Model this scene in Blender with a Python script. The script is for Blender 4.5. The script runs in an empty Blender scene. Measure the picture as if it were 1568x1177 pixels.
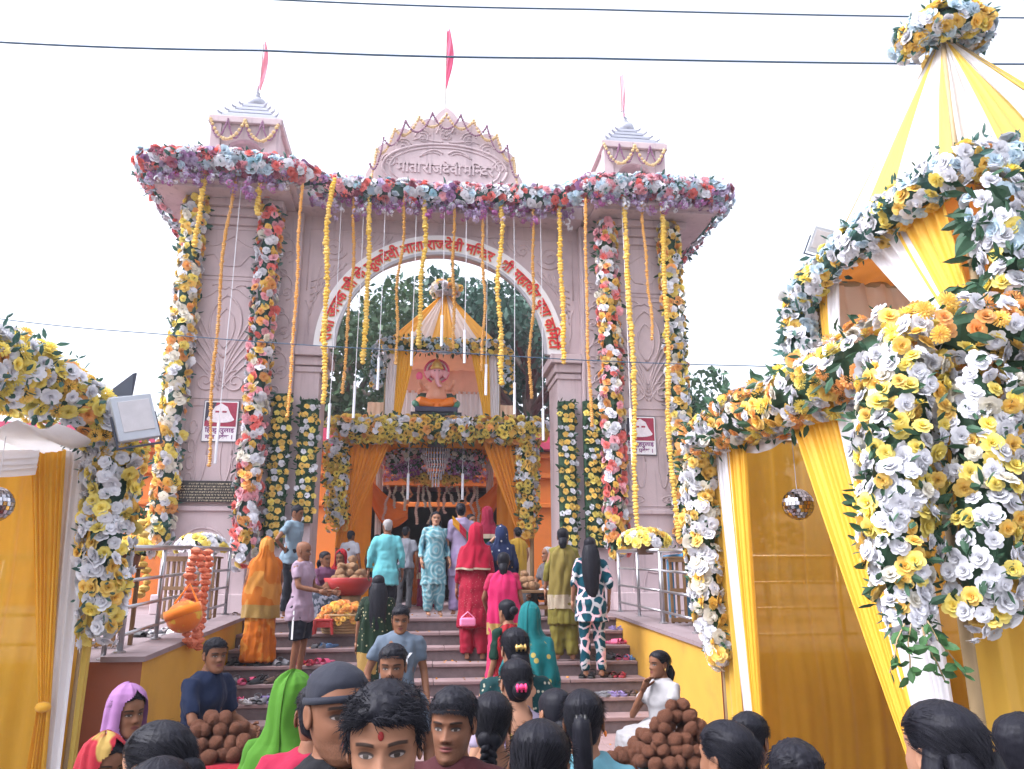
import bpy, bmesh, math, random, sys, time
import numpy as np
from mathutils import Vector, Matrix
random.seed(7); rng = np.random.default_rng(7)
SC = bpy.context.scene
COL = SC.collection
R = math.radians

# ------------------------------------------------------------------ camera, sky, sun, exposure
CAM_H = 1.9; HAZE = 0.0014
PITCH, ROLL, YAW = R(14.4965), R(0.1776), R(6.8832)
cam_d = bpy.data.cameras.new('camera')
cam = bpy.data.objects.new('camera', cam_d); COL.objects.link(cam)
cam_d.sensor_width = 36.0
cam_d.lens = 1178.0 / 1568.0 * 36.0
cam_d.clip_start = 0.05; cam_d.clip_end = 3000
cam.matrix_world = Matrix.Translation((0, 0, CAM_H)) @ Matrix.Rotation(-YAW, 4, 'Z') @ Matrix.Rotation(math.pi/2 + PITCH, 4, 'X') @ Matrix.Rotation(-ROLL, 4, 'Z')
SC.camera = cam

SUN_EL, SUN_AZ = R(50), R(258)          # azimuth measured from +Y towards +X; veiled sun high to the left
world = bpy.data.worlds.new('World'); SC.world = world; world.use_nodes = True
wn = world.node_tree; wn.nodes.clear()
sky = wn.nodes.new('ShaderNodeTexSky'); sky.sky_type = 'NISHITA'; sky.sun_disc = False
sky.sun_elevation = SUN_EL; sky.sun_rotation = SUN_AZ; sky.air_density = 1.6; sky.dust_density = 6.0; sky.ozone_density = 1.0; sky.altitude = 60
hs = wn.nodes.new('ShaderNodeHueSaturation'); hs.inputs['Saturation'].default_value = 0.15
wb = wn.nodes.new('ShaderNodeMix'); wb.data_type = 'RGBA'; wb.blend_type = 'MULTIPLY'; wb.inputs[0].default_value = 1.0
wb.inputs[7].default_value = (0.945, 0.965, 1.07, 1)
bg = wn.nodes.new('ShaderNodeBackground'); bg.inputs['Strength'].default_value = 0.15
wo = wn.nodes.new('ShaderNodeOutputWorld')
wn.links.new(sky.outputs[0], hs.inputs['Color']); wn.links.new(hs.outputs[0], wb.inputs[6]); wn.links.new(wb.outputs[2], bg.inputs['Color']); wn.links.new(bg.outputs[0], wo.inputs['Surface'])

sun_d = bpy.data.lights.new('sun', 'SUN'); sun_d.energy = 0.7; sun_d.angle = R(40); sun_d.color = (1.0, 0.97, 0.95)
sun = bpy.data.objects.new('sun', sun_d); COL.objects.link(sun)
sd = Vector((math.sin(SUN_AZ)*math.cos(SUN_EL), math.cos(SUN_AZ)*math.cos(SUN_EL), math.sin(SUN_EL)))
sun.rotation_euler = sd.to_track_quat('Z', 'Y').to_euler()
vs = SC.view_settings
vs.view_transform = 'Standard'; vs.look = 'None'; vs.gamma = 1.0; vs.use_curve_mapping = False
vs.exposure = 1.64
SC.cycles.max_bounces = 6; SC.cycles.diffuse_bounces = 3; SC.cycles.glossy_bounces = 2; SC.cycles.transmission_bounces = 4
SC.cycles.transparent_max_bounces = 8; SC.cycles.caustics_reflective = False; SC.cycles.caustics_refractive = False

# ------------------------------------------------------------------ measuring: a pixel of the 1568 x 1177 photograph and a depth give a point
def ray(px, py):
    a = px - 784.0; b = py - 588.5; c, s = math.cos(ROLL), math.sin(ROLL)
    x = (a*c - b*s) / 1178.0; u = -(a*s + b*c) / 1178.0
    y = math.cos(PITCH) - u*math.sin(PITCH); z = math.sin(PITCH) + u*math.cos(PITCH)
    return (x*math.cos(YAW) + y*math.sin(YAW), -x*math.sin(YAW) + y*math.cos(YAW), z)
def at(px, py, Y):
    r = ray(px, py); t = Y / r[1]
    return Vector((r[0]*t, Y, r[2]*t + CAM_H))

# ------------------------------------------------------------------ geometry helpers
class MB:
    """collects shapes; build() links them as ONE mesh object"""
    def __init__(s): s.v = []; s.f = []; s.m = []
    def add(s, V, F, mi=0):
        o = len(s.v); s.v.extend([tuple(map(float, p)) for p in V])
        s.f.extend([tuple(int(i)+o for i in f) for f in F]); s.m.extend([mi]*len(F)); return s
    def box(s, c, d, rz=0.0, mi=0, M=None):
        x, y, z = d[0]/2, d[1]/2, d[2]/2
        V = [(-x,-y,-z),(x,-y,-z),(x,y,-z),(-x,y,-z),(-x,-y,z),(x,-y,z),(x,y,z),(-x,y,z)]
        cs, sn = math.cos(rz), math.sin(rz)
        V = [(a*cs-b*sn+c[0], a*sn+b*cs+c[1], e+c[2]) for a, b, e in V]
        if M is not None: V = [M @ Vector(p) for p in V]
        return s.add(V, [(0,3,2,1),(4,5,6,7),(0,1,5,4),(1,2,6,5),(2,3,7,6),(3,0,4,7)], mi)
    def bbox(s, x0, x1, y0, y1, z0, z1, mi=0):
        return s.box(((x0+x1)/2, (y0+y1)/2, (z0+z1)/2), (abs(x1-x0), abs(y1-y0), abs(z1-z0)), 0, mi)
    def tube(s, pts, rad, n=8, caps=True, mi=0, flat=None):
        P = [Vector(p) for p in pts]; N = len(P)
        if not hasattr(rad, '__len__'): rad = [rad]*N
        T = []
        for i in range(N):
            t = P[min(i+1, N-1)] - P[max(i-1, 0)]
            T.append(t.normalized() if t.length > 1e-9 else Vector((0,0,1)))
        up = flat if flat is not None else (Vector((0,0,1)) if abs(T[0].z) < .9 else Vector((0,1,0)))
        up = Vector(up)
        a = T[0].cross(up).normalized(); V = []; F = []
        for i in range(N):
            a = (a - T[i]*a.dot(T[i]))
            a = a.normalized() if a.length > 1e-6 else T[i].orthogonal().normalized()
            b = T[i].cross(a)
            r = rad[i]; ra, rb = (r if hasattr(r, '__len__') else (r, r))
            for k in range(n):
                w = 2*math.pi*k/n
                V.append(P[i] + a*(ra*math.cos(w)) + b*(rb*math.sin(w)))
        for i in range(N-1):
            for k in range(n):
                k2 = (k+1) % n
                F.append((i*n+k, i*n+k2, (i+1)*n+k2, (i+1)*n+k))
        if caps: F.append(tuple(reversed(range(n)))); F.append(tuple(range((N-1)*n, N*n)))
        return s.add(V, F, mi)
    def lathe(s, prof, n=16, c=(0,0,0), mi=0):
        V = []; F = []
        for r, z in prof:
            for k in range(n):
                w = 2*math.pi*k/n; V.append((c[0]+r*math.cos(w), c[1]+r*math.sin(w), c[2]+z))
        for i in range(len(prof)-1):
            for k in range(n):
                k2 = (k+1) % n; F.append((i*n+k, i*n+k2, (i+1)*n+k2, (i+1)*n+k))
        F.append(tuple(reversed(range(n)))); F.append(tuple(range((len(prof)-1)*n, len(prof)*n)))
        return s.add(V, F, mi)
    def rings(s, rows, n=24, mi=0, caps=True):
        """horizontal elliptical rings (cx,cy,z,rx,ry)"""
        V = []; F = []
        for cx, cy, z, rx, ry in rows:
            for k in range(n):
                w = 2*math.pi*k/n; V.append((cx+rx*math.cos(w), cy+ry*math.sin(w), z))
        for i in range(len(rows)-1):
            for k in range(n):
                k2 = (k+1) % n; F.append((i*n+k, i*n+k2, (i+1)*n+k2, (i+1)*n+k))
        if caps: F.append(tuple(reversed(range(n)))); F.append(tuple(range((len(rows)-1)*n, len(rows)*n)))
        return s.add(V, F, mi)
    def prism(s, poly, y0, y1, mi=0):
        """polygon in x,z pushed from y0 to y1"""
        n = len(poly); V = [(x, y0, z) for x, z in poly] + [(x, y1, z) for x, z in poly]
        F = [tuple(range(n)), tuple(reversed(range(n, 2*n)))] + [(i, i+n, (i+1) % n + n, (i+1) % n) for i in range(n)]
        return s.add(V, F, mi)
    def ball(s, c, r, nu=12, nv=8, mi=0):
        if not hasattr(r, '__len__'): r = (r, r, r)
        V = []; F = []
        for j in range(1, nv):
            t = math.pi*j/nv
            for k in range(nu):
                w = 2*math.pi*k/nu
                V.append((c[0]+r[0]*math.sin(t)*math.cos(w), c[1]+r[1]*math.sin(t)*math.sin(w), c[2]+r[2]*math.cos(t)))
        top = len(V); V.append((c[0], c[1], c[2]+r[2])); V.append((c[0], c[1], c[2]-r[2]))
        for j in range(nv-2):
            for k in range(nu):
                k2 = (k+1) % nu; F.append((j*nu+k, (j+1)*nu+k, (j+1)*nu+k2, j*nu+k2))
        for k in range(nu):
            k2 = (k+1) % nu; F.append((top, k, k2)); F.append((top+1, (nv-2)*nu+k2, (nv-2)*nu+k))
        return s.add(V, F, mi)
    def grid(s, fn, nu, nv, mi=0, closed=False):
        V = [fn(i/(nu), j/(nv)) for j in range(nv+1) for i in range(nu+1)]
        F = [(j*(nu+1)+i, j*(nu+1)+i+1, (j+1)*(nu+1)+i+1, (j+1)*(nu+1)+i) for j in range(nv) for i in range(nu)]
        return s.add(V, F, mi)
    def mesh(s, name, mats, smooth=False):
        me = bpy.data.meshes.new(name); me.from_pydata(s.v, [], s.f)
        for m in (mats if isinstance(mats, (list, tuple)) else [mats]): me.materials.append(m)
        if any(s.m): me.polygons.foreach_set('material_index', s.m)
        if smooth: me.polygons.foreach_set('use_smooth', [True]*len(me.polygons))
        me.update(); return me
    def build(s, name, mats, parent=None, smooth=False, loc=None, bevel=0, **tags):
        o = bpy.data.objects.new(name, s.mesh(name, mats, smooth)); COL.objects.link(o)
        if parent is not None:
            o.parent = parent
            if loc is None: o.location = -world_loc(parent)
        if loc is not None: o.location = loc
        if bevel:
            b = o.modifiers.new('bevel', 'BEVEL'); b.width = bevel; b.segments = 2; b.limit_method = 'ANGLE'
        tag(o, **tags); return o

WL = {}
def world_loc(o):
    v = Vector(o.location); p = o.parent
    while p is not None: v += Vector(p.location); p = p.parent
    return v
def tag(o, label=None, cat=None, group=None, kind=None):
    if label: o['label'] = label
    if cat: o['category'] = cat
    if group: o['group'] = group
    if kind: o['kind'] = kind
    return o
def thing(name, label, cat, loc=(0,0,0), group=None):
    o = bpy.data.objects.new(name, None); COL.objects.link(o); o.location = loc; o.empty_display_size = .1
    return tag(o, label, cat, group)
def put(name, me, parent=None, loc=(0,0,0), rot=None, scale=None, color=None, **tags):
    """links a shared mesh as an object; loc is in world space (things are never rotated)"""
    o = bpy.data.objects.new(name, me); COL.objects.link(o)
    loc = Vector(loc)
    if parent is not None: o.parent = parent; loc = loc - world_loc(parent)
    if rot is not None:
        o.rotation_mode = 'QUATERNION' if len(rot) == 4 else 'XYZ'
        if len(rot) == 4: o.rotation_quaternion = rot
        else: o.rotation_euler = rot
    o.location = loc
    if scale is not None: o.scale = scale if hasattr(scale, '__len__') else (scale,)*3
    if color is not None: o.color = (*color, 1.0)
    return tag(o, **tags)

def _hash(ix, iy, iz):
    h = (ix*374761393 + iy*668265263 + iz*2147483647 + 1274126177) & 0xffffffff
    h = ((h ^ (h >> 13)) * 1274126177) & 0xffffffff
    return ((h ^ (h >> 16)) & 0xffff) / 65535.0
def vnoise(P):
    P = np.asarray(P, float); I = np.floor(P).astype(np.int64); Fq = P - I; Fq = Fq*Fq*(3-2*Fq)
    out = 0
    for dx in (0, 1):
        for dy in (0, 1):
            for dz in (0, 1):
                w = (Fq[:,0] if dx else 1-Fq[:,0])*(Fq[:,1] if dy else 1-Fq[:,1])*(Fq[:,2] if dz else 1-Fq[:,2])
                out = out + w*_hash(I[:,0]+dx, I[:,1]+dy, I[:,2]+dz)
    return out*2-1
def sstep(a, b, x):
    t = np.clip((np.asarray(x, float)-a)/(b-a), 0, 1); return t*t*(3-2*t)

# ------------------------------------------------------------------ materials
MATS = {}
def _nt(name):
    m = bpy.data.materials.new(name); m.use_nodes = True
    nt = m.node_tree; b = nt.nodes['Principled BSDF']; return m, nt, b
def N(nt, typ, **kw):
    n = nt.nodes.new(typ)
    for k, v in kw.items():
        if k in n.inputs: n.inputs[k].default_value = v
        else: setattr(n, k, v)
    return n
def mixc(nt, fac, a, b, blend='MIX'):
    n = nt.nodes.new('ShaderNodeMix'); n.data_type = 'RGBA'; n.blend_type = blend
    for sock, v in ((n.inputs[0], fac), (n.inputs[6], a), (n.inputs[7], b)):
        if isinstance(v, bpy.types.NodeSocket): nt.links.new(v, sock)
        elif hasattr(v, '__len__'): sock.default_value = (*v[:3], 1)
        else: sock.default_value = v
    return n.outputs[2]
def mth(nt, op, a, b=None, c=None):
    n = nt.nodes.new('ShaderNodeMath'); n.operation = op
    for i, v in enumerate((a, b, c)):
        if v is None: continue
        if isinstance(v, bpy.types.NodeSocket): nt.links.new(v, n.inputs[i])
        else: n.inputs[i].default_value = v
    return n.outputs[0]
def mrange(nt, v, a, b, c=0.0, d=1.0, smooth=True):
    n = nt.nodes.new('ShaderNodeMapRange'); n.interpolation_type = 'SMOOTHSTEP' if smooth else 'LINEAR'
    nt.links.new(v, n.inputs[0]); n.inputs[1].default_value = a; n.inputs[2].default_value = b; n.inputs[3].default_value = c; n.inputs[4].default_value = d
    return n.outputs[0]
def coords(nt, scale=(1,1,1), kind='Object'):
    tc = nt.nodes.new('ShaderNodeTexCoord'); mp = nt.nodes.new('ShaderNodeMapping')
    nt.links.new(tc.outputs[kind], mp.inputs[0]); mp.inputs['Scale'].default_value = scale; return mp.outputs[0]
def noise(nt, vec, scale, detail=4, rough=.55):
    n = nt.nodes.new('ShaderNodeTexNoise'); n.inputs['Scale'].default_value = scale; n.inputs['Detail'].default_value = detail; n.inputs['Roughness'].default_value = rough
    if vec is not None: nt.links.new(vec, n.inputs['Vector'])
    return n.outputs[0]
def bump(nt, b, h, strength=.3, dist=.01):
    n = nt.nodes.new('ShaderNodeBump'); n.inputs['Strength'].default_value = strength; n.inputs['Distance'].default_value = dist
    nt.links.new(h, n.inputs['Height']); nt.links.new(n.outputs[0], b.inputs['Normal'])
def plain(name, col, rough=.6, metal=0.0, var=.18, vscale=6, bstr=.0, bscale=60, bdist=.004, spec=.4, dirt=None, dscale=1.5, damt=.5):
    """solid surface with tonal variation, fine relief and optional dirt"""
    if name in MATS: return MATS[name]
    m, nt, b = _nt(name); v = coords(nt)
    f = noise(nt, v, vscale, 5)
    c = mixc(nt, f, [x*(1-var) for x in col], [min(1, x*(1+var)) for x in col])
    if dirt is not None:
        d = mrange(nt, noise(nt, v, dscale, 6, .65), .48, .72); d = mth(nt, 'MULTIPLY', d, damt)
        c = mixc(nt, d, c, dirt)
    nt.links.new(c, b.inputs['Base Color']); b.inputs['Roughness'].default_value = rough; b.inputs['Metallic'].default_value = metal
    b.inputs['Specular IOR Level'].default_value = spec
    if bstr: bump(nt, b, noise(nt, v, bscale, 4), bstr, bdist)
    MATS[name] = m; return m
def cloth(name, col, rough=.75, var=.12, pattern=None, col2=(.8,.8,.8), pscale=20, weave=True, sheer=0.0, transl=0.25, sheen=.2, spec=.2, vert=1.0, thr=.5):
    """woven fabric; pattern: None, dots, net, rings, stripes, print, sequin"""
    if name in MATS: return MATS[name]
    m, nt, b = _nt(name); v = coords(nt, (1, 1, vert))
    c = mixc(nt, noise(nt, v, 5, 4), [x*(1-var) for x in col], [min(1, x*(1+var)) for x in col])
    if pattern == 'dots':
        n = N(nt, 'ShaderNodeTexVoronoi'); n.inputs['Scale'].default_value = pscale; nt.links.new(v, n.inputs['Vector'])
        c = mixc(nt, mrange(nt, n.outputs['Distance'], .24, .18), c, col2)
    elif pattern == 'net':
        w = mixc(nt, .05, v, N(nt, 'ShaderNodeTexNoise', Scale=4.0).outputs[1])
        n = N(nt, 'ShaderNodeTexVoronoi', feature='DISTANCE_TO_EDGE'); n.inputs['Scale'].default_value = pscale; nt.links.new(w, n.inputs['Vector'])
        wv = noise(nt, v, 7, 2); cc = mixc(nt, mrange(nt, wv, .45, .58), col2, (.75, .45, .5))
        c = mixc(nt, mrange(nt, n.outputs['Distance'], .10, .075), c, cc)
    elif pattern == 'rings':
        n = N(nt, 'ShaderNodeTexVoronoi'); n.inputs['Scale'].default_value = pscale; nt.links.new(v, n.inputs['Vector'])
        s = mth(nt, 'SINE', mth(nt, 'MULTIPLY', n.outputs['Distance'], 26.0))
        c = mixc(nt, mrange(nt, s, .1, .5, 0, .75), c, col2)
    elif pattern == 'stripes':
        n = N(nt, 'ShaderNodeTexWave'); n.inputs['Scale'].default_value = pscale; n.inputs['Distortion'].default_value = 1.0; nt.links.new(v, n.inputs['Vector'])
        c = mixc(nt, mrange(nt, n.outputs[1], thr, thr+.1), c, col2)
    elif pattern == 'print':
        c = mixc(nt, mrange(nt, noise(nt, v, pscale, 2), thr, thr+.04), c, col2)
    elif pattern == 'sequin':
        n = N(nt, 'ShaderNodeTexVoronoi'); n.inputs['Scale'].default_value = pscale; nt.links.new(v, n.inputs['Vector'])
        c = mixc(nt, mrange(nt, n.outputs['Distance'], .2, .14, 0, .8), c, col2)
    nt.links.new(c, b.inputs['Base Color']); b.inputs['Roughness'].default_value = rough; b.inputs['Specular IOR Level'].default_value = spec
    b.inputs['Sheen Weight'].default_value = sheen
    if weave:
        bump(nt, b, noise(nt, coords(nt, (1, 1, .45)), 38, 5, .6), .35, .008)
    if sheer or transl:
        out = nt.nodes['Material Output']; sh = b.outputs[0]
        if transl:
            t = N(nt, 'ShaderNodeBsdfTranslucent'); nt.links.new(c, t.inputs['Color'])
            mx = N(nt, 'ShaderNodeMixShader'); mx.inputs[0].default_value = transl
            nt.links.new(sh, mx.inputs[1]); nt.links.new(t.outputs[0], mx.inputs[2]); sh = mx.outputs[0]
        if sheer:
            t = N(nt, 'ShaderNodeBsdfTransparent'); nt.links.new(mixc(nt, .55, (1,1,1), c), t.inputs['Color'])
            mx = N(nt, 'ShaderNodeMixShader'); mx.inputs[0].default_value = sheer
            nt.links.new(sh, mx.inputs[1]); nt.links.new(t.outputs[0], mx.inputs[2]); sh = mx.outputs[0]
        nt.links.new(sh, out.inputs['Surface'])
    MATS[name] = m; return m
def petal_mat():
    m, nt, b = _nt('petal'); oi = N(nt, 'ShaderNodeObjectInfo')
    v = coords(nt); c = mixc(nt, noise(nt, v, 2.2, 3), oi.outputs['Color'], mixc(nt, .28, oi.outputs['Color'], (1, 1, 1)))
    hv = N(nt, 'ShaderNodeHueSaturation'); nt.links.new(c, hv.inputs['Color']); nt.links.new(mrange(nt, oi.outputs['Random'], 0, 1, .8, 1.12, False), hv.inputs['Value'])
    nt.links.new(hv.outputs[0], b.inputs['Base Color']); b.inputs['Roughness'].default_value = .6; b.inputs['Specular IOR Level'].default_value = .25
    t = N(nt, 'ShaderNodeBsdfTranslucent'); nt.links.new(hv.outputs[0], t.inputs['Color'])
    mx = N(nt, 'ShaderNodeMixShader'); mx.inputs[0].default_value = .22
    nt.links.new(b.outputs[0], mx.inputs[1]); nt.links.new(t.outputs[0], mx.inputs[2]); nt.links.new(mx.outputs[0], nt.nodes['Material Output'].inputs['Surface'])
    return m
def leaf_mat(name, col, var=.35, rough=.55, transl=.25):
    if name in MATS: return MATS[name]
    m, nt, b = _nt(name); g = N(nt, 'ShaderNodeNewGeometry')
    v = coords(nt); f = mth(nt, 'MULTIPLY_ADD', g.outputs['Random Per Island'], .7, mth(nt, 'MULTIPLY', noise(nt, v, 1.3, 3), .5))
    c = mixc(nt, f, [x*(1-var) for x in col], [x*(1+var)+.01 for x in col])
    nt.links.new(c, b.inputs['Base Color']); b.inputs['Roughness'].default_value = rough; b.inputs['Specular IOR Level'].default_value = .3
    t = N(nt, 'ShaderNodeBsdfTranslucent'); nt.links.new(c, t.inputs['Color'])
    mx = N(nt, 'ShaderNodeMixShader'); mx.inputs[0].default_value = transl
    nt.links.new(b.outputs[0], mx.inputs[1]); nt.links.new(t.outputs[0], mx.inputs[2]); nt.links.new(mx.outputs[0], nt.nodes['Material Output'].inputs['Surface'])
    MATS[name] = m; return m
PETAL = petal_mat()
LEAF = leaf_mat('garland_leaf', (.032, .085, .045))
LEAF2 = leaf_mat('blue_green_leaf', (.045, .115, .095))
STONE = plain('pink_stone', (.54, .43, .445), .75, var=.14, vscale=2.2, bstr=.45, bscale=28, bdist=.006, dirt=(.34, .26, .28), dscale=.9, damt=.5)
_nt_ = STONE.node_tree; _b = _nt_.nodes['Principled BSDF']; _src = _b.inputs['Base Color'].links[0].from_socket      # rain streaks on the stone
_st = mrange(_nt_, noise(_nt_, coords(_nt_, (5, 5, .28)), 1.6, 6, .62), .52, .74, 0, .55)
_nt_.links.new(mixc(_nt_, _st, _src, (.27, .205, .23)), _b.inputs['Base Color'])
WHITE = plain('white_paint', (.80, .79, .80), .5, var=.05, vscale=3)
# ------------------------------------------------------------------ ground, stairs, platforms
GX = 0.33                                   # middle line of the gateway
ground_m = plain('street_paving', (.20, .185, .18), .85, var=.25, vscale=3, bstr=.5, bscale=40, bdist=.01, dirt=(.12,.105,.10), dscale=.7, damt=.6)
MB().add([(-400,-60,0),(400,-60,0),(400,900,0),(-400,900,0)], [(0,1,2,3)]).build('ground', ground_m, kind='structure')
SX0, SX1 = -2.25, 2.75
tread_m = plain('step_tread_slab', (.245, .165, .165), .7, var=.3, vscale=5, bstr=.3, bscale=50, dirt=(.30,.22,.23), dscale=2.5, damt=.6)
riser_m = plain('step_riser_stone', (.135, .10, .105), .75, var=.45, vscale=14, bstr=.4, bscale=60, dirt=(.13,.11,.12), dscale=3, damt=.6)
plat_m = plain('platform_slab', (.23, .175, .185), .7, var=.18, vscale=3, bstr=.3, bscale=40, dirt=(.30,.24,.26), dscale=1.2, damt=.5)
stairs = thing('stairs', None, None, (0, 9.5, 0)); stairs['kind'] = 'structure'
def stair_z(y):
    if y >= 10.85: return 1.45
    if y >= 8.81: return 1.45 - .161*math.ceil((10.85-y)/.34 - 1e-6)
    return .323 if y > 5.8 else (.162 if y > 5.45 else 0.0)
edges = [(10.85-.34*k, 1.45-.161*k) for k in range(0, 7)] + [(5.8, .323), (5.45, .162)]
for k, (y, z) in enumerate(edges):
    yb = 16.0 if k == 0 else edges[k-1][0] + .02
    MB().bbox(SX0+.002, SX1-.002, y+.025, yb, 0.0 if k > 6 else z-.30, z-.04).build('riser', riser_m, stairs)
    nt_ = 6 if k else 1                      # slabs of each tread
    if k == 0:
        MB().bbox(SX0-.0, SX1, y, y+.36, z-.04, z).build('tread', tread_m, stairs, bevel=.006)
    else:
        xs = np.linspace(SX0+.003, SX1-.003, nt_+1); xs[1:-1] += rng.uniform(-.12, .12, nt_-1)
        for i in range(nt_):
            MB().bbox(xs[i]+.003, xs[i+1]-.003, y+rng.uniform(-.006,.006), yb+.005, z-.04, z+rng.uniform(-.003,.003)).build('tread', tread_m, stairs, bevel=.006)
MB().bbox(SX0-.4, SX1+.4, 11.21, 24, 1.2, 1.446).build('landing', plat_m, kind='structure')
yellow_m = plain('yellow_wall_paint', (.52, .285, .04), .75, var=.14, vscale=2.5, bstr=.25, bscale=30, dirt=(.27,.15,.04), dscale=1.3, damt=.5)
orange_m = plain('terracotta_wall_paint', (.27, .085, .045), .75, var=.18, vscale=2.5, bstr=.3, bscale=30, dirt=(.26,.10,.06), dscale=1.6, damt=.5)
def platform(name, xi, xo):
    prof = [(7.1,0),(7.1,1.28),(10.85,1.449),(24,1.449),(24,0)]
    V = [(xi,y,z) for y,z in prof]+[(xo,y,z) for y,z in prof]; n = 5
    mb = MB()
    mb.add(V, [tuple(range(n)) if xi < xo else tuple(reversed(range(n)))], 0)
    mb.add(V, [(0,1,6,5)], 1); mb.add(V, [(1,2,7,6),(2,3,8,7)], 2); mb.add(V, [(3,4,9,8)], 1)
    o = mb.build(name, [yellow_m, orange_m, plat_m], kind='structure')
    s = -1 if xi > xo else 1                 # coping slabs along the edge over the stairs
    ys = np.linspace(7.05, 11.6, 8)
    for i in range(7):
        y0, y1 = ys[i]+.004, ys[i+1]-.004
        z = lambda y: 1.28 + (min(y,10.85)-7.1)/3.75*.169
        xa, xb = xi - s*.03, xi + s*.32
        MB().add([(xa,y0,z(y0)+.002),(xb,y0,z(y0)+.002),(xb,y1,z(y1)+.002),(xa,y1,z(y1)+.002),(xa,y0,z(y0)+.045),(xb,y0,z(y0)+.045),(xb,y1,z(y1)+.045),(xa,y1,z(y1)+.045)],
                 [(0,3,2,1),(4,5,6,7),(0,1,5,4),(1,2,6,5),(2,3,7,6),(3,0,4,7)]).build('coping_slab', plat_m, o, loc=(0,0,0))
    return o
platform('platform_left', SX0, -9.0); platform('platform_right', SX1, 9.0)

# ------------------------------------------------------------------ lettering from the built-in font, set glyph by glyph
_G = {}
def _txt(body, fat=0.0, ext=0.0):
    c = bpy.data.curves.new('t', 'FONT'); c.body = body; c.offset = fat; c.extrude = ext; c.resolution_u = 3
    o = bpy.data.objects.new('t', c); me = bpy.data.meshes.new_from_object(o)
    V = np.zeros(len(me.vertices)*3); me.vertices.foreach_get('co', V); V = V.reshape(-1, 3)
    F = [tuple(p.vertices) for p in me.polygons]
    bpy.data.objects.remove(o); bpy.data.curves.remove(c); bpy.data.meshes.remove(me); return V, F
def glyph(ch, fat=0.0, ext=.02, half=False):
    k = (ch, fat, ext, half)
    if k in _G: return _G[k]
    V, F = _txt(ch, fat, ext)
    adv = _txt('क'+ch+'क')[0][:,0].max() - _txt('कक')[0][:,0].max()
    if half and len(V):
        bm = bmesh.new(); vs_ = [bm.verts.new(p) for p in V]
        for f in F:
            try: bm.faces.new([vs_[i] for i in f])
            except ValueError: pass
        cut = V[:,0].max() - .155
        bmesh.ops.bisect_plane(bm, geom=bm.verts[:]+bm.edges[:]+bm.faces[:], plane_co=(cut,0,0), plane_no=(1,0,0), clear_outer=True)
        bm.verts.ensure_lookup_table(); bm.verts.index_update()
        V = np.array([v.co[:] for v in bm.verts]); F = [tuple(v.index for v in f.verts) for f in bm.faces]; bm.free(); adv -= .16
    _G[k] = (V, F, adv); return _G[k]
BAR = np.array([(-.02,-.0),(.20,.20),(.20,.28),(-.05,.06)])
def typeset(words, fat=0.0, ext=.02, gap=.30):
    """words: lists of tokens; 'h?' half form, 'r?' letter with the slanting ra stroke. -> [(verts, faces, pen, width)] per word"""
    pen = 0.0; out = []
    for w in words:
        items = []; x = 0.0
        for t in w:
            half = t[0] == 'h' and len(t) > 1; ra = t[0] == 'r' and len(t) > 1
            V, F, adv = glyph(t[-1], fat, ext, half)
            if len(V): items.append((V + [x,0,0], F))
            if ra:
                B = [(p[0]+x+adv-.46, p[1], z) for z in (-ext, ext) for p in BAR]
                items.append((np.array(B), [(0,1,2,3),(7,6,5,4),(0,4,5,1),(1,5,6,2),(2,6,7,3),(3,7,4,0)]))
            x += adv
        out.append((items, pen, x)); pen += x + gap
    return out, pen - gap

# ------------------------------------------------------------------ the stone gateway
gate = thing('temple_gateway', 'pink carved stone gateway with round arch at the head of the steps', 'gateway', (GX, 13.0, 1.45))
def relief(mb, pts, y, r=.018, n=6):
    mb.tube([(p[0], y, p[1]) for p in pts], [(r, r*.8)]*len(pts), n)
def arc(cx, cz, rx, rz, a0, a1, n=14):
    return [(cx+rx*math.cos(R(a0+(a1-a0)*i/n)), cz+rz*math.sin(R(a0+(a1-a0)*i/n))) for i in range(n+1)]
def spiral(cx, cz, r, turns, a0, s=1, n=26):
    return [(cx+s*r*(1-.85*i/n)*math.cos(R(a0)+turns*2*math.pi*i/n), cz+r*(1-.85*i/n)*math.sin(R(a0)+turns*2*math.pi*i/n)) for i in range(n+1)]
def bez(p0, p1, p2, p3, n=14):
    o = []
    for i in range(n+1):
        t = i/n; u = 1-t
        o.append(tuple(u**3*a+3*u*u*t*b+3*u*t*t*c+t**3*d for a, b, c, d in zip(p0, p1, p2, p3)))
    return o
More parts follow.
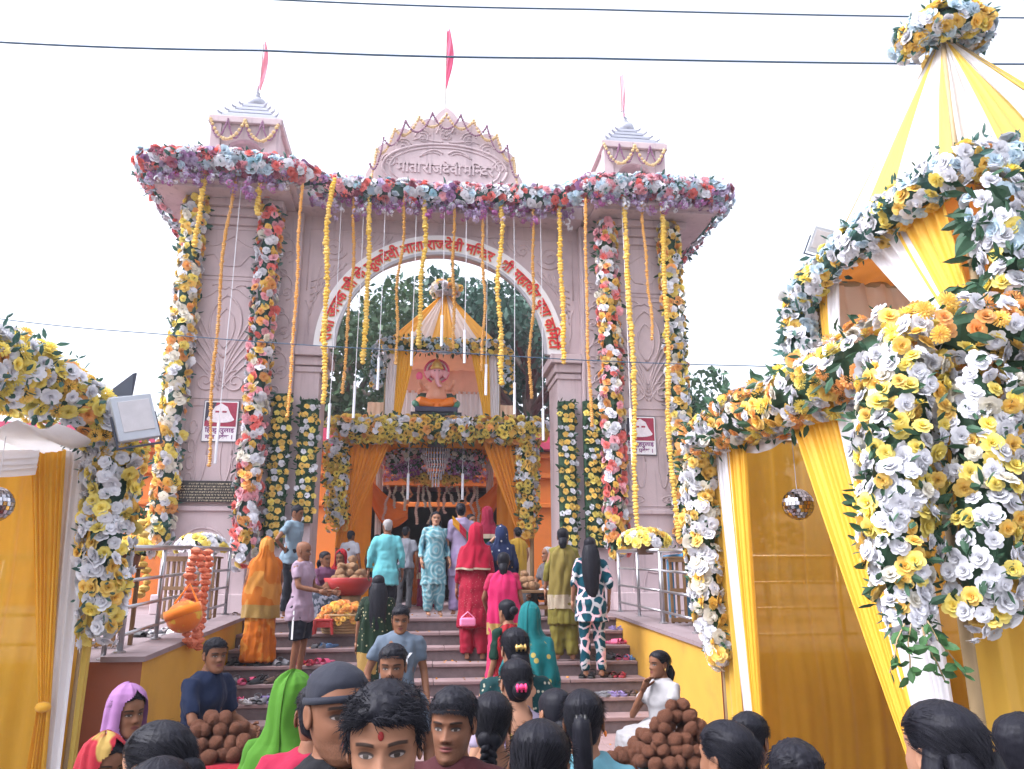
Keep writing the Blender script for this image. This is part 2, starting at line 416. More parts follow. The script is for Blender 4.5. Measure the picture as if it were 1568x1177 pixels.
for s in (-1, 1):
    xa, xb = sorted((GX+s*3.05, GX+s*4.35)); pc = (xa+xb)/2
    p = MB().bbox(xa, xb, 13.0, 14.7, 1.45, 8.55).build('pillar', STONE, gate, bevel=.012)
    MB().bbox(xa-.07, xb+.07, 12.93, 14.77, 1.451, 1.75).build('plinth', STONE, p, bevel=.015)
    MB().bbox(xa-.05, xb+.05, 12.95, 14.75, 3.04, 3.12).build('ledge', STONE, p, bevel=.015)
    for z0, z1, d in ((8.05, 8.2, .05), (8.2, 8.36, .11), (8.36, 8.5, .19)):
        MB().bbox(xa-d, xb+d, 13.0-d, 14.7+d, z0+.002, z1).build('moulding', STONE, p, bevel=.02)
    fy = 12.998; m = MB()
    # framed panels
    for z0, z1, w in ((3.18, 4.78, .50), (4.9, 7.02, .56), (7.1, 7.98, .56)):
        relief(m, [(pc-w,z0),(pc+w,z0),(pc+w,z1),(pc-w,z1),(pc-w,z0)], fy, .014)
    m.build('panel_frame', STONE, p, smooth=True)
    for q in (-1, 1):                        # mirrored carving, one object each side
        m = MB()
        relief(m, bez((pc,6.75),(pc+q*.34,6.55),(pc+q*.36,6.0),(pc,5.62)), fy, .024)
        relief(m, bez((pc,6.5),(pc+q*.2,6.35),(pc+q*.2,6.0),(pc,5.78)), fy, .018)
        for i in range(5):
            h = .16*i
            relief(m, bez((pc+q*.02,5.05+h*.45),(pc+q*.16,5.3+h),(pc+q*.34,5.45+h),(pc+q*(.50-.02*i),5.62+h*1.1)), fy, .02)
        relief(m, spiral(pc+q*.24, 5.2, .2, 1.6, 90, q), fy, .022)
        relief(m, bez((pc+q*.05,6.85),(pc+q*.2,6.95),(pc+q*.3,6.6),(pc+q*.5,6.72)), fy, .02)
        relief(m, bez((pc,6.9),(pc+q*.12,6.78),(pc+q*.1,7.0),(pc+q*.28,6.92)), fy, .018)
        relief(m, [(pc, 7.28),(pc+q*.16,7.30),(pc+q*.30,7.5),(pc+q*.55,7.44)], fy, .016)
        relief(m, bez((pc,7.85),(pc+q*.2,7.72),(pc+q*.32,7.55),(pc+q*.5,7.75)), fy, .014)
        for zc in (3.55, 3.82, 4.1, 4.42):
            relief(m, arc(pc+q*.36, zc, .055, .11, 0, 360, 16), fy, .014)
        for zc in (3.95,):
            relief(m, arc(pc+q*.2, zc, .09, .45, 0, 360, 24), fy, .014)
        relief(m, arc(pc+q*.3, 3.3, .14, .06, 0, 360, 16), fy, .014); relief(m, arc(pc+q*.3, 3.3, .05, .03, 0, 360, 12), fy, .014)
        m.build('carved_relief', STONE, p, smooth=True, kind='stuff')
    m = MB()                                 # elephant outline in the foot panel
    e = lambda pts: relief(m, [(pc+s*x*.95, 1.62+z*1.15) for x, z in pts], 12.998, .022)
    e(bez((-.42,.05),(-.44,.5),(-.40,1.0),(0,1.0))); e(bez((0,1.0),(.2,1.02),(.36,.95),(.42,.7))); e(bez((.42,.7),(.5,.45),(.46,.25),(.52,.08)))
    e(bez((-.42,.05),(-.25,.0),(-.25,.25),(-.18,.42))); e(bez((-.18,.42),(.0,.36),(.1,.4),(.14,.42))); e(bez((.14,.42),(.12,.2),(.14,.05),(.3,.05))); e(bez((.3,.05),(.32,.3),(.3,.4),(.36,.5)))
    e(bez((.1,.88),(.3,.8),(.28,.5),(.12,.58))); e(arc(.33,.72,.025,.02,0,360,8))
    m.build('elephant_relief', STONE, p, smooth=True)
    # carved strip beside the arch and jamb with capital
    xc, xd = sorted((GX+s*2.56, GX+s*3.05))
    st = MB().bbox(xc, xd-.001 if s < 0 else xd, 13.22, 14.5, 1.45, 8.5).build('pilaster', STONE, gate, bevel=.01)
    m = MB(); c = (xc+xd)/2
    for i in range(9):
        z = 4.95 + i*.36; q = 1 if i % 2 else -1
        relief(m, spiral(c+q*.04, z+.16, .13, 1.3, -90, q), 13.218, .016)
        relief(m, bez((c-q*.13,z-.05),(c-q*.1,z+.2),(c+q*.1,z+.1),(c+q*.14,z+.32)), 13.218, .014)
    relief(m, [(xc+.05,4.75),(xc+.05,8.3)], 13.218, .012); relief(m, [(xd-.05,4.75),(xd-.05,8.3)], 13.218, .012)
    m.build('carved_relief', STONE, st, smooth=True, kind='stuff')
    xe, xf = sorted((GX+s*2.12, GX+s*2.56))
    jb = MB().bbox(xe, xf-.001 if s < 0 else xf, 13.36, 14.3, 1.45, 5.62).build('jamb', STONE, gate, bevel=.01)
    for z0, z1, d in ((5.50, 5.60, .03), (5.62, 5.78, .06), (5.78, 5.95, .14)):
        MB().bbox(xe-d, xf-.003, 13.36-d, 14.3, z0+.001, z1).build('capital', STONE, jb, bevel=.012) if s > 0 else MB().bbox(xe+.003, xf+d, 13.36-d, 14.3, z0+.001, z1).build('capital', STONE, jb, bevel=.012)
# wall over the arch
SPR, RI, RO = 5.95, 1.90, 2.26
def ringwall(mb, r0, outer, y0, y1, n=72, mi=0):
    A = [math.pi*i/n for i in range(n+1)]
    I = [(GX+r0*math.cos(a), SPR+r0*math.sin(a)) for a in A]; O = [outer(a) for a in A]
    k = n+1; V = [(x,y0,z) for x,z in I]+[(x,y0,z) for x,z in O]+[(x,y1,z) for x,z in I]+[(x,y1,z) for x,z in O]
    F = []
    for i in range(n):
        F += [(i,i+1,k+i+1,k+i),(2*k+i,3*k+i,3*k+i+1,2*k+i+1),(i,2*k+i,2*k+i+1,i+1),(k+i,k+i+1,3*k+i+1,3*k+i)]
    F += [(0,k,3*k,2*k),(n,2*k+n,3*k+n,k+n)]
    mb.add(V, F, mi)
def rect_out(a, w=2.56, top=8.52):
    c, s_ = math.cos(a), math.sin(a); t = min(w/abs(c) if abs(c) > 1e-6 else 1e9, (top-SPR)/s_ if s_ > 1e-6 else 1e9)
    return (GX+c*t, SPR+s_*t)
def scallop(a):
    r = 2.30 + .075*abs(math.sin(a*11)); return (GX+r*math.cos(a), SPR+r*math.sin(a))
m = MB(); ringwall(m, 2.2, rect_out, 13.40, 14.25); wall = m.build('arch_wall', STONE, gate)
m = MB(); ringwall(m, 2.2, lambda a: (GX+2.58*math.cos(a), SPR+2.56*math.sin(a)) if False else scallop(a), 13.375, 13.45); m.build('scalloped_edge', STONE, wall)
for q in (-1, 1):                            # corners between arch and frame
    m = MB(); y = 13.398
    relief(m, [(GX+q*.25,8.25),(GX+q*2.45,8.25),(GX+q*2.45,7.05)], y, .016)
    relief(m, spiral(GX+q*2.02, 7.9, .26, 1.9, 200, q), y, .024); relief(m, spiral(GX+q*1.5, 8.02, .15, 1.5, 0, q), y, .02)
    for i in range(6):
        relief(m, bez((GX+q*(1.66+.11*i),7.62-.02*i),(GX+q*(1.8+.1*i),7.5-.08*i),(GX+q*(2.05+.05*i),7.35-.12*i),(GX+q*2.38,7.22-.13*i)), y, .018)
    for i in range(4):
        relief(m, bez((GX+q*(.95+.12*i),8.18),(GX+q*(1.0+.12*i),8.05),(GX+q*(1.15+.1*i),7.98),(GX+q*(1.28+.08*i),7.9)), y, .015)
    relief(m, bez((GX+q*2.3,6.15),(GX+q*2.5,6.4),(GX+q*2.3,6.6),(GX+q*2.45,6.85)), y, .018)
    m.build('carved_relief', STONE, wall, smooth=True, kind='stuff')
m = MB(); ringwall(m, RI, lambda a: (GX+RO*math.cos(a), SPR+RO*math.sin(a)), 13.30, 13.395); band = m.build('arch_band', WHITE, gate)
bandtrim = plain('grey_trim', (.42,.42,.46), .5)
m = MB(); ringwall(m, RI-.03, lambda a: (GX+(RI+.025)*math.cos(a), SPR+(RI+.025)*math.sin(a)), 13.285, 13.36); m.build('inner_rim', bandtrim, band)
RED = plain('red_letter_paint', (.62, .02, .035), .45, var=.1); YEL = plain('yellow_letter_edge', (.85, .62, .18), .5, var=.08)
W_ARCH = [list('राजा'), list('जनक'), list('जी'), list('के'), list('कुलदेवी'), list('माता'), list('राजदेवी'), ['म','ि','hन','द','र'], [' '], ['rश','ी'], list('महावीर'), list('युवा'), ['क','ि','म','ट','ी']]
lay, tot = typeset(W_ARCH, .022, .012, .26); lay2, _ = typeset(W_ARCH, .05, .006, .26)
a_start, a_end, Rb, kz = R(177), R(3), 1.975, .275
def on_arc(V, dy):
    a = a_start + (a_end-a_start)*(V[:,0]/tot); r = Rb + V[:,1]*kz
    return np.stack([GX+r*np.cos(a), 13.29-dy-V[:,2]*.5, SPR+r*np.sin(a)], 1)
for (items, pen, w), (items2, _, _) in zip(lay, lay2):
    if not items: continue
    o = None
    for its, mt, dy, nm in ((items, RED, .012, 'lettering'), (items2, YEL, .003, 'letter_edge')):
        mb = MB()
        for V, F in its: mb.add(on_arc(V + [pen, 0, 0], dy), F)
        o = mb.build(nm, mt, band if nm == 'lettering' else o, loc=None)
# cornice
m = MB().bbox(GX-2.6, GX+2.6, 12.98, 14.9, 8.505, 8.9); cor = m.build('cornice', STONE, gate, bevel=.02)
for s in (-1, 1):
    xa, xb = sorted((GX+s*2.602, GX+s*5.05))
    e = MB().bbox(xa, xb, 12.35, 15.3, 8.56, 8.92).build('cornice', STONE, gate, bevel=.02)
    MB().bbox(xa+.1, xb-.1, 12.47, 15.2, 8.505, 8.558).build('soffit_panel', STONE, e)
# pediment with oval name plate
out = []
nl = 9
for i in range(nl*10+1):
    t = i/(nl*10); a = math.pi*(1-t)
    lobe = abs(math.sin(math.pi*nl*t))**.6
    rx, rz = 1.40+.12*lobe, 1.62+.14*lobe
    z = 8.9 + rz*math.sin(a)**.85 + (.22*max(0, 1-abs(t-.5)/.09))
    out.append((GX+rx*math.cos(a), z))
ped = MB().prism(out, 13.22, 13.62).build('pediment', STONE, gate)
m = MB()
for k, (ox, oz, r) in enumerate(((1.18,.52,.03),(1.05,.45,.022))):
    relief(m, arc(GX, 9.55, ox, oz, 0, 360, 48), 13.218, r)
m.build('oval_frame', STONE, ped, smooth=True)
for i in range(40):                          # beads between the two ovals
    a = 2*math.pi*i/40
for q in (-1, 1):
    m = MB(); y = 13.218
    for i in range(4):
        t = .16+.11*i; a = math.pi*(1-t) if q < 0 else math.pi*t
        cx, cz = GX+1.2*math.cos(a), 8.9+1.36*math.sin(a)**.85
        relief(m, spiral(cx, cz, .12, 1.4, 60, q), y, .018); relief(m, arc(cx, cz, .15, .17, 20, 170), y, .014)
    relief(m, bez((GX,10.72),(GX+q*.18,10.55),(GX+q*.22,10.4),(GX,10.25)), y, .022)
    relief(m, bez((GX+q*.05,10.12),(GX+q*.3,10.1),(GX+q*.5,10.22),(GX+q*.62,10.12)), y, .02)
    relief(m, bez((GX+q*.05,9.86),(GX+q*.15,9.98),(GX+q*.3,9.95),(GX+q*.45,9.82)), y, .024); relief(m, bez((GX+q*.12,9.84),(GX+q*.22,9.92),(GX+q*.32,9.88),(GX+q*.5,9.78)), y, .018)
    relief(m, bez((GX+q*.05,9.24),(GX+q*.3,9.14),(GX+q*.4,9.3),(GX+q*.62,9.26)), y, .022)
    m.build('carved_relief', STONE, ped, smooth=True, kind='stuff')
W_PED = [list('माता'), list('राजदेवी'), ['म','ि','hन','द','र']]
lay, tot = typeset(W_PED, .02, .09, .12)
for items, pen, w in lay:
    mb = MB(); k = 1.84/tot
    for V, F in items: mb.add(np.stack([GX-.92+(V[:,0]+pen)*k, 13.215-V[:,2]*.22, 9.44+V[:,1]*k*1.15], 1), F)
    mb.build('lettering', STONE, ped)
# roof turrets
SILVER = plain('silver_paint', (.46,.47,.53), .42, metal=.25, var=.12, vscale=8)
for s in (-1, 1):
    tx, ty = GX+s*3.84, 14.25; hw = .64
    tr = thing('turret', None, None, (tx, ty, 8.92)); tr.parent = gate; tr.location = Vector((tx, ty, 8.92)) - gate.location
    def tb(mb, nm, mt, **k): return mb.build(nm, mt, tr, **k)
    for (dx, dy) in ((-1,-1),(1,-1),(-1,1),(1,1)):
        tb(MB().box((tx+dx*(hw-.1), ty+dy*(hw-.1), 9.7), (.2,.2,1.56)), 'corner_post', STONE, bevel=.01)
    for ang in (0, 1, 2, 3):                 # arched panel between the posts
        mm = MB(); n = 20; Rr = hw-.205
        A = [math.pi*i/n for i in range(n+1)]
        I = [(Rr*.9*math.cos(a), 9.78+Rr*.9*math.sin(a)) for a in A]
        O = [(max(-Rr,min(Rr, 9*math.cos(a)*Rr)) if abs(math.cos(a))>.12 else Rr*math.cos(a)*8, 10.476) if 2 < i < n-2 else (Rr*(1 if i<=2 else -1), 9.78+.35*(i if i<=2 else n-i)) for i, a in enumerate(A)]
        M4 = Matrix.Translation((tx,ty,0)) @ Matrix.Rotation(ang*math.pi/2, 4, 'Z')
        k = n+1; V = [M4 @ Vector((x,-hw+.03,z)) for x,z in I+O]+[M4 @ Vector((x,-hw+.15,z)) for x,z in I+O]
        F = []
        for i in range(n): F += [(i,i+1,k+i+1,k+i),(2*k+i,3*k+i,3*k+i+1,2*k+i+1),(i,2*k+i,2*k+i+1,i+1)]
        mm.add(V, F); tb(mm, 'arched_panel', STONE)
    tb(MB().box((tx,ty,10.55),(2*hw+.1,2*hw+.1,.14)), 'roof_slab', STONE, bevel=.015)
    tb(MB().box((tx,ty,10.64),(2*hw+.02,2*hw+.02,.04)), 'slab_edge', SILVER)
    for i in range(4):
        w = .52-.10*i; z = 10.66+.14*i
        ti = tb(MB().box((tx,ty,z+.04),(2*w-.06,2*w-.06,.08)).box((tx,ty,z+.11),(2*w,2*w,.06)), 'roof_tier', SILVER, bevel=.006)
        for sx in (-1,1):
            MB().tube([(tx+sx*w,ty-w,z+.11),(tx+sx*(w+.05),ty-w-.03,z+.14),(tx+sx*(w+.06),ty-w-.04,z+.2)],[.03,.022,.006],6).build('upturned_corner', SILVER, ti)
    tb(MB().lathe([(.16,11.22),(.2,11.27),(.215,11.33),(.19,11.41),(.1,11.46),(.06,11.48),(.09,11.52),(.05,11.56),(.07,11.6),(.03,11.66),(.035,11.72),(.015,11.8)],20,(tx,ty,0)), 'dome_finial', SILVER, smooth=True)
gl = plain('glossy_black_plaque', (.025,.02,.02), .3, var=.2); gold = plain('plaque_lettering', (.55,.47,.33), .5)
# black stone notice with rows of tiny engraved lettering on the left pillar
pl = thing('stone_plaque', 'black stone plaque with rows of tiny pale lettering on gateway pillar', 'plaque', (-3.27, 12.94, 3.2))
MB().bbox(-3.86, -2.74, 12.905, 12.948, 3.18, 3.52).build('slab', gl, pl, bevel=.006)
for r_ in range(7):
    m = MB(); z = 3.49-.045*r_; x = -3.80 + (.12 if r_ in (0,6) else 0); xe = -2.80 - (.12 if r_ in (0,6) else 0)
    while x < xe:
        w = random.uniform(.008,.05); m.box((x+w/2,12.903,z-.012),(w,.004,.005))
        for _ in range(max(1,int(w/.011))): m.box((x+random.uniform(0,w),12.9028,z-.022),(.005,.004,.018))
        x += w+random.uniform(.008,.016)
    m.build('lettering_row', gold, pl, kind='stuff')
# two printed posters on the pillars
paper = plain('poster_paper', (.80,.78,.80), .5, var=.03)
pr, pw, pk = plain('poster_crimson', (.34,.03,.07), .5, var=.5, vscale=16), plain('poster_white_figure', (.74,.68,.72), .5, var=.25, vscale=30), plain('poster_dark', (.05,.045,.07), .5, var=.3)
pt = plain('poster_violet_ink', (.22,.05,.20), .5, var=.05)
W_P1 = [['ह','hन','ि','द','ु','ह','र','ु','ल','ा','ई']]; W_P1 = [['ि','ह','hन','द','ु','ह','र','ु','ल','ा','ई']]
W_P2 = [['म','ा','rत'], ['rप','व','े','श'], ['।']]
for cxp, czp, lab in ((at(338,645,12.99).x, at(338,645,12.99).z, 'printed notice poster on gateway pillar above the black plaque'), (at(980,667,12.99).x, at(980,667,12.99).z, 'printed notice poster on the gateway pillar without a plaque')):
    w, h = .27, .335
    po = thing('poster', lab, 'poster', (cxp, 12.98, czp), 'notice posters on the gateway')
    MB().bbox(cxp-w-.012, cxp+w+.012, 12.968, 12.994, czp-h-.012, czp+h+.012).build('frame', plain('poster_frame',(.16,.16,.19),.4), po)
    MB().bbox(cxp-w, cxp+w, 12.962, 12.967, czp-h, czp+h).build('sheet', paper, po)
    MB().bbox(cxp-w+.02, cxp+w-.02, 12.958, 12.961, czp-.09, czp+h-.02).build('picture_ground', pr, po)
    m = MB().prism([(cxp-w+.02,czp-.02),(cxp-w+.02,czp+h-.02),(cxp-.08,czp+h-.02),(cxp-.15,czp+.1)], 12.9555, 12.957); m.build('picture_shade', pk, po)
    f = [(cxp+.22*math.cos(R(a)), czp+.03+.06*math.sin(R(a))) for a in range(180,361,20)] + [(cxp+.15,czp+.13),(cxp+.1,czp+.24),(cxp,czp+.3),(cxp-.1,czp+.24),(cxp-.16,czp+.13)]
    MB().prism(f, 12.952, 12.955).build('picture_figure', pw, po)
    MB().bbox(cxp-.09, cxp-.02, 12.949, 12.951, czp+.14, czp+.17).bbox(cxp+.02, cxp+.09, 12.949, 12.951, czp+.14, czp+.17).build('picture_detail', pr, po)
    for W_, z0, ww in ((W_P1, czp-.185, .46), (W_P2, czp-.30, .44)):
        lay, tot = typeset(W_, .03, .0, .3); k = ww/tot
        for items, pen, _ in lay:
            mb = MB()
            for V, F in items: mb.add(np.stack([cxp-ww/2+(V[:,0]+pen)*k, V[:,0]*0+12.959, z0+V[:,1]*min(k*1.3,.10)], 1), F)
            mb.build('lettering', pt, po)

# ------------------------------------------------------------------ flags
pole_m = plain('flag_pole', (.42,.40,.36), .45, metal=.3)
def flag(px0, py0, px1, py1, Y, zb, col, label, w=.24):
    t = at(px0, py0, Y); b = at(px1, py1, Y); x = t.x
    f = thing('flag', label, 'flag', (x, Y, zb), 'flags on top of the gateway')
    MB().tube([(x,Y,zb),(x,Y,t.z-.12)], .016, 8).build('pole', pole_m, f)
    L = t.z - b.z
    def fn(u, v):
        ww = w*(.25+.75*math.sin(math.pi*min(1,v*.9+.05)))
        return (x+.01+ww*u*(.75+.25*math.cos(3*v)), Y+.07*math.sin(6*u+5*v)+.03*math.sin(11*v), t.z - L*v - .25*u*(1-v)*L*.3)
    MB().grid(fn, 10, 24).build('cloth', cloth(f'flag_cloth_{px0}', col, .7, transl=.45, weave=False), f, smooth=True)
flag(404, 60, 406, 138, 14.25, 11.78, (.80,.34,.42), 'pale pink flag hanging on the turret over the notice plaque', .13)
flag(684, 42, 690, 135, 13.4, 10.8, (.74,.14,.26), 'red flag on the pole at the peak of the pediment', .18)
flag(949, 112, 955, 182, 14.25, 11.78, (.82,.48,.55), 'faded pink flag hanging on the turret nearer the pyramid tent', .13)

# ------------------------------------------------------------------ temple building behind the gateway
torange = plain('orange_temple_paint', (.72,.20,.035), .7, var=.12, vscale=1.5, bstr=.2, bscale=20, dirt=(.45,.12,.04), dscale=.8, damt=.5)
tpink = plain('magenta_roof_band', (.50,.06,.13), .6, var=.1); dark = plain('dark_interior', (.12,.09,.08), .8)
tem = thing('temple_building', 'orange temple hall with magenta roof edge behind the gateway', 'building', (0, 19.5, 1.45))
tw = lambda *a: MB().bbox(*a)
for xa, xb in ((-11,-4.35),(-3.15,-1.7),(2.4,4.15),(5.4,6.6)):
    tw(xa, xb, 19.5, 19.9, 1.45, 5.2).build('wall', torange, tem)
tw(-1.7, 2.4, 19.5, 19.9, 4.3, 5.2).build('wall', torange, tem)
for xa, xb in ((-4.35,-3.15),(4.15,5.4)):
    tw(xa, xb, 19.5, 19.9, 3.6, 5.2).build('wall', torange, tem); 
    tw(xa, xb, 19.5, 19.9, 1.45, 1.95).build('wall', torange, tem)
    sh = tw(xa+.04, xb-.04, 19.62, 19.66, 1.95, 3.6).build('window', plain('grey_shutter',(.16,.16,.18),.5), tem)
    for i in range(16): tw(xa+.05, xb-.05, 19.59, 19.625, 1.99+.1*i, 2.06+.1*i).build('slat', plain('grey_shutter',(.16,.16,.18),.5), sh)
for z, d in ((3.75,.1),(4.5,.14),(5.0,.2)): tw(-11.1, 6.7, 19.5-d, 19.498, z, z+.12).build('moulding', torange, tem, bevel=.02)
tw(-11.3, 6.9, 19.1, 30, 5.2, 5.36).build('roof', tpink, tem); tw(-11.2, 6.8, 19.2, 19.3, 5.36, 5.66).build('parapet', tpink, tem)
for xa, xb, ya, yb in ((-11,-10.8,19.9,30),(6.4,6.6,19.9,30),(-11,6.6,29.8,30)): tw(xa, xb, ya, yb, 1.45, 5.2).build('wall', torange, tem)
tw(-10.9, 6.5, 19.9, 29.8, 1.35, 1.44).build('floor', dark, tem)
tw(-3.5, -3.3, 20.5, 29, 1.45, 5.19).build('inner_wall', dark, tem); tw(4.2, 4.4, 20.5, 29, 1.45, 5.19).build('inner_wall', dark, tem); tw(-3.3, 4.2, 28.7, 29, 1.45, 5.19).build('inner_wall', dark, tem)
MB().bbox(-24, 24, 18.4, 40, 0, 1.40).build('terrace', plat_m, kind='structure')

# ------------------------------------------------------------------ trees
BARK = plain('bark', (.11,.085,.07), .9, var=.35, vscale=6, bstr=.8, bscale=14, bdist=.04)
TL = [leaf_mat('tree_leaf_a', (.040,.085,.035), .4), leaf_mat('tree_leaf_b', (.048,.11,.06), .4), leaf_mat('tree_leaf_c', (.036,.092,.065), .4)]
def tree(label, x, y, h, crown_r, crown_z, nleaf, mi, leaf=.2, trunk=.35, clumps=34, seed=0, zb=0.0, group='trees around the temple', squash=.8):
    rg = np.random.default_rng(seed)
    t = thing('tree', label, 'tree', (x, y, zb), group)
    m = MB(); fork = zb+h*.38
    m.tube([(x,y,zb-.1),(x+.05,y,zb+h*.15),(x-.08,y+.05,fork),(x+.1,y,zb+h*.62),(x,y,zb+h*.85)], [trunk,trunk*.8,trunk*.62,trunk*.4,trunk*.12], 12)
    C = []
    for i in range(clumps):
        d = rg.normal(size=3); d /= np.linalg.norm(d); r = crown_r*(.35+.65*rg.random()**.5)
        c = np.array([x,y,zb+crown_z]) + d*r*np.array([1,1,squash]); C.append((c, crown_r*rg.uniform(.20,.36)))
        if i < 16:
            s0 = np.array([x,y,fork+rg.random()*h*.3]); mid = (s0+c)/2+[0,0,.3*crown_r*rg.random()]
            m.tube([s0,mid,c], [trunk*.28,trunk*.16,trunk*.04], 6)
    m.build('trunk', BARK, t, smooth=True)
    per = nleaf//clumps; V = []; F = []
    for c, cr in C:
        d = rg.normal(size=(per,3)); d /= np.linalg.norm(d,axis=1)[:,None]
        P = c + d*(cr*rg.random(per)**.4)[:,None]*np.array([1,1,.75])
        a = rg.normal(size=(per,3)); a[:,2] -= .3; a /= np.linalg.norm(a,axis=1)[:,None]
        b = np.cross(a, rg.normal(size=(per,3))); b /= np.linalg.norm(b,axis=1)[:,None]
        s = leaf*rg.uniform(.6,1.3,per)[:,None]
        q = np.stack([P-a*s*.5, P+b*s*.3, P+a*s*.6, P-b*s*.3], 1).reshape(-1,3)
        o = len(V); V.extend(q.tolist()); F.extend([(o+4*i,o+4*i+1,o+4*i+2,o+4*i+3) for i in range(per)])
    me = bpy.data.meshes.new('crown'); me.from_pydata(V, [], F); me.materials.append(TL[mi]); me.update()
    o = bpy.data.objects.new('crown', me); COL.objects.link(o); o.parent = t; o.location = -Vector(t.location)
tree('tall dark tree seen through the arch, thick trunk beside the shrine roof', 3.9, 27, 12.5, 4.3, 8.6, 9500, 2, .30, .5, 46, 3, 1.4)
tree('large leafy tree filling the arch on the side of the notice plaque', -2.6, 26.5, 11.5, 4.4, 7.6, 10500, 0, .28, .4, 46, 5, 1.4)
tree('tree behind the shrine roof in the middle of the arch', .8, 31, 14.5, 4.2, 9.6, 8000, 2, .3, .4, 40, 8, 1.4)
tree('bushy tree between the gateway and the flower arch with the mirror ball', 10.2, 26, 7.6, 3.0, 5.4, 7000, 1, .26, .3, 40, 11, 1.4)
tree('small round tree low behind the railing with the blue table', 9.0, 21, 4.6, 1.7, 3.6, 3000, 1, .18, .2, 26, 12, 0)
tree('tree showing above the left edge of the picture far behind', -18.2, 24, 13, 3.0, 10.5, 3500, 2, .28, .35, 30, 14, 0)
tree('low shrub tree behind the fence left of the gateway', -6.4, 16.6, 2.3, .85, 1.5, 2600, 0, .1, .06, 20, 15, 1.44)
# ------------------------------------------------------------------ flower meshes (shared), garlands
def petal_patch(mb, R0, R1, w, z0, z1, ang, curl, nu=2, nv=2, mi=0):
    ca, sa = math.cos(ang), math.sin(ang)
    def fn(u, v):
        r = R0+(R1-R0)*v; ww = w*(.45+.75*math.sin(math.pi*(.15+.7*v)))*(1-.15*v)
        x = r + curl*max(0, v-.6)*.6; y = (u-.5)*2*ww; z = z0+(z1-z0)*v - curl*max(0, v-.55)**1.3*.9 + .10*w*abs(u-.5)*2*(1 if v > .3 else 0)
        x -= .22*w*abs((u-.5)*2)**2
        return (x*ca-y*sa, x*sa+y*ca, z)
    mb.grid(fn, nu, nv, mi)
def make_rose(layers, nu, nv, seed):
    rd = random.Random(seed); mb = MB()
    for (n, R0, R1, w, z0, z1, curl) in layers:
        o = rd.random()*6
        for i in range(n):
            petal_patch(mb, R0, R1*rd.uniform(.92,1.08), w*rd.uniform(.9,1.1), z0, z1*rd.uniform(.9,1.1), o+2*math.pi*i/n+rd.uniform(-.12,.12), curl*rd.uniform(.7,1.3), nu, nv)
    return mb.mesh('rose', PETAL, True)
L_hi = [(3,.02,.16,.16,.15,.62,.0),(4,.05,.34,.26,.10,.62,.12),(5,.08,.62,.40,.05,.52,.35),(6,.1,.98,.52,-.05,.28,.5)]
L_lo = [(3,.02,.28,.26,.1,.62,.05),(4,.06,.62,.46,.05,.52,.3),(5,.1,1.0,.60,-.05,.26,.45)]
ROSE_HI = [make_rose(L_hi, 2, 3, i) for i in range(4)]
ROSE_LO = [make_rose(L_lo, 2, 2, 10+i) for i in range(4)]
def make_pom(n_layers, per, seed, spike=False):
    rd = random.Random(seed); mb = MB()
    for l in range(n_layers):
        el = R(-15+85*l/(n_layers-1)); n = max(3, int(per*math.cos(el)+2)); o = rd.random()*6
        for i in range(n):
            a = o+2*math.pi*i/n; r = rd.uniform(.88,1.08); w = (.16 if not spike else .11)*rd.uniform(.9,1.2)
            d = Vector((math.cos(a)*math.cos(el), math.sin(a)*math.cos(el), math.sin(el)*.8)); t = Vector((-math.sin(a), math.cos(a), 0)); u = d.cross(t)
            b = d*(.35 if spike else .55); e = d*r
            mb.add([b-t*w*.6, b+t*w*.6, e+t*w+u*.03*rd.uniform(-1,1), e*1.04+u*.08, e-t*w], [(0,1,2,3,4)])
    return mb.mesh('marigold', PETAL, False)
POM = [make_pom(5, 11, i) for i in range(3)]; MUM = [make_pom(5, 14, 20+i, True) for i in range(2)]
BUNCH = []
for q in range(3):                           # small cluster of hydrangea-like florets
    mb = MB(); rd = random.Random(q)
    for i in range(16):
        d = Vector((rd.gauss(0,1), rd.gauss(0,1), abs(rd.gauss(0,1))+.1)).normalized(); t = d.orthogonal().normalized(); u = d.cross(t); c = d*.72; r = .33
        for k in range(4):
            a = k*math.pi/2+rd.random(); e = t*math.cos(a)+u*math.sin(a); f = d.cross(e)
            mb.add([c, c+e*r*.6+f*r*.4+d*.08, c+e*r+d*.05, c+e*r*.6-f*r*.4+d*.08], [(0,1,2,3)])
    BUNCH.append(mb.mesh('floret', PETAL, False))
W_ = (.78,.78,.83); CR = (.85,.80,.68); Y_ = (.88,.56,.03); LY = (.92,.74,.08); O_ = (.86,.36,.02); CO = (.82,.10,.07); PK = (.86,.36,.42); BL = (.32,.60,.70); LB = (.55,.70,.80)
PU = (.27,.07,.28); MG = (.40,.03,.30); MA = (.36,.02,.09); LV = (.52,.40,.62)
